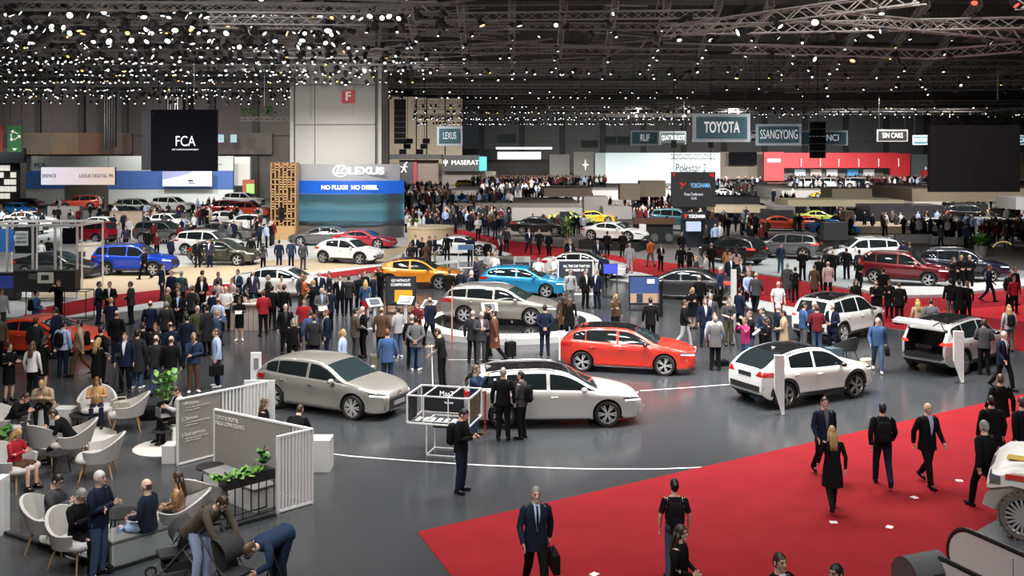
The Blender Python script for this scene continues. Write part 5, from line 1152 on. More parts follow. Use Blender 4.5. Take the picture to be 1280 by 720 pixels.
def body_mesh_p(p):
    if p in BODY: return BODY[p]
    d = pose_def(p); mb = MB()
    rings(mb, d, [(-.10, .10, .08, .0), (-.04, .165, .11, .01), (.06, .165, .115, .01), (.18, .14, .10, .0), (.34, .165, .115, .0), (.44, .175, .10, .0), (.50, .13, .08, .0), (.535, .065, .06, .0), (.60, .056, .058, -.005), (.66, .055, .058, -.012)], 14)
    H = head_m(d); R3 = H.to_3x3(); hc = H.translation
    mb.ell(hc, (.076, .098, .118), 16, 12, 0, headfn, R3)
    mb.ell(H @ Vector((0, -.104, -.018)), (.014, .018, .026), 8, 6, 0, None, R3)          # nose
    mb.ell(H @ Vector((0, -.078, -.085)), (.032, .025, .026), 8, 6, 0, None, R3)          # chin
    for s in (-1, 1): mb.ell(H @ Vector((s * .078, .01, -.01)), (.012, .022, .034), 8, 6, 0, None, R3)
    hip = d['P']
    for i, s in enumerate((-1, 1)):
        sh = shoulder(d, s); e, w = d['arms'][i]
        mb.tube([sh + (sh - e).normalized() * .02 - Vector((s * .03, 0, 0)), sh.lerp(e, .15), sh.lerp(e, .55), e, e.lerp(w, .3), w], [.052, .055, .048, .040, .041, .027], 10)
        k, a, t = d['legs'][i]; h = hip + Vector((s * .085, 0, -.01))
        mb.tube([h, h.lerp(k, .3), h.lerp(k, .7), k, k.lerp(a, .3), k.lerp(a, .7), a], [.088, .084, .066, .056, .056, .043, .036], 10)
        tt = Vector(t).normalized(); mb.tube([a + tt * -.05 + Vector((0, 0, -.03)), a + tt * .05 + Vector((0, 0, -.03)), a + tt * .17 + Vector((0, 0, -.05))], [(.026, .026), (.026, .022), (.018, .012)], 8)
    me = mb.mesh('tmp'); ob = bpy.data.objects.new('tmp', me); C.objects.link(ob)
    md = ob.modifiers.new('r', 'REMESH'); md.mode = 'VOXEL'; md.voxel_size = .0135
    ms = ob.modifiers.new('s', 'SMOOTH'); ms.factor = .5; ms.iterations = 2
    dg = bpy.context.evaluated_depsgraph_get(); dg.update(); out = bpy.data.meshes.new_from_object(ob.evaluated_get(dg)); bpy.data.objects.remove(ob)
    n0 = len(out.vertices); mb = MB(); mb.v = [tuple(v.co) for v in out.vertices]; mb.f = [tuple(q.vertices) for q in out.polygons]; mb.m = [0] * len(mb.f)
    for i, s in enumerate((-1, 1)):
        e, w = d['arms'][i]; hand(mb, w + (e - w).normalized() * .01, (w - e) + Vector((-s * .03, -.02, 0)), s)
    for s in (-1, 1):
        mb.ell(H @ Vector((s * .030, -.083, .012)), (.014, .010, .009), 8, 5, 1, None, R3); mb.tube([H @ Vector((s * .014, -.098, .032)), H @ Vector((s * .034, -.094, .037)), H @ Vector((s * .052, -.080, .031))], .006, 5, 1)
    mb.tube([H @ Vector((-.024, -.090, -.056)), H @ Vector((0, -.099, -.055)), H @ Vector((.024, -.090, -.056))], [(.005, .007)] * 3, 5, 2)
    BODY[p] = mb.mesh('body_' + p, 180); return BODY[p]
HAIRM = {}
def hair_mesh(p, kind):
    key = (p, kind)
    if key in HAIRM: return HAIRM[key]
    d = pose_def(p); H = head_m(d); R3 = H.to_3x3(); mb = MB()
    n, m = 16, 12; vs = []; 
    long_ = kind in ('long', 'bun', 'tail')
    for i in range(m + 1):
        th = PI * i / m
        for k in range(n):
            a = 2 * PI * k / n; q = headfn(Vector((math.sin(th) * math.cos(a), math.sin(th) * math.sin(a), math.cos(th))))
            f = 1.10 if long_ else 1.075
            if kind == 'bald': f = 1.03
            vs.append(Vector((q.x * .076 * f, q.y * .098 * f + .004, q.z * .118 * f + .004)))
    keep = []
    def inside(v):
        fr = -v.y / .098
        if kind == 'bald': return v.z < .035 and v.z > -.06 and fr < .15
        lim = .062 if fr > .55 else (.035 if fr > .25 else (-.03 if fr > -.2 else -.075))
        if long_: lim = .066 if fr > .6 else (.02 if fr > .35 else -.12)
        return v.z > lim
    for i in range(m):
        for k in range(n):
            q = [i * n + k, i * n + (k + 1) % n, (i + 1) * n + (k + 1) % n, (i + 1) * n + k]
            c = (vs[q[0]] + vs[q[1]] + vs[q[2]] + vs[q[3]]) / 4
            if inside(c): keep.append(tuple(q))
    mb.add([H @ v for v in vs], keep)
    if kind == 'long':
        T = torso_m(d)
        for (x, y0, L, r) in ((-.062, .01, .24, .03), (.062, .01, .24, .03), (-.035, .075, .30, .038), (.035, .075, .30, .038), (0, .085, .30, .04)):
            a = H @ Vector((x * 1.05, y0, .02)); b = H @ Vector((x * 1.35, y0 + .02, -.11)); c = T @ Vector((x * 1.6, y0 + .06, .66 - L - .02)); mb.tube([a, b, b.lerp(c, .5), c], [(r, r * .8), (r * 1.1, r * .8), (r, r * .7), (r * .5, r * .4)], 7)
    if kind == 'bun': mb.ell(H @ Vector((0, .11, .03)), (.045, .04, .045), 8, 6)
    if kind == 'tail': mb.tube([H @ Vector((0, .10, .03)), H @ Vector((0, .15, 0)), H @ Vector((0, .15, -.12)), H @ Vector((0, .13, -.2))], [.025, .032, .026, .01], 7)
    bm_ = mb.mesh('hair_' + kind, 180); HAIRM[key] = bm_; return bm_
GAR = {}
def sleeve(mb, d, i, s, r, full):
    sh = shoulder(d, s); e, w = d['arms'][i]; st = sh + (sh - e).normalized() * .015 - Vector((s * .035, 0, 0))
    if full: mb.tube([st, sh.lerp(e, .12), sh.lerp(e, .55), e, e.lerp(w, .35), e.lerp(w, .96)], [r, r + .012, r + .002, r - .006, r - .008, r - .020], 10)
    else: mb.tube([st, sh.lerp(e, .12), sh.lerp(e, .5), sh.lerp(e, .85)], [r, r + .012, r + .006, r + .008], 10)
def top_mesh(p, kind, fem=False):
    key = (p, 'top', kind, fem)
    if key in GAR: return GAR[key]
    d = pose_def(p); mb = MB(); sit = p.startswith('sit'); g = -.012 if fem else 0.0
    if kind == 's': prof = [(-.17 if not sit else -.04, .205, .150, .01), (-.06, .198, .148, .01), (.08, .183, .140, .0), (.18, .172, .132, .0), (.34, .195, .142, .0), (.44, .20, .128, .0), (.50, .150, .10, .0), (.545, .075, .072, .005)]
    elif kind == 'c': prof = [(-.42 if not sit else -.04, .235, .185, .01), (-.2, .222, .172, .01), (-.05, .205, .155, .01), (.18, .180, .138, .0), (.34, .20, .146, .0), (.44, .203, .132, .0), (.50, .155, .104, .0), (.55, .082, .078, .005)]
    elif kind == 't': prof = [(-.07, .182, .132, .01), (.06, .176, .130, .01), (.18, .165, .124, .0), (.34, .185, .134, .0), (.44, .19, .118, .0), (.50, .142, .094, .0), (.53, .075, .068, .0)]
    else: prof = [(-.085, .188, .138, .01), (.05, .180, .135, .01), (.18, .168, .128, .0), (.34, .19, .138, .0), (.44, .195, .124, .0), (.50, .146, .098, .0), (.55, .072, .070, .0)]
    if fem: prof = [(z, a * (.92 if z > .25 else (.90 if z > .1 else .98)), b * .97, yo) for z, a, b, yo in prof]
    rings(mb, d, prof, 16)
    for i, s in enumerate((-1, 1)): sleeve(mb, d, i, s, .062 + g, kind != 't')
    GAR[key] = mb.mesh('top_' + kind, 70); return GAR[key]
def shirt_mesh(p, w=.055, tie=False):
    key = (p, 'shirt', tie)
    if key in GAR: return GAR[key]
    d = pose_def(p); T = torso_m(d); mb = MB(); rows = [(.555, .050, -.080), (.50, .048, -.110), (.44, .045, -.137), (.34, .034, -.152), (.24, .020, -.146), (.16, .004, -.142)]
    if tie: rows = [(.535, .016, -.094), (.50, .014, -.119), (.40, .017, -.153), (.28, .020, -.158), (.18, .006, -.150)]
    vs = []
    for z, x, y in rows:
        for q in (-1, 0, 1): vs.append(T @ Vector((q * x, y - (.004 if q == 0 else 0), z)))
        for q in (1, 0, -1): vs.append(T @ Vector((q * x, y + .03, z)))
    n = 6; fs = [(i * n + k, i * n + (k + 1) % n, (i + 1) * n + (k + 1) % n, (i + 1) * n + k) for i in range(len(rows) - 1) for k in range(n)] + [tuple(range(n)), tuple((len(rows) - 1) * n + k for k in range(n))]
    mb.add(vs, fs); GAR[key] = mb.mesh('shirt_front', 60); return GAR[key]
def bot_mesh(p, kind):
    key = (p, 'bot', kind)
    if key in GAR: return GAR[key]
    d = pose_def(p); mb = MB(); hip = d['P']
    if kind == 'k' and not p.startswith('sit'):
        rings(mb, d, [(-.42, .175, .14, .01), (-.2, .185, .145, .01), (-.03, .178, .128, .01), (.10, .155, .115, .0)], 14)
    elif kind == 'k':
        for i, s in enumerate((-1, 1)):
            k, a, t = d['legs'][i]; h = hip + Vector((s * .085, 0, -.01)); mb.tube([h, h.lerp(k, .4), h.lerp(k, .95)], [.11, .105, .09], 10)
        rings(mb, d, [(-.08, .15, .11, .01), (-.02, .182, .130, .01), (.08, .16, .12, .0)], 14)
    else:
        rings(mb, d, [(-.115, .12, .10, .01), (-.05, .180, .128, .01), (.05, .176, .128, .01), (.10, .162, .12, .0)], 14)
        for i, s in enumerate((-1, 1)):
            k, a, t = d['legs'][i]; h = hip + Vector((s * .085, 0, -.01))
            mb.tube([h, h.lerp(k, .3), h.lerp(k, .7), k, k.lerp(a, .35), k.lerp(a, .7), k.lerp(a, 1.02)], [.100, .098, .082, .072, .070, .062, .058], 10)
    GAR[key] = mb.mesh('bottom_' + kind, 70); return GAR[key]
def shoe_mesh(p, i):
    key = (p, 'shoe', i)
    if key in GAR: return GAR[key]
    d = pose_def(p); k, a, t = d['legs'][i]; t = t.normalized(); u = Vector((0, 0, 1)); u = (u - t * u.dot(t)).normalized(); mb = MB()
    b = a - u * .085 + u * .035
    mb.tube([b - t * .085, b - t * .06, b + t * .0, b + t * .09, b + t * .16, b + t * .19], [(.028, .03), (.038, .036), (.040, .045), (.045, .032), (.038, .025), (.02, .015)], 10, ref=tuple(u))
    mb.tube([b, a + u * .03], [(.04, .045), (.043, .043)], 8)
    GAR[key] = mb.mesh('shoe', 60); return GAR[key]
PALW = {}
def person(px, yh, face, pose, top, bot, hair, sex, label, skin=0, H=None, xtra='', group=None, far=False, z=0.0, gy=None):
    """px, yh: where the top of the head shows; face: 0 looks to the camera, 90 to the right, 180 away"""
    Hm = H or (1.78 if sex == 'm' else 1.68)
    d = pose_def(pose); hz = (head_m(d) @ Vector((0, 0, .125))).z; sc = Hm / 1.775
    hz = hz * sc + z
    p = G(px, yh, hz); Y = p.y
    # the head leans out of the foot point in leaning poses
    off = head_m(d).translation; r = math.radians(face); ox, oy = off.x * math.cos(r) - off.y * math.sin(r), off.x * math.sin(r) + off.y * math.cos(r)
    loc = Vector((p.x - ox * sc, p.y - oy * sc, .014 + z))
    tk, tc = top.split(':'); tcs = tc.split('/'); bk, bc = bot.split(':'); hk, hcol = hair.split(':')
    fem = sex == 'f'; bm = body_mesh_p(pose); sk = SKIN[skin]
    o = inst('person', bm, [sk, M('eye_dark', (.02, .015, .012), .3), M('lips', (.35, .12, .11), .5)], None, loc, (0, 0, r), (sc * (.95 if fem else 1.0), sc, sc))
    tag(o, label, 'person', group)
    if hk != 'no': inst('hair', hair_mesh(pose, hk), HAIR[hcol], o)
    tn = dict(s='jacket', c='coat', t='t_shirt', w='sweater')[tk]
    inst(tn, top_mesh(pose, tk, fem), M('leopard') if tc == 'leo' else cloth(tcs[0]), o)
    if tk in 's' and len(tcs) > 1:
        inst('shirt_front', shirt_mesh(pose), cloth(tcs[1]), o)
        if len(tcs) > 2: inst('tie', shirt_mesh(pose, tie=True), cloth(tcs[2]), o)
    inst('skirt' if bk == 'k' else 'trousers', bot_mesh(pose, bk), cloth(bc), o)
    shc = cloth('k')
    if 'W' in xtra: shc = cloth('w')
    if 'B' in xtra: shc = cloth('br')
    for i in (0, 1): inst('shoe', shoe_mesh(pose, i), shc, o)
    if 'g' in xtra:
        Hd = head_m(d); mb = MB()
        for s in (-1, 1): mb.tube([Hd @ Vector((s * .030 + math.cos(t) * .022, -.100, .010 + math.sin(t) * .018)) for t in [k * PI / 4 for k in range(9)]], .004, 4)
        for s in (-1, 1): mb.bar(Hd @ Vector((s * .052, -.095, .012)), Hd @ Vector((s * .082, .0, .012)), .006)
        mb.build('glasses', plastic, o)
    if 'b' in xtra: backpack(o, d, sc, label)
    return o
def backpack(o, d, sc, label, m=None):
    key = 'bp%.2f' % d['lean']
    T = Matrix.LocRotScale(o.location, o.rotation_euler, o.scale) @ torso_m(d)
    if key not in GAR:
        mb = MB(); mb.ell((0, .215, .25), (.15, .085, .23), 12, 9, fn=lambda p: Vector((math.copysign(abs(p.x) ** .6, p.x), math.copysign(abs(p.y) ** .7, p.y), math.copysign(abs(p.z) ** .7, p.z)))).ell((0, .28, .14), (.11, .045, .11), 10, 7)
        for s in (-1, 1): mb.tube([(s * .10, .14, .44), (s * .105, .03, .515), (s * .11, -.115, .44), (s * .13, -.13, .30), (s * .16, .0, .13), (s * .13, .14, .10)], [(.022, .006)] * 6, 6)
        GAR[key] = mb.mesh('backpack', 60)
    b = inst('backpack', GAR[key], m or cloth('k')); b.matrix_world = T
    tag(b, 'backpack worn by the ' + ' '.join(label.split()[:11]), 'backpack'); return b
lp = bpy.data.materials.new('leopard'); lp.use_nodes = True; MC['leopard'] = lp
_nt = lp.node_tree; _v = _nt.nodes.new('ShaderNodeTexVoronoi'); _v.inputs['Scale'].default_value = 26; _t = _nt.nodes.new('ShaderNodeTexCoord'); _nt.links.new(_t.outputs['Object'], _v.inputs['Vector'])
_r = _nt.nodes.new('ShaderNodeValToRGB'); _r.color_ramp.elements[0].color = (.012, .008, .006, 1); _r.color_ramp.elements[0].position = .30; _r.color_ramp.elements[1].color = (.34, .17, .07, 1); _r.color_ramp.elements[1].position = .42
_nt.links.new(_v.outputs['Distance'], _r.inputs[0]); _nt.links.new(_r.outputs[0], _nt.nodes['Principled BSDF'].inputs['Base Color'])

# head px | head-top row | facing | pose | top | bottom | hair | sex | flags | label
PEOPLE = '''
125 589 75 cross w:n/lb t:dn short:w m - man with white hair in navy sweater and jeans standing before the glass lounge screen
670 609 10 walk s:n/lb/k t:k short:g m - grey haired man in navy suit and dark tie walking on the red carpet
843 599 180 stand t:k t:dn bun:k f b woman in black t-shirt and jeans seen from behind on the red carpet
851 657 60 front w:k k:dg long:d f - young woman in black looking right, close in front of the woman in black t-shirt
975 692 25 stand s:k/w t:k short:d m - man whose head shows at the bottom edge below the carpet
1045 706 -60 stand c:k t:k short:k m - dark haired head cut by the bottom edge left of the escalator
580 512 70 phone2 w:k t:n short:k m b young man in black with backpack reading his phone beside the white wire cube
595 457 75 photo w:nb t:dn short:b m B man in blue denim photographing the pearl estate car
629 460 180 stand w:k t:k short:g m - man in black jacket with grey hair facing the pearl estate car
651 464 -120 front w:dg t:k short:k f b person in dark grey jacket with backpack by the pearl estate car
547 411 -110 mop t:k t:k short:d m - man in black polo shirt pushing a white mop
1031 497 5 walk s:n/g t:k short:d m - man in open navy suit walking towards us on the carpet, left of the backpack man
1040 533 178 walk2 c:k t:k long:y f - woman with blonde hair and dark shawl walking away on the carpet
1103 504 170 walk w:k t:n short:k m b man in black with backpack walking away on the red carpet
1160 504 15 walk2 s:k/lb t:k bald:g m - balding man in black suit and pale shirt walking towards us on the carpet
1230 526 200 walk s:k t:k short:g m - grey haired man in black suit striding away beside the rally pickup
1250 468 180 walk2 s:k t:k short:b m - man in black jacket at the far carpet edge, behind two other men in black
1239 495 175 stand c:k t:k short:k m - man in long black coat walking away behind the grey haired man
1277 497 190 walk s:k t:k short:d m - man in black cut by the right edge above the rally pickup
1255 414 25 walk s:n/w/k t:k bald:g m - balding man in navy jacket and white shirt beside the open SUV
1230 399 160 front w:dg t:k short:d m - man in dark grey sweater leaning at the side of the open SUV
1097 397 -15 walk w:b t:dn bald:g m W man in blue sweater and jeans walking towards us right of the white crossover
1261 381 175 stand w:lg t:g long:y f b blonde woman in light grey on the bright red carpet
1005 378 100 front w:b t:g short:d m - man in blue sweater at the left of the group of four
1018 377 20 front w:nb t:n short:w m - white haired man in dark blue in the middle of the group of four
1021 381 175 front w:dr t:dn short:b m - man in dark red checked shirt and jeans of the group of four
1040 379 -50 front s:n/w t:n short:w m - white haired man in navy suit at the right of the group of four
894 395 175 stand s:g t:k short:g m - man in grey jacket standing with his back to us left of the white crossover
881 373 10 stand s:n/w/lb t:n short:b m - man in navy suit and pale tie facing us left of the cameraman
911 372 15 front t:dg t:ol short:b m - cameraman in grey polo shirt behind a tripod
856 375 80 walk w:k t:lg short:d m W young man in black hoodie and pale grey trousers
866 360 20 phone c:k k:k long:y f - woman with long blond hair in black beside the dark grey saloon
888 367 -20 stand s:dg/w/k t:k short:g m - man in dark grey suit behind the man in navy suit
893 391 0 stand w:lb t:g short:b m - man in pale blue half hidden behind the grey jacket man
925 360 120 front s:n t:n short:k m - man in navy suit bending over papers behind the cameraman
931 397 -60 photo w:mg t:dn short:b f - woman in magenta top photographing with raised arms
937 389 -80 photo w:k t:dn short:b m - man in black holding a camera beside the woman in magenta
953 385 -80 front w:nb t:k short:k m b dark bearded man in dark blue jacket with backpack left of the papers woman
957 397 -95 phone2 c:k t:k long:d f - woman in black coat holding papers behind the white crossover
973 380 80 front s:n/w t:n short:w m - white haired man in navy suit facing the beige coat
979 388 -110 front c:be t:k short:k f - person in beige coat behind the white crossover
973 352 5 stand t:w t:dr bald:g m - bald man in white t-shirt and dark red trousers
901 334 60 stand w:nb t:k short:w m - white haired man in dark blue jacket left of the white totem
936 339 20 walk w:lb t:n short:g m - grey haired man in pale blue shirt walking right of the white totem
945 341 150 walk s:dg t:k bald:g m - man in dark jacket passing the man in pale blue shirt
913 320 10 stand s:n/w t:n short:g m - man in navy suit standing right behind the white totem
874 344 180 stand w:k t:k bald:g m - bald man in black in front of the dark grey saloon's boot
681 381 180 behind s:n t:n short:k m - guard in navy uniform with hands behind his back at the turntable rim
705 367 160 stand c:br t:k long:d f - woman in brown coat at the turntable left of the woman in black
712 369 170 stand c:k t:k long:b f - woman in black coat beside the woman in brown coat
770 368 20 phone w:br k:k long:y f - woman with long blond hair in black skirt alone on the dark floor
813 372 180 stand s:k t:k short:k m - man in black suit standing before the large video screen
713 337 10 stand w:lg t:g short:b m b man in pale grey shirt left of the two men in dark suits
732 337 20 stand s:k/w t:k short:d m - man in black suit, left of the pair before the notice board
746 337 -40 stand s:n/w t:n short:g m - man in navy suit, right of the pair before the notice board
591 388 175 stand s:ch t:k bald:g m - man in charcoal suit with his back to us at the turntable
602 390 15 phone2 s:dg/p t:dg bald:g m g man in grey reading his phone between two men at the turntable
610 381 -70 front w:k t:k short:k m - dark haired man in black at the turntable
617 388 -100 walk c:rb t:k short:d m - man in rust brown leather coat walking at the turntable
584 360 40 front w:lg t:k long:y f - blonde woman in grey holding a red bag before the silver estate car
520 395 178 behind s:g t:dn short:k m W man in grey jacket and jeans with hands behind his back
515 393 170 stand s:k t:k bald:g m - bald man in black hidden behind the grey jacket with jeans
497 383 -130 front w:lg t:dn short:d m W man in pale grey hoodie and jeans near the tablet stand
477 384 178 stand s:br t:k bald:b m - man in brown jacket with his back to us near the tablet stand
445 385 120 front s:gb t:dg short:k m - man in taupe suit reading papers above the silver hatchback
453 383 -60 front s:k/w t:k bald:b m - man in black suit facing the man in taupe suit
429 412 80 stand w:lb k:lb tail:y f - girl with fair ponytail in pale blue dress behind the silver hatchback
484 411 -170 stand s:b/w t:nb short:r m - man in blue blazer carrying a rucksack behind the silver hatchback
521 377 -20 front w:dr t:dr short:k f - woman in dark red standing behind the man with hands behind his back
537 372 -140 walk s:n t:k bald:b m - man in navy suit walking away left of the turntable
357 380 20 stand s:k/dg t:k bald:g m - balding man in black with a badge right of the bar
367 398 10 stand w:k t:k short:g f - woman in black holding her bag above the silver hatchback's roof
380 373 10 stand t:r t:dg short:d m - man in red polo shirt in the crowd right of the bar
388 387 -150 stand s:b t:n short:b m - man in bright blue jacket beside the charcoal back
393 393 178 stand s:ch t:k short:b m - broad man in charcoal jacket seen from behind, right of the woman in black
408 387 -80 stand s:n/w t:n short:r m - man in navy suit facing left in the crowd above the silver hatchback
329 363 -150 front w:r t:k short:b m - man in red sweater leaning on the end of the bar
340 357 175 stand w:k t:k short:k m - man in black seen from behind beside the red sweater
355 356 175 stand s:k t:k short:d m - man in black jacket facing the white saloon
402 360 20 front s:g/lb t:dg bald:g m - bald man in grey suit holding white papers in the crowd
411 359 -160 stand s:n t:k short:k m - man in navy with his back to us beside the bald man in grey suit
425 344 10 stand s:k/w t:k short:d m - man in black suit and white shirt facing us at the stand edge
436 344 178 stand s:ch t:k short:d m - tall man in charcoal suit seen from behind at the stand edge
457 350 178 stand w:b k:r long:y f - blonde woman in blue top and red skirt
449 342 20 stand w:k t:k short:k m - person in black behind the woman in red skirt
455 338 30 stand s:k t:k short:k m - taller person in black behind the woman in red skirt
12 429 60 cross w:k k:k bun:d f - woman in black dress with folded arms at the left edge
41 427 175 stand w:w t:k long:b f - woman in white blouse and black trousers seen from behind
56 420 150 phone w:k k:k long:k f - woman with long black hair in black dress beside the white blouse
79 401 170 stand w:lb t:n short:k m b man in pale blue shirt with dark backpack before the red sports car
99 401 -75 walk w:be t:br short:k m b man in beige sweater walking left with a backpack
45 397 178 stand s:ch t:k short:d m - man in charcoal jacket at the red sports car
69 384 -95 stand w:n t:n short:d m - man in navy sweater leaning to the red sports car
46 363 100 front w:b t:n short:k m b man in blue shirt with a strap behind the red sports car
73 350 -10 photo w:k t:k short:b m - photographer in black with raised camera near the display frame
139 372 170 stand t:n t:dn short:y m - man in navy jersey seen from behind near the three suits
124 352 95 front s:n t:n short:k m - man in navy suit, left one of three talking
137 352 10 front s:k/w t:k short:b m - man in black jacket and white shirt, middle one of three talking
163 352 -90 front s:ch/w t:k short:b m - man in charcoal suit, right one of three talking
146 388 178 stand w:k t:n bald:b m - shaven man in black sweater below the three talking men
156 416 5 stand s:n/w t:k short:b m - bearded man in navy suit and white shirt facing us by the chair group
123 423 165 phone2 w:k k:k long:y f - blonde woman in black holding white papers
127 408 150 stand w:k t:k short:k m - dark person in black behind the blonde woman with papers
172 412 175 stand c:ch t:dn short:k m W man in long charcoal coat right of the bearded man
195 419 178 stand w:ch t:dn bald:b m - bald man in charcoal jacket and jeans seen from behind
214 420 178 stand w:k t:g bald:b m - bald man in black leather jacket seen from behind by the plant
242 416 25 chin w:nb t:br short:g m W man in dark blue shirt and brown trousers touching his chin
270 411 -65 stand w:lb t:n short:b m W man in pale blue shirt holding a black briefcase
299 372 10 phone2 w:k k:k long:d f W woman in black dress reading a tablet at the bar end
234 393 175 stand s:n t:n short:k m - man in navy suit seen from behind, right of the grey pair
188 376 178 stand s:n t:k bald:b m - man in navy suit seen from behind, left of the grey haired man
208 377 178 stand s:ch t:k short:g m - grey haired man in charcoal suit seen from behind
223 363 5 front s:k/lb t:k short:r m - man in black suit and pale shirt facing us before the bar
240 357 150 front s:ch t:k short:g m - man in charcoal suit standing at the bar's left end
247 382 40 stand s:ol t:dg bald:g m - bald man in olive jacket in the middle of the crowd
258 381 -120 stand c:ch t:k short:k m - dark coated man right of the olive jacket
272 388 150 photo w:dn t:n short:y f - woman in denim holding a camera near the pale shirts
273 372 160 stand w:lb t:n bald:b m - balding man in pale blue shirt close to the bar
179 403 170 stand w:k t:k short:d m - dark person in black left of the bald charcoal jacket
194 404 0 stand w:ch t:k short:r f - woman with reddish hair hidden behind the bald charcoal jacket
213 403 -140 phone s:n t:k bald:k m - man in navy behind the black leather jacket
203 330 95 stand s:n/w t:n short:k m - man in navy suit at the edge of the wood floor
214 338 -20 stand s:n t:k short:g m - grey haired man right of the navy suit at the wood floor edge
227 339 175 stand w:tl t:k short:g m - person in dark teal jacket behind the bar
253 338 150 stand s:ch t:k short:k m - person in charcoal behind the bar, left of the pair
273 340 60 stand w:dg t:k short:b f - woman in dark grey behind the bar, right of the pair
297 337 -30 front s:nb/w t:n short:k m - man in dark blue suit behind the bar
316 338 5 stand s:pu/w t:n bald:g m - bald man in purple suit behind the bar
252 345 20 front s:k/w t:k short:y m - fair haired man in black close to the bar's inner edge
273 349 160 front t:p t:k short:k m - person in pale pink shirt sitting close to the bar
290 348 -40 front w:p t:k short:b f - woman in pale pink at the bar, left of the white shirt
282 358 5 front t:w t:k bald:g m - bald man in white shirt leaning over the bar
297 360 175 front w:k t:k short:b f - woman in black leaning on the bar from our side
241 357 170 front w:gb t:k short:b m - man in taupe at the bar's left corner
268 362 170 front s:n t:k short:k m - man in navy leaning on the bar with his back to us
210 359 100 stand s:ol t:k bald:b m - balding man in olive left of the bar
222 354 100 front w:k t:k short:b m - brown haired man in black close left of the bar
335 344 -60 front w:ch t:k short:g m - grey haired man in charcoal at the right end of the bar
352 345 20 front w:p t:k short:b f - woman in pale pink before the white saloon
377 340 60 stand s:dg t:dg short:k m - man in dark grey suit before the white saloon's bonnet
381 344 100 front w:o t:br long:r f - woman in orange top with red hair
391 350 -90 front c:k t:k short:y m - fair haired man in black coat beside the woman in orange
399 339 0 stand s:n/w t:n bald:g m - man in navy suit behind the fair haired man
411 339 -60 stand w:ch t:k short:b f - woman in charcoal left of the dark red stand edge
'''
PEOPLE += '''475 333 -40 photo w:k t:k short:k m - man in black with a raised camera at the orange crossover's tail
466 341 -90 stand s:n t:n short:b m - man in navy at the tail of the orange crossover
'''
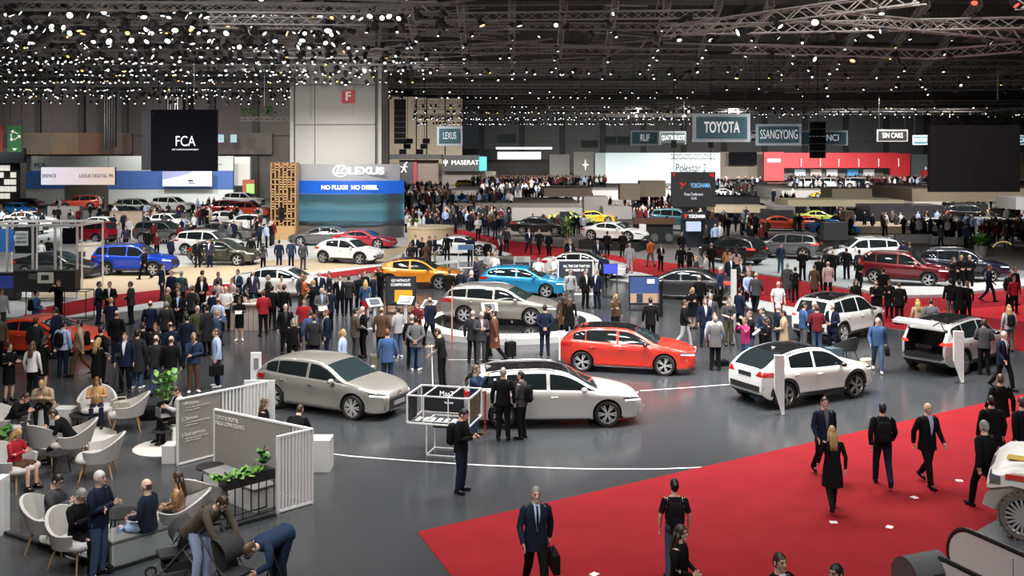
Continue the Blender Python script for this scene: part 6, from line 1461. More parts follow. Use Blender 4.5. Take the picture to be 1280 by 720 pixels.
PEOPLE_FAR = '''
976 304 10 stand w:nb t:dn short:k m b man in dark blue jacket and jeans on the pale stand floor
984 329 178 stand c:dg t:dn short:g m - man in dark grey coat on the pale floor edge
1003 311 170 front w:k t:k short:b m - man in black left of the row of onlookers
994 334 175 front w:k t:k bun:k f - woman in black standing on the red aisle
1034 311 175 stand s:ch t:k short:b m - first man of the row before the white SUV
1041 312 175 stand s:k t:k bald:g m - second man of the row before the white SUV
1024 320 178 stand c:k t:k short:k m - man in black coat with a long back before the white SUV
1018 331 150 stand c:br t:k short:b f - woman in brown coat on the aisle
1035 327 175 walk s:p t:k bald:g m - man in pale pink jacket walking on the aisle
1058 310 178 stand s:k t:k short:k m - man in black suit standing alone before the white SUV
1074 312 178 stand s:ch t:k short:k m - man in charcoal suit right of the lone black suit
1074 323 0 front c:k t:k short:b f - woman in black coat left of the dark red SUV
1070 349 10 stand c:k t:k long:k f - woman in black coat on the aisle behind the white SUV with black roof
1095 350 -20 chin s:k t:k short:b m - man in black with hand at his chin on the aisle
1104 335 178 stand c:k t:k short:k m - tall man in black before the dark red SUV
1112 350 -10 phone c:k t:k bun:b f - woman in black holding her phone on the aisle
1192 322 30 front c:k t:k long:b f - woman in black before the dark blue SUV, left of three
1202 319 -10 front c:k t:k short:y m - man in black before the dark blue SUV, middle of three
1212 319 -30 front c:k t:k short:w m - man in black before the dark blue SUV, right of three
1188 348 175 stand w:k t:g short:k m - man in black and grey trousers on the aisle, left of three
1199 350 178 stand c:k t:k short:k m - person in long black coat on the aisle, middle of three
1209 352 178 stand w:k t:k tail:r f - woman with red hair on the aisle, right of three
1237 331 60 walk w:n t:n short:b m - man in navy walking right past the dark blue SUV
1269 334 20 stand w:k t:k short:d m - dark man at the right edge of the aisle, rear one
1262 339 20 stand w:ch t:k short:k m - dark man at the right edge of the aisle, left one
1268 345 -10 stand w:r t:k short:r f - woman in red at the right edge of the aisle
1124 352 178 stand s:k t:k short:b m - man in black suit below the dark red SUV's wheel
1147 374 178 stand w:be t:k long:y f - blonde woman behind the raised tailgate
1164 373 160 stand w:g t:k short:d m - man in grey behind the raised tailgate
1129 301 178 stand w:n t:n short:k m - man in navy behind the dark red SUV
1137 303 178 stand s:ch t:n short:b m - man in charcoal beside the man in navy behind the dark red SUV
661 286 20 walk s:n/w t:n short:g m - man in navy suit walking on the red aisle
674 287 -20 walk s:k t:k short:b m - man in black walking on the red aisle, left of two
686 289 -40 stand c:k t:k short:b m - man in black coat on the red aisle, right of two
712 298 5 stand s:k/w t:k short:b m - man in black standing under the palm
713 302 5 stand s:n/w t:n short:y m - fair haired man in navy suit behind the white saloon
747 300 5 stand s:n/w t:n short:g m - man in navy suit behind the white saloon's black roof
759 289 175 walk2 w:k t:k short:k m - man in black walking left of the tyre stand
778 289 178 stand w:k t:k short:b m - man in black at the plinth of the white sports coupe
787 304 175 stand w:lg t:lg bald:g m - bald man in pale grey on the aisle
673 321 10 stand t:w t:k short:k m - man in white t-shirt left of the notice board
692 321 -70 front t:w t:k bald:g m - bald man in white t-shirt reaching out by the notice board
755 317 170 stand s:n t:k short:b m - man in navy at the nose of the white saloon
813 298 -160 walk w:o t:g short:k m - man in orange sweater on the aisle
826 304 15 front s:k/w t:k short:b f - woman in black facing us on the aisle
851 306 178 stand s:k t:k short:k m - broad man in black on the aisle
862 309 150 stand w:k t:k bun:k f - woman in black right of the broad man
870 320 -120 front w:pu t:k short:y f - fair haired woman in purple behind the dark grey saloon
882 317 -120 front w:lg t:k short:k m - man in pale grey shirt behind the dark grey saloon
889 304 175 walk s:k t:k short:g m - grey haired man in black walking towards the black SUV
909 309 178 stand c:tan t:k long:d f - woman in tan coat behind the black SUV
920 311 178 stand w:p t:k long:k f - woman in pale pink sweater behind the black SUV
926 325 5 front s:ch/lb t:k short:b m - man in charcoal behind the white totem
938 331 10 stand w:br t:k short:b m - man in brown right of the men by the white totem
852 290 20 stand w:k t:k short:k m - man in black with cap at the tyre stand
562 336 170 stand s:k t:k short:b m - man in black at the nose of the orange crossover
577 335 150 stand s:n t:n short:g m - man in navy right of the orange crossover
589 339 -100 stand s:n/w t:n short:w m - white haired man in navy left of the bright blue hatchback
595 321 -60 front w:pu t:k short:b m - man in purple behind the orange crossover's nose
611 314 5 front w:lg t:g short:b m - man in pale grey near the blue monitor
619 316 150 stand t:w t:g short:y m - man in white shirt near the blue monitor
626 288 60 stand t:tl t:k short:b m - man in dark teal shirt on the white floor edge
633 284 170 stand w:ch t:k short:b m - man in charcoal right of the teal shirt
559 292 175 stand s:k t:k short:k m - man in black at the white coupe's door
588 294 175 stand s:n t:k short:k m - man in navy at the white coupe's bonnet
609 299 -150 stand s:k t:k short:r m - man in black right of the white coupe
519 294 10 front s:n/w t:k short:k m - man in navy in the group before the round counter, left
527 297 -30 front s:k t:k short:k m - man in black in the group before the round counter
537 295 60 front s:ch t:k short:b m - man in charcoal in the group before the round counter
543 294 -90 front s:n t:be short:g m - man in navy and beige trousers in the group before the round counter
513 303 30 stand w:ch t:k long:d f - woman in charcoal at the left of the group before the round counter
533 303 170 stand c:br t:k long:b f - woman in brown coat in front of the group by the round counter
504 317 170 stand w:g t:k long:b f - woman in grey behind the orange crossover
516 316 178 stand c:ol t:k short:k m - broad man in olive coat behind the orange crossover
349 300 178 stand s:n t:n short:k m - man in navy suit facing the white crossover, left of three
364 299 178 stand s:nb t:n short:k m - man in dark blue suit facing the white crossover, middle of three
379 301 170 stand s:dg t:dg short:k m - man in dark grey suit facing the white crossover, right of three
329 304 175 stand w:dg t:k long:k f - woman in dark grey left of the three suits
180 310 -90 walk s:k/w t:k short:b m - man in black striding in front of the vivid blue SUV
247 299 10 stand s:k/dg t:k short:b m - man in black before the grey green crossover, left
262 299 -10 stand s:pu/w t:n short:b m - man in purple before the grey green crossover, right
314 295 178 stand s:k t:k short:k m - man in black right of the grey green crossover
214 296 150 stand s:n t:k short:d m - man in navy behind the vivid blue SUV's bonnet
148 278 5 stand c:lg t:g long:k f - woman in pale grey dress behind the vivid blue SUV
184 286 175 stand s:k t:k short:k m - man in black behind the vivid blue SUV
196 291 10 stand w:dr t:k short:b f - woman in dark red behind the vivid blue SUV
157 283 20 stand w:pu t:k short:k m - man in purple left of the man in black behind the vivid blue SUV
2 361 60 stand w:lg t:dg short:b m - man in pale grey shirt at the left edge by the glass frame
-2 392 40 stand w:ol t:k short:g m - person in olive jacket cut by the left edge
52 300 178 stand w:w t:k short:k f - woman in white behind the glass frame
61 297 178 stand w:k t:k short:k m - man in black behind the glass frame
73 258 178 stand w:k t:k short:k m - man in black left of the orange red hatchback
88 262 178 stand c:k t:k short:k f - dark woman on the grey ramp before the orange red hatchback
'''
def run_people(block, far=False):
    for ln in block.strip().splitlines():
        a = ln.split(None, 9)
        try: person(float(a[0]), float(a[1]), float(a[2]), a[3], a[4], a[5], a[6], a[7], a[9], xtra=a[8], far=far, skin=(1 if (hash_i(ln) % 7 == 0) else 0))
        except Exception as ex: print('PERSON', ln, ex); raise
def hash_i(s): return sum((i + 1) * ord(c) for i, c in enumerate(s))
run_people(PEOPLE); run_people(PEOPLE_FAR, True)
# ================================================================== LOUNGE AT THE LOWER LEFT
def clear_glass(key, tint=(.93, .95, .95), fac=.10):
    m = bpy.data.materials.new(key); m.use_nodes = True; nt = m.node_tree; nt.nodes.clear()
    o = nt.nodes.new('ShaderNodeOutputMaterial'); t = nt.nodes.new('ShaderNodeBsdfTransparent'); t.inputs[0].default_value = (*tint, 1)
    g = nt.nodes.new('ShaderNodeBsdfGlossy'); g.inputs['Roughness'].default_value = .02; mx = nt.nodes.new('ShaderNodeMixShader'); mx.inputs[0].default_value = .07
    nt.links.new(t.outputs[0], mx.inputs[1]); nt.links.new(g.outputs[0], mx.inputs[2]); nt.links.new(mx.outputs[0], o.inputs[0]); return m
pane = clear_glass('clear_glass')
fabric = M('chair_fabric_grey', (.42, .40, .39), .9, noise=.08, nscale=40, bump=.2, spec=.2)
shell_me = None
def chair_meshes():
    mb = MB(); na, nz = 22, 5; vs = []
    def P(a, t, off):
        top = .60 + .26 * max(0, math.cos(a)) ** 1.4; z = .36 + (top - .36) * t
        r = .335 + .055 * t + off; back = .10 * t * max(0, math.cos(a)) + .02
        return (math.sin(a) * r * 1.0, math.cos(a) * r * .92 + back, z)
    for k, off in ((0, 0.0), (1, .055)):
        for j in range(nz + 1):
            for i in range(na + 1): vs.append(P(-2.25 + 4.5 * i / na, j / nz, off))
    L = (nz + 1) * (na + 1); fs = []
    for j in range(nz):
        for i in range(na):
            q = [j * (na + 1) + i, j * (na + 1) + i + 1, (j + 1) * (na + 1) + i + 1, (j + 1) * (na + 1) + i]
            fs.append(tuple(q)); fs.append(tuple(x + L for x in q[::-1]))
    for i in range(na): fs.append((nz * (na + 1) + i, nz * (na + 1) + i + 1, L + nz * (na + 1) + i + 1, L + nz * (na + 1) + i)); fs.append((i, L + i, L + i + 1, i + 1))
    for j in range(nz):
        for i in (0, na): a = j * (na + 1) + i; b = a + na + 1; fs.append((a, b, b + L, a + L))
    mb.add(vs, fs); back = mb.mesh('backrest', 60)
    seat = MB().ell((0, -.05, .40), (.36, .36, .075), 16, 8, fn=lambda p: Vector((math.copysign(abs(p.x) ** .6, p.x), math.copysign(abs(p.y) ** .6, p.y), math.copysign(abs(p.z) ** .6, p.z)))).mesh('seat', 60)
    legs = [MB().tube([(sx * .22, sy * .22, .35), (sx * .32, sy * .31, 0)], [.02, .012], 8).mesh('leg', 60) for sx in (-1, 1) for sy in (-1, 1)]
    return back, seat, legs
CH = chair_meshes()
def lounge_chair(loc, face, label, sc=1.1, m=None):
    e = empty('lounge_chair', Vector((loc[0], loc[1], .014)), math.radians(face), label, 'chair', 'grey lounge chairs'); e.scale = (sc,) * 3
    inst('backrest', CH[0], m or fabric, e); inst('seat', CH[1], m or fabric, e)
    for l in CH[2]: inst('leg', l, legwood, e)
    return e
SEATED = '''
22 537 75 sitphone w:r k:br long:y f woman in red sweater sitting in a grey chair at the left edge|grey lounge chair under the woman in red sweater
121 472 20 sitphone w:tan t:n long:r f woman in tan sweater sitting with a phone in a grey chair|grey lounge chair under the woman in tan sweater
32 492 80 sitlean s:k t:dg short:d m man in black jacket sitting at the left edge bending forward|grey lounge chair at the left edge under the bending man in black
66 512 -70 sitlean s:k t:k short:d m man in black jacket sitting with his face turned left below the beige coat|grey lounge chair with its back to us under the man in black facing left
72 594 85 sitphone s:dg t:k short:k m man in grey jacket with glasses sitting, hand raised|grey lounge chair under the man in grey jacket with glasses
102 612 65 sitphone s:k t:k short:g m grey haired man in black jacket with glasses sitting|grey lounge chair under the grey haired man in black jacket
222 590 -85 sit w:leo t:k long:d f woman in leopard print blouse sitting sideways in the lounge|grey lounge chair under the woman in leopard print
'''
for ln in SEATED.strip().splitlines():
    ln, cl = ln.split('|'); a = ln.split(None, 8)
    o = person(float(a[0]), float(a[1]), float(a[2]), a[3], a[4], a[5], a[6], a[7], a[8], xtra='g' if 'glasses' in a[8] else '')
    lounge_chair(o.location, float(a[2]), cl)
def stool_under(o, label):
    e = empty('seat_box', Vector((o.location.x, o.location.y, .014)), o.rotation_euler.z, label, 'seat')
    MB().box((0, 0, .22), (.52, .5, .42)).build('body', white, e); MB().box((0, 0, .445), (.54, .52, .03)).build('top', midgrey, e)
o = person(52, 476, 10, 'sitlean', 'c:be', 't:k', 'short:y', 'm', 'fair haired person in beige coat sitting bent forward'); stool_under(o, 'low white box seat under the person in beige coat')
o = person(220, 484, -50, 'sitphone', 's:lg/k', 't:k', 'short:d', 'm', 'man in cream cardigan sitting with a laptop by the slatted partition'); stool_under(o, 'low box seat under the man with the laptop')
L = empty('laptop', o.location + Vector((-.28, -.24, .66)), math.radians(130), 'grey laptop on the lap of the man in cream cardigan', 'laptop'); MB().box((0, 0, 0), (.34, .24, .02)).build('keyboard', midgrey, L); MB().box((0, .14, .11), (.34, .02, .23)).build('screen', M('laptop_lid', (.12, .12, .125), .4), L)
o = person(183, 599, -100, 'sit', 's:n', 't:lb', 'bald:b', 'm', 'balding man in navy suit sitting on the long lounge bench')
o = person(331, 498, 95, 'sit', 'w:k', 't:k', 'long:b', 'f', 'woman in black sitting behind the grey lettered board'); stool_under(o, 'low box seat under the woman in black behind the board')
o = person(375, 507, 170, 'sitlean', 's:k', 't:k', 'short:d', 'm', 'man in black jacket sitting with his back to us behind the board'); stool_under(o, 'low box seat under the man in black behind the board')
e = empty('laptop', o.location + Vector((-.75, .25, .60)), math.radians(20), 'open laptop with green screen behind the grey lettered board', 'laptop'); MB().box((0, 0, .02), (.36, .26, .02)).build('keyboard', midgrey, e); MB().box((0, .15, .14), (.36, .02, .25)).build('screen', M('laptop_green', (.05, .12, .09), .4), e)
e = empty('desk', o.location + Vector((-.55, .35, 0)), 0, 'small white desk between the two people behind the board', 'desk'); MB().box((0, 0, .57), (1.2, .6, .04)).build('top', white, e); MB().box((0, 0, .28), (.12, .4, .55)).build('leg', white, e)
# empty chairs
for (px, py, f, l) in [(122, 597, -75, 'empty grey lounge chair with its back to the right beside the black side table'), (158, 538, -70, 'grey lounge chair carrying a handbag'), (256, 650, 165, 'grey lounge chair beside the planter'), (62, 576, 165, 'grey lounge chair seen from behind, left of the light rug'), (3, 556, 100, 'grey lounge chair cut by the left edge')]:
    lounge_chair(G(px, py), f, l)
p = G(152, 538); e = empty('handbag', p + Vector((0, 0, .47)), .3, 'patterned beige handbag on an empty grey chair', 'bag')
MB().box((0, 0, .13), (.40, .18, .26)).build('bag_body', M('bag_pattern', (.35, .31, .24), .7, noise=.8, nscale=18), e); MB().tube([(-.12, 0, .25), (-.10, 0, .38), (.10, 0, .38), (.12, 0, .25)], .014, 6).build('handle', M('bag_cream', (.55, .5, .4), .6), e)
# rugs and tables
rugm = M('rug_cream', (.50, .48, .45), .95, noise=.25, nscale=6, bump=.5)
for (px, py, r, l) in [(92, 548, 1.0, 'round cream rug under the chair group at left'), (207, 560, .75, 'round cream rug beside the slatted partition'), (95, 668, .62, 'round cream rug under the two men with glasses'), (112, 690, .4, 'small end of a cream rug near the glass screen')]:
    o = MB().lathe([(r, 0), (r, .012), (.01, .014)], 36).build('rug', rugm); o.location = G(px, py) + Vector((0, 0, .013)); tag(o, l, 'rug')
def side_table(px, py, r, h, l):
    e = empty('side_table', G(px, py), 0, l, 'table'); MB().lathe([(r, h - .03), (r, h), (.01, h)], 24).lathe([(r - .01, h - .03), (.01, h - .03)], 24, cap=False).build('table_top', black, e)
    for k in range(3): a = 2 * PI * k / 3 + .5; MB().tube([(math.cos(a) * r * .6, math.sin(a) * r * .6, h - .03), (math.cos(a) * r * .85, math.sin(a) * r * .85, .014)], .018, 6).build('leg', black, e)
side_table(74, 592, .27, .46, 'small black side table with three legs between the grey chairs'); side_table(107, 534, .40, .36, 'low round dark table in front of the woman in tan sweater'); side_table(203, 556, .26, .36, 'small dark table on the rug by the partition'); side_table(263, 607, .30, .42, 'dark round table behind the chair beside the planter'); side_table(150, 668, .34, .40, 'black round table between the bench and the men with glasses')
# partition boards with slats
def board(A, B, h, label, solid, lines=None, slat_step=.095, solid_m=taupe):
    A, B = Vector(A), Vector(B); d = B - A; Ln = d.length; rz = math.atan2(d.y, d.x)
    e = empty('partition_screen', A, rz, label, 'partition')
    MB().box((Ln / 2, 0, h + .012), (Ln, .07, .035)).build('top_rail', white, e); MB().box((Ln / 2, 0, .035), (Ln, .07, .04)).build('bottom_rail', white, e)
    MB().box((.015, 0, h / 2), (.03, .07, h)).build('end_post', white, e)
    if Ln * solid < Ln - .05: MB().box((Ln - .015, 0, h / 2), (.03, .07, h)).build('end_post', white, e)
    if solid: MB().box((Ln * solid / 2 + .01, 0, h / 2 + .02), (Ln * solid - .03, .04, h - .06)).build('board', solid_m, e)
    sm = MB().box((0, 0, h / 2 + .02), (.035, .05, h - .06)).mesh('slat'); x = Ln * solid + slat_step * .7
    while x < Ln - .04: inst('slat', sm, white, e, (x, 0, 0)); x += slat_step
    for (tx, s, u, v, wd) in lines or []: text('lettering', tx, s, M('board_letter', (.62, .6, .58), .6), e, (u, -.026, v), align='LEFT', height=s, width=wd)
    return e
A, B = G(221, 583), G(334, 557); B = Vector((-5.97, 24.4, 0)); A.z = B.z = .012
board(A, B, 1.48, 'grey partition screen with numbered lines and white slats, rear one', .46, [('1 Welcome', .085, .10, 1.36, .42), ('Toyota digital press conference', .035, .20, 1.27, .62), ('for our guests', .035, .20, 1.21, .36), ('2 Discover', .085, .10, 1.02, .42), ('browse the latest press releases', .035, .20, .93, .62), ('and news', .035, .20, .87, .3), ('3 Find out more', .085, .10, .66, .60), ('ask our team for more', .035, .20, .57, .58), ('information', .035, .20, .51, .38)])
A = Vector((-6.47, 21.75, .012)); B = Vector((-4.04, 20.19, .012))
board(A, B, 1.48, 'grey partition board reading TOYOTA DIGITAL PRESS CONFERENCE', .80, [('TOYOTA DIGITAL', .085, .05, 1.34, .72), ('PRESS CONFERENCE', .085, .05, 1.22, .90)])
A = Vector((-4.61, 19.6, .012)); B = Vector((-4.02, 20.17, .012)); board(A, B, 1.49, 'short white slatted screen at the end of the planter', 0.0, slat_step=.075)
o = MB().box((0, 0, .35), (.9, .5, .7)).build('white_cabinet', lightgrey); o.location = G(386, 592) + Vector((0, .3, .012)); tag(o, 'white low cabinet right behind the slatted screen', 'cabinet')
o = MB().box((0, 0, .72), (.75, .06, 1.44)).build('short_wall', white); o.location = Vector((-6.25, 24.75, .012)); tag(o, 'short white wall piece behind the rear partition screen', 'partition')
# benches
def bench(A, B, w, h, label):
    A, B = Vector(A), Vector(B); d = B - A; e = empty('bench', A, math.atan2(d.y, d.x), label, 'bench'); Ln = d.length
    MB().box((Ln / 2, w / 2, h / 2 - .02), (Ln, w, h - .04)).build('bench_body', lightgrey, e); MB().box((Ln / 2, w / 2, h), (Ln + .02, w + .02, .04)).build('bench_top', midgrey, e)
bench(G(140, 711, .012), G(262, 674, .012), .62, .43, 'long white bench with grey top behind the glass screen'); bench(G(254, 615, .012), G(318, 641, .012), .52, .43, 'white bench with grey top in front of the lettered board')
o = MB().box((0, 0, .2), (.30, .4, .4)).build('white_block', lightgrey); o.location = G(214, 577) + Vector((0, 0, .012)); tag(o, 'small white block at the foot of the rear partition screen', 'block')
o = MB().box((0, 0, .22), (.5, .45, .44)).build('white_block', lightgrey); o.location = G(82, 531) + Vector((0, 0, .012)); tag(o, 'white block beside the seated person in beige coat', 'block')
# glass screen of the lounge
def gscreen(P, Q, h, label):
    P, Q = Vector(P), Vector(Q); d = Q - P; e = empty('glass_screen', P, math.atan2(d.y, d.x), label, 'glass screen'); n = max(1, round(d.length / 1.4))
    for i in range(n): MB().box((d.length * (i + .5) / n, 0, h / 2 + .05), (d.length / n - .012, .012, h)).build('pane', pane, e)
    MB().box((d.length / 2, 0, .03), (d.length, .05, .06)).build('floor_channel', black, e)
gscreen(G(6, 668, .012), G(139, 713, .012), .95, 'clear glass screen with black foot rail at the lower left'); gscreen(G(142, 714, .012), G(268, 675, .012), .95, 'clear glass screen in front of the long bench'); gscreen(G(276, 664, .012), G(345, 645, .012), .04, 'black foot rail under the planter stand')
e = empty('white_post_wall', G(2, 668, .012), 0, 'white narrow wall end at the left edge', 'partition'); MB().box((-.05, 0, .52), (.16, .5, 1.04)).build('wall_end', white, e); MB().box((.02, -.3, .25), (.06, .08, .5)).build('cable_box', black, e)
# planter on a wire stand
A, B = G(283, 660), G(344, 642); d = B - A; e = empty('planter', Vector((A.x, A.y, .012)), math.atan2(d.y, d.x), 'black planter box with green plants on a thin wire stand', 'planter'); Ln = d.length
MB().box((Ln / 2, .15, .78), (Ln, .30, .20)).build('planter_box', black, e)
for x in (0.02, Ln * .33, Ln * .66, Ln - .02):
    for y in (.01, .29): MB().bar((x, y, .05), (x, y, .70), .018).build('stand_leg', black, e)
for y in (.01, .29): MB().bar((0, y, .06), (Ln, y, .06), .018).build('stand_rail', black, e)
def leaves(n, cx, ln, wd, m, parent, name='leaf', up=.2):
    for q in range(n):
        c = cx(); d = Vector((RN.uniform(-1, 1), RN.uniform(-1, 1), RN.uniform(up, 1.1))).normalized(); l = ln * RN.uniform(.6, 1.2); s = Vector((-d.y, d.x, RN.uniform(-.3, .3))).normalized() * wd * RN.uniform(.7, 1.2); dr = Vector((0, 0, -l * .18))
        o = MB().add([c, c + d * l * .4 + s, c + d * l * .75 + s * .8 + dr * .6, c + d * l + dr, c + d * l * .75 - s * .8 + dr * .6, c + d * l * .4 - s, c + d * l * .5 + Vector((0, 0, .012))], [(0, 1, 6), (1, 2, 6), (2, 3, 6), (3, 4, 6), (4, 5, 6), (5, 0, 6)]).build(name, m[q % len(m)], parent)
lm2 = [M('leaf_bright', (.17, .34, .05), .45, noise=.4, nscale=8), leaf, M('leaf_fresh', (.11, .27, .05), .45, noise=.4, nscale=8)]
leaves(110, lambda: Vector((RN.uniform(-.12, Ln * .82), RN.uniform(0, .3), .86)), .17, .05, lm2, e); leaves(16, lambda: Vector((Ln * .86 + RN.uniform(-.1, .1), .15, RN.uniform(.9, 1.2))), .26, .09, [leaf, leafd], e)
e = empty('potted_plant', G(206, 521, .012), 0, 'large leafy plant with pale green leaves behind the man with the laptop', 'plant'); MB().lathe([(.16, 0), (.21, .38), (.19, .38), (.18, .33)], 16).build('pot', black, e)
MB().tube([(0, 0, .35), (.05, 0, .8), (.18, 0, 1.15)], .02, 6).build('stem', leafd, e); leaves(70, lambda: Vector((RN.uniform(-.22, .25), RN.uniform(-.2, .2), RN.uniform(.45, 1.15))) + Vector((.06, 0, 0)), .28, .075, lm2, e)
for (px, py, l) in ((324, 538, 'dark leafy plant between the two partition boards'), (4, 590, 'green plant cut by the left edge')):
    e = empty('potted_plant', G(px, py, .012), 0, l, 'plant'); MB().lathe([(.14, 0), (.18, .34), (.16, .34), (.15, .3)], 14).build('pot', black, e); MB().tube([(0, 0, .3), (-.03, 0, .8)], .015, 6).build('stem', leafd, e); leaves(22, lambda: Vector((RN.uniform(-.15, .1), RN.uniform(-.15, .15), RN.uniform(.6, .95))), .26, .09, [leaf, leafd], e)
# man bending over a stroller, photographer bending over a tripod
o = person(278, 622, 62, 'bend', 's:gb', 't:lb', 'short:d', 'm', 'man in taupe jacket and jeans bending over a black stroller', H=1.85)
def stroller(loc, rz, label):
    e = empty('stroller', loc, rz, label, 'stroller')
    for i, (x, y, r) in enumerate([(-.26, .30, .13), (.26, .30, .13), (-.20, -.38, .10), (.20, -.38, .10)]):
        w = MB().lathe([(r * .7, -.025), (r, -.02), (r, .02), (r * .7, .025), (r * .7, -.025)], 18, 0, axis='X', cap=False).build('wheel', rubber, e, 50); w.location = (x, y, r); MB().lathe([(r * .7, -.015), (r * .7, .015)], 14, 0, axis='X').build('hub', midgrey, w)
    for s in (-1, 1):
        MB().tube([(s * .20, -.38, .12), (s * .24, .05, .55), (s * .24, .48, 1.02)], .014, 6).build('frame_tube', steel, e); MB().tube([(s * .26, .30, .13), (s * .24, .05, .55)], .014, 6).build('frame_tube', steel, e)
    MB().tube([(-.24, .48, 1.02), (0, .53, 1.06), (.24, .48, 1.02)], .02, 8).build('handle', black, e)
    MB().add([(-.2, -.30, .42), (.2, -.30, .42), (.2, .08, .40), (-.2, .08, .40), (-.2, .26, .92), (.2, .26, .92), (-.2, -.30, .46), (.2, -.30, .46), (.2, .04, .45), (-.2, .04, .45), (-.2, .22, .92), (.2, .22, .92)], [(0, 1, 2, 3), (3, 2, 5, 4), (6, 9, 8, 7), (9, 10, 11, 8), (4, 5, 11, 10), (0, 6, 7, 1), (0, 3, 9, 6), (3, 4, 10, 9), (1, 7, 8, 2), (2, 8, 11, 5)]).build('seat', M('stroller_fabric', (.02, .02, .022), .9), e)
    mb = MB(); vs = []
    for i in range(9):
        a = .1 + i * .22
        for x in (-.22, .22): vs.append((x, .24 - math.sin(a) * .34, .72 + math.cos(a) * .26))
    mb.add(vs, [(2 * i, 2 * i + 1, 2 * i + 3, 2 * i + 2) for i in range(8)]).build('hood', M('stroller_fabric'), e)
    MB().box((0, 0, .25), (.36, .45, .14)).build('basket', M('stroller_fabric'), e)
stroller(G(221, 722, .012), math.radians(-60), 'black stroller with hood behind the man in taupe jacket'); stroller(G(289, 748, .012), math.radians(60), 'black stroller held by the man in taupe jacket, cut by the bottom edge')
o = person(312, 684, -35, 'bend2', 'w:nb', 't:n', 'short:b', 'm', 'photographer in blue bending deep over a tripod at the bottom edge')
def tripod(loc, h, label, camera=True, red=False):
    e = empty('tripod', loc, 0, label, 'tripod')
    for k in range(3): a = 2 * PI * k / 3 + .4; MB().tube([(0, 0, h * .8), (math.cos(a) * h * .28, math.sin(a) * h * .28, 0)], [.018, .012], 6).build('leg', plastic, e)
    MB().tube([(0, 0, h * .7), (0, 0, h)], .018, 6).build('column', M('tripod_red', (.5, .02, .02), .4) if red else plastic, e)
    if camera: MB().box((0, 0, h + .07), (.13, .10, .11)).tube([(0, -.05, h + .07), (0, -.2, h + .07)], .042, 10).build('camera', plastic, e)
tripod(G(341, 752, .012), .95, 'black tripod with red head held by the bending photographer', False, True); tripod(G(913, 438, .012), 1.35, 'tripod with a camera in front of the cameraman in grey polo'); tripod(G(147, 497, .012), 1.15, 'slim black tripod left of the bearded man in navy suit')
# bags and small things people hold or set down
def case(loc, sz, rz, label, m=None, name='briefcase', cat='bag'):
    e = empty(name, loc, rz, label, cat); x, y, z = sz
    b = MB().box((0, 0, z / 2), (x, y, z)).build('bag_body', m or cloth('k'), e); md = b.modifiers.new('b', 'BEVEL'); md.width = min(sz) * .2; md.segments = 2
    MB().tube([(-x * .2, 0, z), (-x * .17, 0, z + .07), (x * .17, 0, z + .07), (x * .2, 0, z)], .012, 6).build('handle', plastic, e); return e
def near(label): return next(o for o in C.objects if o.get('label') == label)
def hold(label, s, sz, dz, name, l, m=None, dx=0, dy=0):
    o = near(label); r = o.rotation_euler.z; v = Vector((s * .29 + dx, -.05 + dy, 0)); v.rotate(Euler((0, 0, r))); return case(o.location + v + Vector((0, 0, dz)), sz, r + PI / 2, l, m, name)
hold('man in pale blue shirt holding a black briefcase', 1, (.42, .14, .32), .40, 'briefcase', 'black briefcase hanging from the hand of the man in pale blue shirt'); hold('grey haired man in navy suit and dark tie walking on the red carpet', 1, (.42, .12, .32), .42, 'briefcase', 'black briefcase held by the grey haired man on the red carpet')
hold('man in blue sweater and jeans walking towards us right of the white crossover', 1, (.30, .14, .26), .55, 'shoulder_bag', 'black bag held by the walking man in blue sweater'); hold('blonde woman in grey holding a red bag before the silver estate car', 1, (.34, .12, .30), .75, 'red_bag', 'red bag in the arm of the blonde woman in grey', cloth('r'), -.1, -.18)
hold('man in blue blazer carrying a rucksack behind the silver hatchback', 1, (.36, .22, .46), .55, 'rucksack', 'olive rucksack hanging at the side of the man in blue blazer', M('rucksack_olive', (.10, .10, .06), .9, noise=.5, nscale=10), .12, 0); hold('woman in magenta top photographing with raised arms', 1, (.28, .06, .40), .35, 'blue_bag', 'bright blue bag beside the woman in magenta', M('bag_cyan', (.02, .30, .50), .6), .05)
def wheelcase(px, py, label):
    e = empty('trolley_case', G(px, py, .012), .5, label, 'suitcase'); b = MB().box((0, 0, .32), (.38, .24, .52)).build('case_body', cloth('k'), e); md = b.modifiers.new('b', 'BEVEL'); md.width = .05; md.segments = 2
    for s in (-1, 1): MB().lathe([(.045, -.02), (.045, .02)], 12, 0, (s * .14, .08, .045), 'X').build('wheel', rubber, e); MB().bar((s * .1, .1, .55), (s * .1, .14, .95), .015).build('handle_tube', steel, e)
    MB().bar((-.1, .14, .95), (.1, .14, .95), .025).build('handle', plastic, e)
wheelcase(638, 448, 'black trolley case standing by the turntable rim'); wheelcase(897, 385, 'dark trolley case beside the man in dark suit')
case(G(902, 457, .012), (.45, .25, .18), .3, 'black bag lying on the floor right of the man in grey jacket', None, 'floor_bag'); case(G(186, 524, .012), (.5, .35, .34), .2, 'dark rucksack on the floor beside the chair with the handbag', None, 'floor_bag'); case(G(1083, 459, .012), (.4, .25, .3), .5, 'pale bag on the floor at the nose of the white crossover', M('bag_cream'), 'floor_bag'); case(G(290, 588 + 60, .012), (.01, .01, .01), 0, 'tiny dark box under the planter', None, 'floor_box') if False else None
e = empty('dark_armchair', G(1056, 450, .012), math.radians(200), 'dark grey arched armchair behind the white crossover', 'chair'); inst('backrest', CH[0], M('chair_dark', (.05, .052, .055), .9), e); inst('seat', CH[1], M('chair_dark'), e)
for l in CH[2]: inst('leg', l, plastic, e)
MB().box((.55, .1, .25), (.5, .4, .45)).build('armchair_box', M('box_slate', (.06, .09, .11), .6), e)
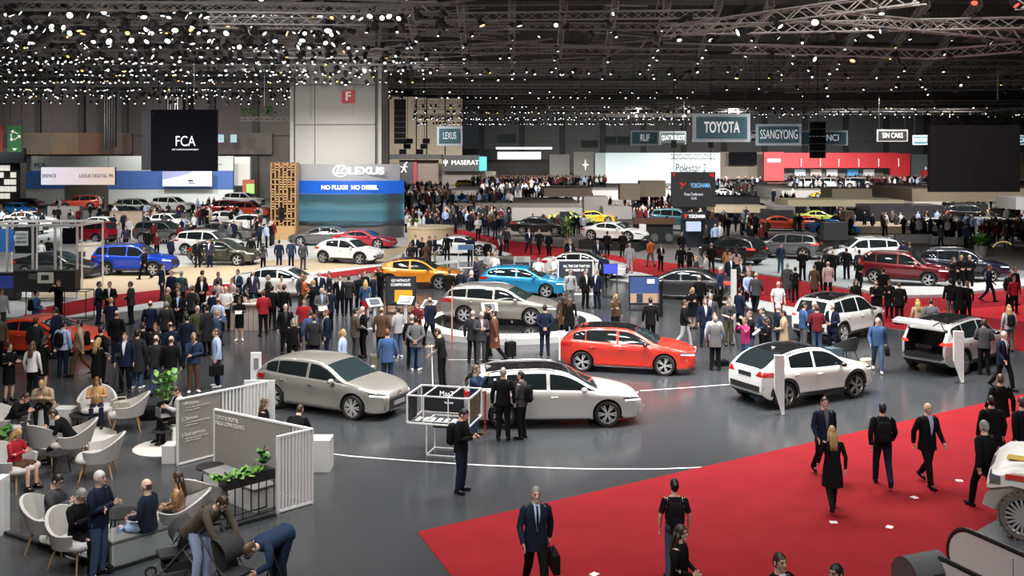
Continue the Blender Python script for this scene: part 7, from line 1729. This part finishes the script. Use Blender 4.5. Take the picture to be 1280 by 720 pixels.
# papers held in hands
for (lab, w, h_, dz, dy, l) in [('blonde woman in black holding white papers', .3, .22, 1.1, -.36, 'white papers in the hands of the blonde woman in black'), ('bald man in grey suit holding white papers in the crowd', .34, .24, 1.0, -.36, 'white papers held by the bald man in grey suit'), ('woman in black coat holding papers behind the white crossover', .24, .30, 1.15, -.36, 'white papers held by the woman in black coat'), ('man in navy suit bending over papers behind the cameraman', .24, .3, 1.0, -.36, 'white papers held by the man in navy suit behind the cameraman'), ('woman in black dress reading a tablet at the bar end', .24, .17, 1.12, -.33, 'pale tablet in the hands of the woman at the bar end'), ('man in taupe suit reading papers above the silver hatchback', .22, .3, 1.05, -.34, 'white papers held by the man in taupe suit'), ('young man in black with backpack reading his phone beside the white wire cube', .08, .15, 1.22, -.36, 'phone held by the young man in black beside the wire cube')]:
    o = near(lab); v = Vector((0, dy, dz)); v.rotate(Euler((0, 0, o.rotation_euler.z))); q = MB().box((0, 0, 0), (w, .012, h_), mat=Matrix.Rotation(-.9, 3, 'X')).build('papers' if 'paper' in l else ('tablet' if 'tablet' in l else 'phone'), white if 'phone' not in l else plastic); q.location = o.location + v; q.rotation_euler = (0, 0, o.rotation_euler.z); tag(q, l, 'papers' if 'paper' in l else 'device')
o = near('man in black polo shirt pushing a white mop'); e = empty('mop', G(541, 487, .012), 0, 'white mop pushed by the man in black polo', 'mop')
a = Vector((o.location.x - .32, o.location.y + .12, 1.25)) - e.location; MB().tube([(0, 0, .03), tuple(a)], .016, 8).build('handle', white, e); MB().box((0, 0, .02), (.5, .14, .035)).build('mop_head', M('mop_grey', (.4, .4, .4), .9), e)
# small paper scraps on the carpet
for k, (x, y) in enumerate([(1042, 653), (1112, 659), (1143, 622), (1199, 601), (743, 718)]):
    o = MB().box((0, 0, .004), (.14, .12, .008), rz=k).build('paper_scrap', white); o.location = G(x, y, .022) ; tag(o, ['white paper scrap on the carpet below the woman with the shawl', 'white paper scrap nearest the escalator on the carpet', 'white paper scrap in the middle of the carpet scraps', 'white paper scrap beside the striding grey haired man', 'white paper scrap at the bottom edge of the carpet'][k], 'paper')
# escalator at the lower right
u = Vector((.36, -.91, 0)).normalized(); n = Vector((u.y, -u.x, 0))
e = empty('escalator', (7.20, 16.50, .02), math.atan2(u.y, u.x), 'escalator with grey panels and black handrails at the lower right', 'escalator')
steelp = M('escalator_panel', (.74, .72, .72), .4)
def balustrade(y, L=7.0, h=.98, x0=0.0):
    prof = [(x0 + .48 - .48 * math.cos(t), h / 2 + .06 + (h / 2 - .02) * math.sin(t)) for t in [-PI / 2 + PI * i / 14 for i in range(15)]]
    prof = [(x0 + .46 + .46 * -math.sin(PI * i / 14), .08 + (h - .08) * (1 - math.cos(PI * i / 14)) / 2) for i in range(15)]
    poly = prof + [(x0 + L, h), (x0 + L, .08)]
    nn = len(poly); mb = MB(); vs = [(p[0], y - .02, p[1]) for p in poly] + [(p[0], y + .02, p[1]) for p in poly]
    mb.add(vs, [tuple(range(nn)), tuple(range(nn, 2 * nn))[::-1]] + [(i, nn + i, nn + (i + 1) % nn, (i + 1) % nn) for i in range(nn)]).build('side_panel', steelp, e)
    path = [(p[0], y, p[1]) for p in prof] + [(x0 + L, y, h)]
    MB().tube(path, [(.045, .03)] * len(path), 8, ref=(0, 1, 0)).build('handrail', M('handrail_black', (.015, .015, .016), .35), e, 60)
    MB().tube([(p[0] * .985 + .012, y, p[2] * .955) for p in path], [(.055, .02)] * len(path), 8, ref=(0, 1, 0)).build('rail_guide', steel, e, 60)
    for k in range(4): MB().box((x0 + 1.3 + k * 1.4, y, h * .48), (.012, .046, h * .8)).build('panel_joint', plastic, e)
    MB().box((x0 + L / 2 + .2, y, .06), (L, .26, .12)).build('skirt', steel, e)
balustrade(0, x0=.0); balustrade(-1.25, x0=.75)
MB().box((3.6, -.62, .01), (7.5, 1.05, .03)).build('comb_plate', M('comb_plate', (.02, .02, .022), .5), e)
mb = MB()
for k in range(20): mb.box((2.2 + k * .25, -.62, .035), (.22, .98, .03))
o = mb.build('steps', plastic, e); o['kind'] = 'stuff'
capm = M('newel_grey', (.10, .105, .11), .4); c = MB(); 
vs = []
for i in range(9):
    t = i / 8; z = .86 + .22 * math.sin(PI * t) ** .7; vs += [(.66 + .55 * t, -1.80, z - .06), (.66 + .55 * t, -1.12, z - .06)]
base = len(vs); c.add(vs + [(.66, -1.80, 0), (.66, -1.12, 0), (1.21, -1.80, 0), (1.21, -1.12, 0)], [(2 * i, 2 * i + 1, 2 * i + 3, 2 * i + 2) for i in range(8)] + [(0, base, base + 1, 1), (16, 17, base + 3, base + 2), tuple(list(range(0, 17, 2)) + [base + 2, base]), tuple(list(range(1, 18, 2)) + [base + 3, base + 1])])
# rounded grey control box standing at the newel of the nearer balustrade
c.build('control_box', capm, e, 40); MB().box((1.22, -1.4, .74), (.02, .18, .14)).build('control_plate', black, e)
# ================================================================== DISPLAY PIECES ON THE STANDS
def wedge(px, py, top_y, w, label, pointed=True, m=None, th=.10, name='info_totem'):
    p = G(px, py, .012); h = HC - (top_y - HY) * p.y / F; e = empty(name, p, 0, label, 'totem'); mb = MB()
    if pointed: poly = [(-w / 2, h), (w / 2, h - .02), (w / 2, 0), (w * .32, 0), (-w / 2, h * .42)]
    else: poly = [(-w / 2, h), (w / 2, h), (w / 2, 0), (-w / 2, 0)]
    n = len(poly); mb.add([(x, -th / 2, z) for x, z in poly] + [(x, th / 2, z) for x, z in poly], [tuple(range(n)), tuple(range(n, 2 * n))[::-1]] + [(i, n + i, n + (i + 1) % n, (i + 1) % n) for i in range(n)]); mb.build('totem_body', m or white, e)
    MB().box((0, 0, .01), (w * 1.1, .3, .02)).build('foot_plate', steel, e); return e, h
wedge(974, 518, 444, .26, 'white pointed info totem at the rear of the white crossover'); wedge(1198, 478, 414, .30, 'white pointed info totem beside the SUV with raised tailgate')
e, h = wedge(917, 385, 337, .24, 'white upright info totem beside the dark grey saloon', False); 
e, h = wedge(320, 505, 441, .28, 'white info totem with dark panel left of the silver hatchback', False); MB().box((.02, -.06, h - .3), (.14, .02, .3)).build('dark_panel', midgrey, e)
polem = M('pole_red', (.55, .06, .05), .4)
def pole(px, py, ty, label, cols=(white, polem)):
    p = G(px, py, .012); h = HC - (ty - HY) * p.y / F; e = empty('marker_pole', p, 0, label, 'pole'); MB().lathe([(.14, 0), (.14, .015), (.02, .02)], 16).build('pole_foot', steel, e); MB().box((0, 0, h * .6), (.05, .05, h * .8)).build('pole_upper', cols[0], e); MB().box((0, 0, h * .12), (.05, .05, h * .24)).build('pole_lower', cols[1], e)
pole(699.5, 462, 414, 'white and red marker pole behind the pearl estate car'); pole(606.5, 541, 489, 'red marker pole at the rear of the pearl estate car', (polem, polem)); pole(565, 428, 358, 'pink and red marker pole at the left of the turntable', (M('pole_pink', (.6, .3, .28), .4), polem)); 
def stand_panel(x0, x1, y0, gy, label, face, frame=None, h0=.35, name='notice_board', legs=True, tilt=0):
    p = G((x0 + x1) / 2, gy, .012); D = p.y; w = (x1 - x0) * D / F; zt = HC - (y0 - HY) * D / F; e = empty(name, p, 0, label, 'display'); hh = zt - h0
    MB().box((0, .03, h0 + hh / 2), (w, .05, hh)).build('frame', frame or white, e); MB().box((0, 0, h0 + hh / 2), (w * .93, .03, hh * .9)).build('face', face, e)
    if legs:
        for s in (-.46, .46): MB().box((s * w, .05, zt / 2), (.05, .05, zt)).build('leg', frame or white, e)
        MB().box((0, .05, .015), (w, .4, .03)).build('foot', frame or white, e)
    return e, w, h0, zt
e, w, z0, z1 = stand_panel(697, 742, 325, 368, 'dark notice board with white frame reading ALL THE CAR THAT DO', M('notice_dark', (.03, .032, .04), .5))
text('lettering', 'ALL THE CAR THAT DO', 1, signtxt, e, (.05, -.02, z1 - .32), width=w * .74, height=.13, bold=.02); text('lettering', 'ONCE MORE OF ME', 1, signtxt, e, (.05, -.02, z1 - .52), width=w * .62, height=.12, bold=.02)
e, w, z0, z1 = stand_panel(482, 520, 346, 392, 'black sign reading WITHOUT COMPROMISE above an orange panel', M('notice_dark'), black)
text('lettering', 'GO WITHOUT', 1, signtxt, e, (.0, -.02, z1 - .18), width=w * .62, height=.12, bold=.02); text('lettering', 'COMPROMISE', 1, signtxt, e, (.0, -.02, z1 - .36), width=w * .66, height=.12, bold=.02); MB().box((.12, -.03, z0 + .42), (w * .58, .03, .52)).build('orange_panel', quiet(M('screen_orange', (.8, .34, .02), .5, emit=.4)), e)
bls = quiet(M('screen_royal', (.05, .08, .55), .4, emit=.5)); e, w, z0, z1 = stand_panel(754, 772, 330, 372, 'small blue monitor on a dark stand right of the notice board', bls, black, 1.15)
mb = quiet(M('screen_steel_blue', (.10, .17, .30), .4, emit=.25)); stand_panel(572, 592, 306, 335, 'blue grey monitor in a white frame behind the orange crossover', mb, white, 1.1)
e, w, z0, z1 = stand_panel(642, 663, 321, 343, 'small white notice with grey print left of the white saloon', M('notice_white', (.6, .6, .6), .5), white, .7); MB().box((-.1, -.02, (z0 + z1) / 2), (w * .5, .02, .3)).build('print', M('notice_print', (.4, .4, .4), .5), e)
e, w, z0, z1 = stand_panel(786, 824, 345, 388, 'video screen with beige figures and blue band beside the dark grey saloon', quiet(M('video_blue', (.05, .09, .25), .4, emit=.3)), black, .25)
MB().box((0, -.02, z0 + .30), (w * .9, .02, .42)).build('video_beige', quiet(M('video_beige', (.45, .30, .20), .5, emit=.35)), e); MB().box((-.2, -.03, z0 + .30), (w * .2, .02, .40)).build('video_dark', quiet(M('video_dark', (.03, .04, .09), .5, emit=.2)), e); MB().box((.3, -.03, z1 - .25), (w * .25, .02, .2)).build('video_text', quiet(M('video_light', (.6, .6, .65), .5, emit=.5)), e)
o = MB().box((0, 0, .75), (.16, .16, 1.5)).build('black_column', blackgloss); o.location = G(826, 396, .012); tag(o, 'slim glossy black column right of the video screen', 'column')
def tablet(px, py, rz, label):
    e = empty('tablet_stand', G(px, py, .012), rz, label, 'stand'); MB().box((0, 0, .5), (.10, .10, 1.0)).build('post', white, e); MB().box((0, 0, .01), (.4, .4, .02)).build('foot_plate', white, e); MB().box((0, 0, 1.06), (.62, .04, .44), mat=Matrix.Rotation(-.9, 3, 'X')).build('tray', white, e); MB().box((0, -.02, 1.09), (.42, .03, .28), mat=Matrix.Rotation(-.9, 3, 'X')).build('screen', M('tablet_dark', (.05, .06, .08), .2), e)
tablet(468, 411, .6, 'white tilted tablet stand above the man in brown jacket'); tablet(507, 408, -.3, 'white tilted tablet stand right of the black sign'); tablet(536, 414, -.6, 'white tilted tablet stand left of the turntable'); tablet(612, 418, .2, 'white tablet stand on the turntable rim')
# wire cube showcase
p = G(556, 566, .012); e = empty('wire_showcase', p, math.radians(-14), 'white wire cube showcase on a thin wire foot', 'showcase')
w_, d_, z0, z1 = 1.50, 1.05, .80, 1.44
def wires(nm, x0, x1, y0, y1, za, zb, t=.03):
    for z in (za, zb):
        for (a, b) in (((x0, y0), (x1, y0)), ((x1, y0), (x1, y1)), ((x1, y1), (x0, y1)), ((x0, y1), (x0, y0))): MB().bar((*a, z), (*b, z), t).build(nm, white, e)
    for a in ((x0, y0), (x1, y0), (x1, y1), (x0, y1)): MB().bar((*a, za), (*a, zb), t).build(nm, white, e)
wires('wire', -w_ / 2, w_ / 2, -d_ / 2, d_ / 2, z0, z1); wires('wire', -.35, .35, -.3, .3, .02, .80, .024)
for x in (-.35, .25): MB().bar((x, -d_ / 2, z0), (x, -d_ / 2, z1), .024).build('wire', white, e); MB().bar((x, -d_ / 2, z1), (x, d_ / 2, z1), .024).build('wire', white, e)
MB().box((-.2, d_ / 2 - .03, (z0 + z1) / 2), (1.05, .03, .58)).build('dark_back', M('showcase_navy', (.008, .009, .014), .5), e); MB().box((-w_ / 2 + .03, -.2, (z0 + z1) / 2), (.03, .5, .58)).build('dark_side', M('showcase_navy'), e); MB().box((w_ / 2 - .03, 0, (z0 + z1) / 2), (.03, .8, .5)).build('golden_side', M('showcase_bronze', (.10, .075, .04), .4, noise=.5, nscale=5), e)
for k in range(7): MB().box((-.55 + k * .17, -.25, z0 + .03), (.09, .3, .02)).build('floor_stripe', white, e)
text('lettering', 'MaaT', 1, signtxt, e, (-.1, d_ / 2 - .055, z1 - .17), width=.36, height=.12); text('lettering', 'hybrid', 1, signtxt, e, (-.05, d_ / 2 - .055, z1 - .38), width=.2, height=.06)
o = MB().box((0, 0, .70), (.5, .3, .16)).build('showcase_box', plastic, e)
# bar counter with glasses
A, B = G(256, 412, .012), G(333, 414, .012); d = B - A; Ln = d.length; e = empty('bar_counter', A, math.atan2(d.y, d.x), 'pale bar counter with slatted front in the middle of the crowd', 'counter')
MB().box((Ln / 2, .45, 1.04), (Ln + .1, 1.0, .06)).build('counter_top', M('bar_top', (.62, .52, .50), .4), e); MB().box((Ln / 2, .5, .5), (Ln, .8, 1.0)).build('counter_body', M('bar_pink', (.40, .30, .28), .6), e)
sm = MB().box((0, 0, .5), (.16, .04, 1.0)).mesh('front_slat')
for k in range(int(Ln / .2)): inst('front_slat', sm, M('bar_slat', (.46, .37, .35), .6), e, (.1 + k * .2, .08, 0))
gm = MB().lathe([(.035, 0), (.03, .01), (.035, .14)], 8).mesh('drinking_glass'); gl = M('drink_pale', (.55, .50, .42), .15); bo = MB().lathe([(.04, 0), (.04, .18), (.015, .24), (.015, .30)], 8).mesh('bottle'); ca = MB().lathe([(.02, 0), (.15, .02), (.17, .05)], 10).mesh('serving_bowl')
for k in range(34):
    x, y = RN.uniform(.1, Ln - .1), RN.uniform(.1, .85); kind = RN.random(); wp = e.matrix_basis @ Vector((x, y, 1.072))
    o = inst('drinking_glass' if kind < .6 else ('bottle' if kind < .75 else 'serving_bowl'), gm if kind < .6 else (bo if kind < .75 else ca), gl if kind < .6 else (M('bottle_green', (.03, .09, .04), .2) if kind < .75 else M('bowl_terracotta', (.45, .18, .10), .5)), None, wp)
    nm = 'pale drinking glass on the bar counter in the crowd' if kind < .6 else ('dark bottle on the bar counter in the crowd' if kind < .75 else 'small terracotta bowl on the bar counter in the crowd'); tag(o, nm, 'glass' if kind < .6 else ('bottle' if kind < .75 else 'bowl'), nm + 's')
# glass display frame at the left edge
D = 48.5; e = empty('display_frame', G(40, 374, .012), 0, 'white framed glass display box with dark screens at the left edge', 'display'); X0 = e.location.x; zt = 3.55
def lx_(px): return (px - 640) * e.location.y / F - X0
def lz_(py): return HC - (py - HY) * e.location.y / F
for px in (-24, 9, 41, 69, 96.5): MB().box((lx_(px), 0, zt / 2), (.09, .09, zt)).build('post', white, e); MB().box((lx_(px), 3.0, zt / 2), (.07, .07, zt)).build('post', white, e)
for y in (0, 3.0): MB().box(((lx_(-24) + lx_(96.5)) / 2, y, zt), (lx_(96.5) - lx_(-24), .10, .12)).build('top_rail', white, e); MB().box(((lx_(-24) + lx_(96.5)) / 2, y, .05), (lx_(96.5) - lx_(-24), .10, .08)).build('bottom_rail', white, e)
for px in (-24, 96.5): MB().box((lx_(px), 1.5, zt), (.1, 3.0, .12)).build('top_rail', white, e)
for a, b in ((-24, 9), (9, 41), (41, 69), (69, 96.5)): MB().box(((lx_(a) + lx_(b)) / 2, 0, zt / 2), (lx_(b) - lx_(a) - .1, .015, zt - .2)).build('pane', pane, e)
def inbox(nm, x0, x1, y0, y1, dy, m, th=.08): return MB().box(((lx_(x0) + lx_(x1)) / 2, dy, (lz_(y0) + lz_(y1)) / 2), (lx_(x1) - lx_(x0), th, lz_(y0) - lz_(y1))).build(nm, m, e)
inbox('dark_screen', 75, 95, 286, 306, .3, scrblack); inbox('blue_panel', -6, 13, 287, 316, .3, quiet(M('panel_azure', (.05, .18, .55), .5, emit=.35, noise=.6, nscale=2))); inbox('dark_panel', 14, 40, 285, 318, .4, M('panel_slate', (.035, .037, .045), .5))
t_ = inbox('white_board', 15.5, 31, 290, 308, .3, quiet(M('panel_white', (.7, .7, .7), .5, emit=.3)))
for k, s in enumerate(('TOYOTA', 'SAFETY', 'SENSE')): text('lettering', s, 1, btxt, e, ((lx_(15.5) + lx_(31)) / 2, .24, lz_(294 + k * 4.8)), width=.5, height=.11, bold=.02)
inbox('desk', 29, 104, 336, 362, -.6, black, .6); inbox('picture', 59, 78, 338, 351, -.95, quiet(M('picture_sage', (.45, .47, .40), .5, emit=.15))); inbox('picture_dark', 64, 73, 341, 347, -1.0, M('picture_ink', (.03, .03, .03), .5)); inbox('small_screen', 48, 57, 340, 346, -.95, M('screen_grey', (.12, .12, .12), .4)); inbox('blue_screen', 5, 26, 343, 358, -.7, quiet(M('screen_navy', (.02, .04, .22), .4, emit=.3))); inbox('side_screen', -8, 5, 342, 358, -.7, quiet(M('screen_bluegrey', (.12, .15, .22), .4, emit=.2)))
inbox('desk', 0, 28, 340, 372, -.3, M('desk_charcoal', (.03, .03, .032), .5), .5)
e2 = empty('wire_display', G(70, 402, .012), 0, 'black wire frame cube in front of the glass display box', 'frame'); 
for z in (.02, 1.25):
    for y in (0, .8): MB().bar((-1.25, y, z), (1.25, y, z), .03).build('wire', black, e2)
    for x in (-1.25, 1.25): MB().bar((x, 0, z), (x, .8, z), .03).build('wire', black, e2)
for x in (-1.25, 0, 1.25):
    for y in (0, .8): MB().bar((x, y, 0), (x, y, 1.25), .03).build('wire', black, e2)
# pale desk left of the vivid blue SUV and other low furniture of the wood floor
e = empty('pale_desk', G(112, 330, .036), 0, 'pale curved desk with a dark plate left of the vivid blue SUV', 'desk'); s = e.location.y / F; MB().lathe([(16 * s, 0), (16 * s, 24 * s), (17 * s, 24.5 * s), (17 * s, 26 * s), (.2, 26 * s)], 24).build('desk_body', M('desk_beige', (.55, .48, .40), .5), e, 30); MB().box((-3 * s, -16.2 * s, 14 * s), (9 * s, .08, 6 * s)).build('dark_plate', M('notice_dark'), e)
for k, (x0, x1, y0, gw, m) in enumerate([(138, 178, 264, 283, bg), (262, 300, 278, 300, M('desk_cream', (.55, .5, .42), .5)), (202, 226, 252, 268, gy), (60, 100, 258, 279, gy), (290, 310, 276, 292, white)]):
    p = G((x0 + x1) / 2, gw, .03); sc = p.y / F; o = MB().box((0, .3, (gw - y0) * sc / 2), ((x1 - x0) * sc, .8, (gw - y0) * sc)).build('low_counter', m); o.location = p; tag(o, ['beige low counter behind the pale curved desk', 'cream low counter behind the white SUV on the wood floor', 'grey block behind the small white city car', 'grey ramp side before the orange red hatchback', 'small white stand with print near the lattice tower'][k], 'counter')
# palm by the grey slab, small tree far right
for (px, py, l, hh) in ((709, 310, 'bushy green palm in a grey pot by the grey slab', 2.0), (1226, 320, 'green bush behind the dark blue SUV', 1.2)):
    e = empty('potted_palm', G(px, py, .03), 0, l, 'plant'); MB().lathe([(.35, 0), (.45, .7), (.4, .7), (.38, .6)], 12).build('pot', gy, e); mb = MB()
    for q in range(80):
        d = Vector((RN.uniform(-1, 1), RN.uniform(-1, 1), RN.uniform(.1, 1.2))).normalized() * RN.uniform(.6, 1.2); n_ = Vector((-d.y, d.x, 0)).normalized() * .07; c = Vector((0, 0, .8 + RN.uniform(0, hh - 1))); mb.add([c, c + d * .5 + n_, c + d + Vector((0, 0, -.25)), c + d * .5 - n_], [(0, 1, 2, 3)])
    o = mb.build('foliage', lm2[1], e); o['kind'] = 'stuff'; MB().tube([(0, 0, .6), (0, 0, hh)], .06, 6).build('stem', legwood, e)
# dark plinth under the white sports coupe
o = MB().box((0, 0, .32), (4.6, 2.6, .62), rz=math.radians(-28)).build('car_plinth', black); p = G(768, 300, .65); o.location = (p.x, p.y, .01); tag(o, 'dark plinth under the white sports coupe', 'plinth')
def plinth(px, py, dg, z, l, m, w=5.2, d=2.6):
    p = G(px, py, z); o = MB().box((0, 0, z / 2 - .01), (w, d, z - .02), rz=math.radians(dg)).build('car_plinth', m); o.location = (p.x, p.y, 0); tag(o, l, 'plinth')
for (x, y, dg, z, l) in [(216, 265, -8, .6, 'low plinth under the white SUV below the lilac screen'), (100, 262, 8, .5, 'low plinth under the orange red hatchback'), (305, 259, -8, .9, 'plinth under the white SUV left of the lattice tower'), (276, 270, -8, .4, 'low plinth under the bright red SUV'), (1213, 279, -14, .7, 'black plinth under the black car at far right'), (1158, 249, -5, .6, 'plinth under the ochre sports car'), (1090, 249, -4, .7, 'plinth under the left dark green sports car'), (1113, 250, 4, .7, 'plinth under the right dark green sports car'), (172, 268, -6, .5, 'low plinth under the pale green pickup shaped car'), (1155, 237, -10, 1.0, 'plinth under the pale sports car right of the red stand'), (1033, 247, -10, .4, 'plinth under the yellow sports car')]: plinth(x, y, dg, z, l, gy)
# ================================================================== FAR CROWDS
def far_mesh(v):
    mb = MB(); r = random.Random(v)
    st = r.uniform(.0, .14)
    for s in (-1, 1): mb.tube([(s * .09, 0, .92), (s * .10, -s * st * .4, .5), (s * .11, -s * st, .08)], [.095, .075, .06], 7, 1); mb.box((s * .11, -s * st - .05, .04), (.09, .24, .08), 4)
    mb.tube([(0, 0, .82), (0, 0, 1.05), (0, 0, 1.32), (0, 0, 1.45), (0, 0, 1.52)], [(.19, .14), (.175, .13), (.205, .14), (.17, .11), (.06, .06)], 10, 0, ref=(0, 1, 0))
    fr = v % 3 == 1
    for s in (-1, 1):
        e, w = ((s * .27, 0, 1.14), (s * .1, -.26, 1.1)) if fr else ((s * .27, .03, 1.14), (s * .27, -.06, .86))
        mb.tube([(s * .19, 0, 1.42), e, w], [.065, .055, .045], 7, 0); mb.ell((w[0], w[1], w[2] - .04), (.04, .04, .06), 6, 4, 2)
    mb.tube([(0, 0, 1.5), (0, 0, 1.56)], .055, 7, 2); mb.ell((0, -.01, 1.64), (.078, .098, .12), 10, 8, 2); mb.ell((0, .02, 1.665), (.085, .10, .115), 10, 6, 3, fn=lambda p: Vector((p.x, max(p.y, -.55), max(p.z, -.25))))
    return mb.mesh('person_far_%d' % v, 60)
FM = [far_mesh(v) for v in range(6)]
cols = ['k', 'k', 'k', 'n', 'n', 'ch', 'dg', 'g', 'w', 'lg', 'br', 'nb', 'be', 'dr', 'lb']
AREAS = [  # x0 x1 ground rows, singles, crowd, label, height of the floor there
    (510, 640, 290, 300, 16, 0, 'visitor on the red aisle by the grey plinth', 0.02), (832, 860, 300, 306, 0, 0, '', 0), (60, 330, 285, 298, 12, 0, 'visitor among cars of the far left stand', 0.03), (880, 960, 302, 312, 9, 0, 'visitor behind the black SUV', 0.03), (700, 900, 296, 303, 8, 10, 'visitor near the dark tyre stand', 0.02), (1150, 1280, 305, 318, 7, 0, 'visitor behind the low white stand walls', 0.03)]
for (x0, x1, y0, y1, n1, n2, lb, z) in AREAS:
    for k in range(n1):
        px, py = RN.uniform(x0, x1), RN.uniform(y0, y1); c1, c2 = RN.choice(cols), RN.choice(['k', 'n', 'dg', 'dn', 'k']); o = inst('person', FM[RN.randrange(6)], [cloth(c1), cloth(c2), SKIN[0 if RN.random() < .85 else 1], HAIR[RN.choice('kkdbbgy')], cloth('k')], None, G(px, py, z), (0, 0, RN.uniform(0, 6.28))); sc = RN.uniform(.94, 1.05); o.scale = (sc,) * 3
        tag(o, lb.replace('visitor', f'visitor in {CNAME[c1]} with {CNAME[c2]} trousers'), 'person', lb)
CR = [(505, 560, 236, 256, 90, 0), (505, 640, 256, 262, 40, 1.0), (505, 600, 266, 292, 70, 0), (600, 720, 230, 237, 110, 1.4), (640, 760, 230.5, 234, 120, 1.4), (600, 690, 238, 252, 70, 1.0), (690, 740, 250, 258, 20, .2), (560, 640, 268, 290, 34, 0), (660, 735, 288, 296, 14, 0), (740, 800, 262, 276, 22, 0), (790, 840, 246, 284, 60, 0), (860, 960, 230, 244, 80, .2), (985, 1165, 229.5, 236, 190, 1.4), (880, 1000, 250, 262, 34, .2), (1010, 1120, 262, 282, 34, .1), (1180, 1280, 252, 262, 34, .2), (1140, 1290, 292, 302, 44, .1), (1230, 1290, 270, 284, 12, .1), (1080, 1240, 280, 290, 30, .1), (60, 330, 264, 284, 70, 0), (590, 690, 230.5, 233, 80, 1.4), (0, 60, 282, 300, 14, 0), (860, 950, 282, 304, 34, 0), (130, 345, 290, 312, 30, .03), (985, 1140, 288, 296, 22, 0)]
cm = [cloth('k'), cloth('n'), cloth('dg'), cloth('g'), cloth('w'), cloth('br'), cloth('dr'), cloth('lb'), SKIN[0], HAIR['k'], HAIR['b']]
mb = MB()
for (x0, x1, y0, y1, n, z) in CR:
    for k in range(n):
        p = G(RN.uniform(x0, x1), RN.uniform(y0, y1), z); a = RN.uniform(0, 6.28); s = RN.uniform(.93, 1.05); t = RN.choice([0, 0, 0, 1, 1, 2, 2, 3, 4, 5, 6, 7]); b = RN.choice([0, 0, 1, 2]); c, q = math.cos(a), math.sin(a)
        v = lambda x, y, zz: (p.x + (x * c - y * q) * s, p.y + (x * q + y * c) * s, p.z + zz * s)
        for sg in (-1, 1): mb.tube([v(sg * .09, 0, .9), v(sg * .11, sg * .08, 0)], [.09, .065], 5, b, cap=False); mb.tube([v(sg * .20, 0, 1.42), v(sg * .26, -.04, 1.1), v(sg * .2, -.16, .9)], [.06, .05, .04], 4, t, cap=False)
        mb.tube([v(0, 0, .82), v(0, 0, 1.3), v(0, 0, 1.44), v(0, 0, 1.54)], [(.18, .14), (.2, .15), (.17, .11), (.06, .06)], 6, t); mb.ell(v(0, 0, 1.64), (.085, .09, .12), 6, 4, 8); mb.ell(v(0, .02, 1.67), (.09, .09, .10), 6, 3, RN.choice([9, 9, 10]), fn=lambda w_: Vector((w_.x, w_.y, max(w_.z, 0))))
me = bpy.data.meshes.new('far_crowd'); me.from_pydata(mb.v, [], mb.f); me.polygons.foreach_set('material_index', mb.m)
for m in cm: me.materials.append(m)
o = bpy.data.objects.new('far_crowd', me); C.objects.link(o); tag(o, 'dense crowd of tiny visitors on the distant stands', 'crowd', None, 'stuff')
for _l, _g in LABELS.items():
    if len(_g) > 1 and (None in _g or len(set(_g)) > 1): print('DUPLABEL', _l, len(_g), set(_g))
    if not 4 <= len(_l.split()) <= 16: print('LABELLEN', len(_l.split()), _l)
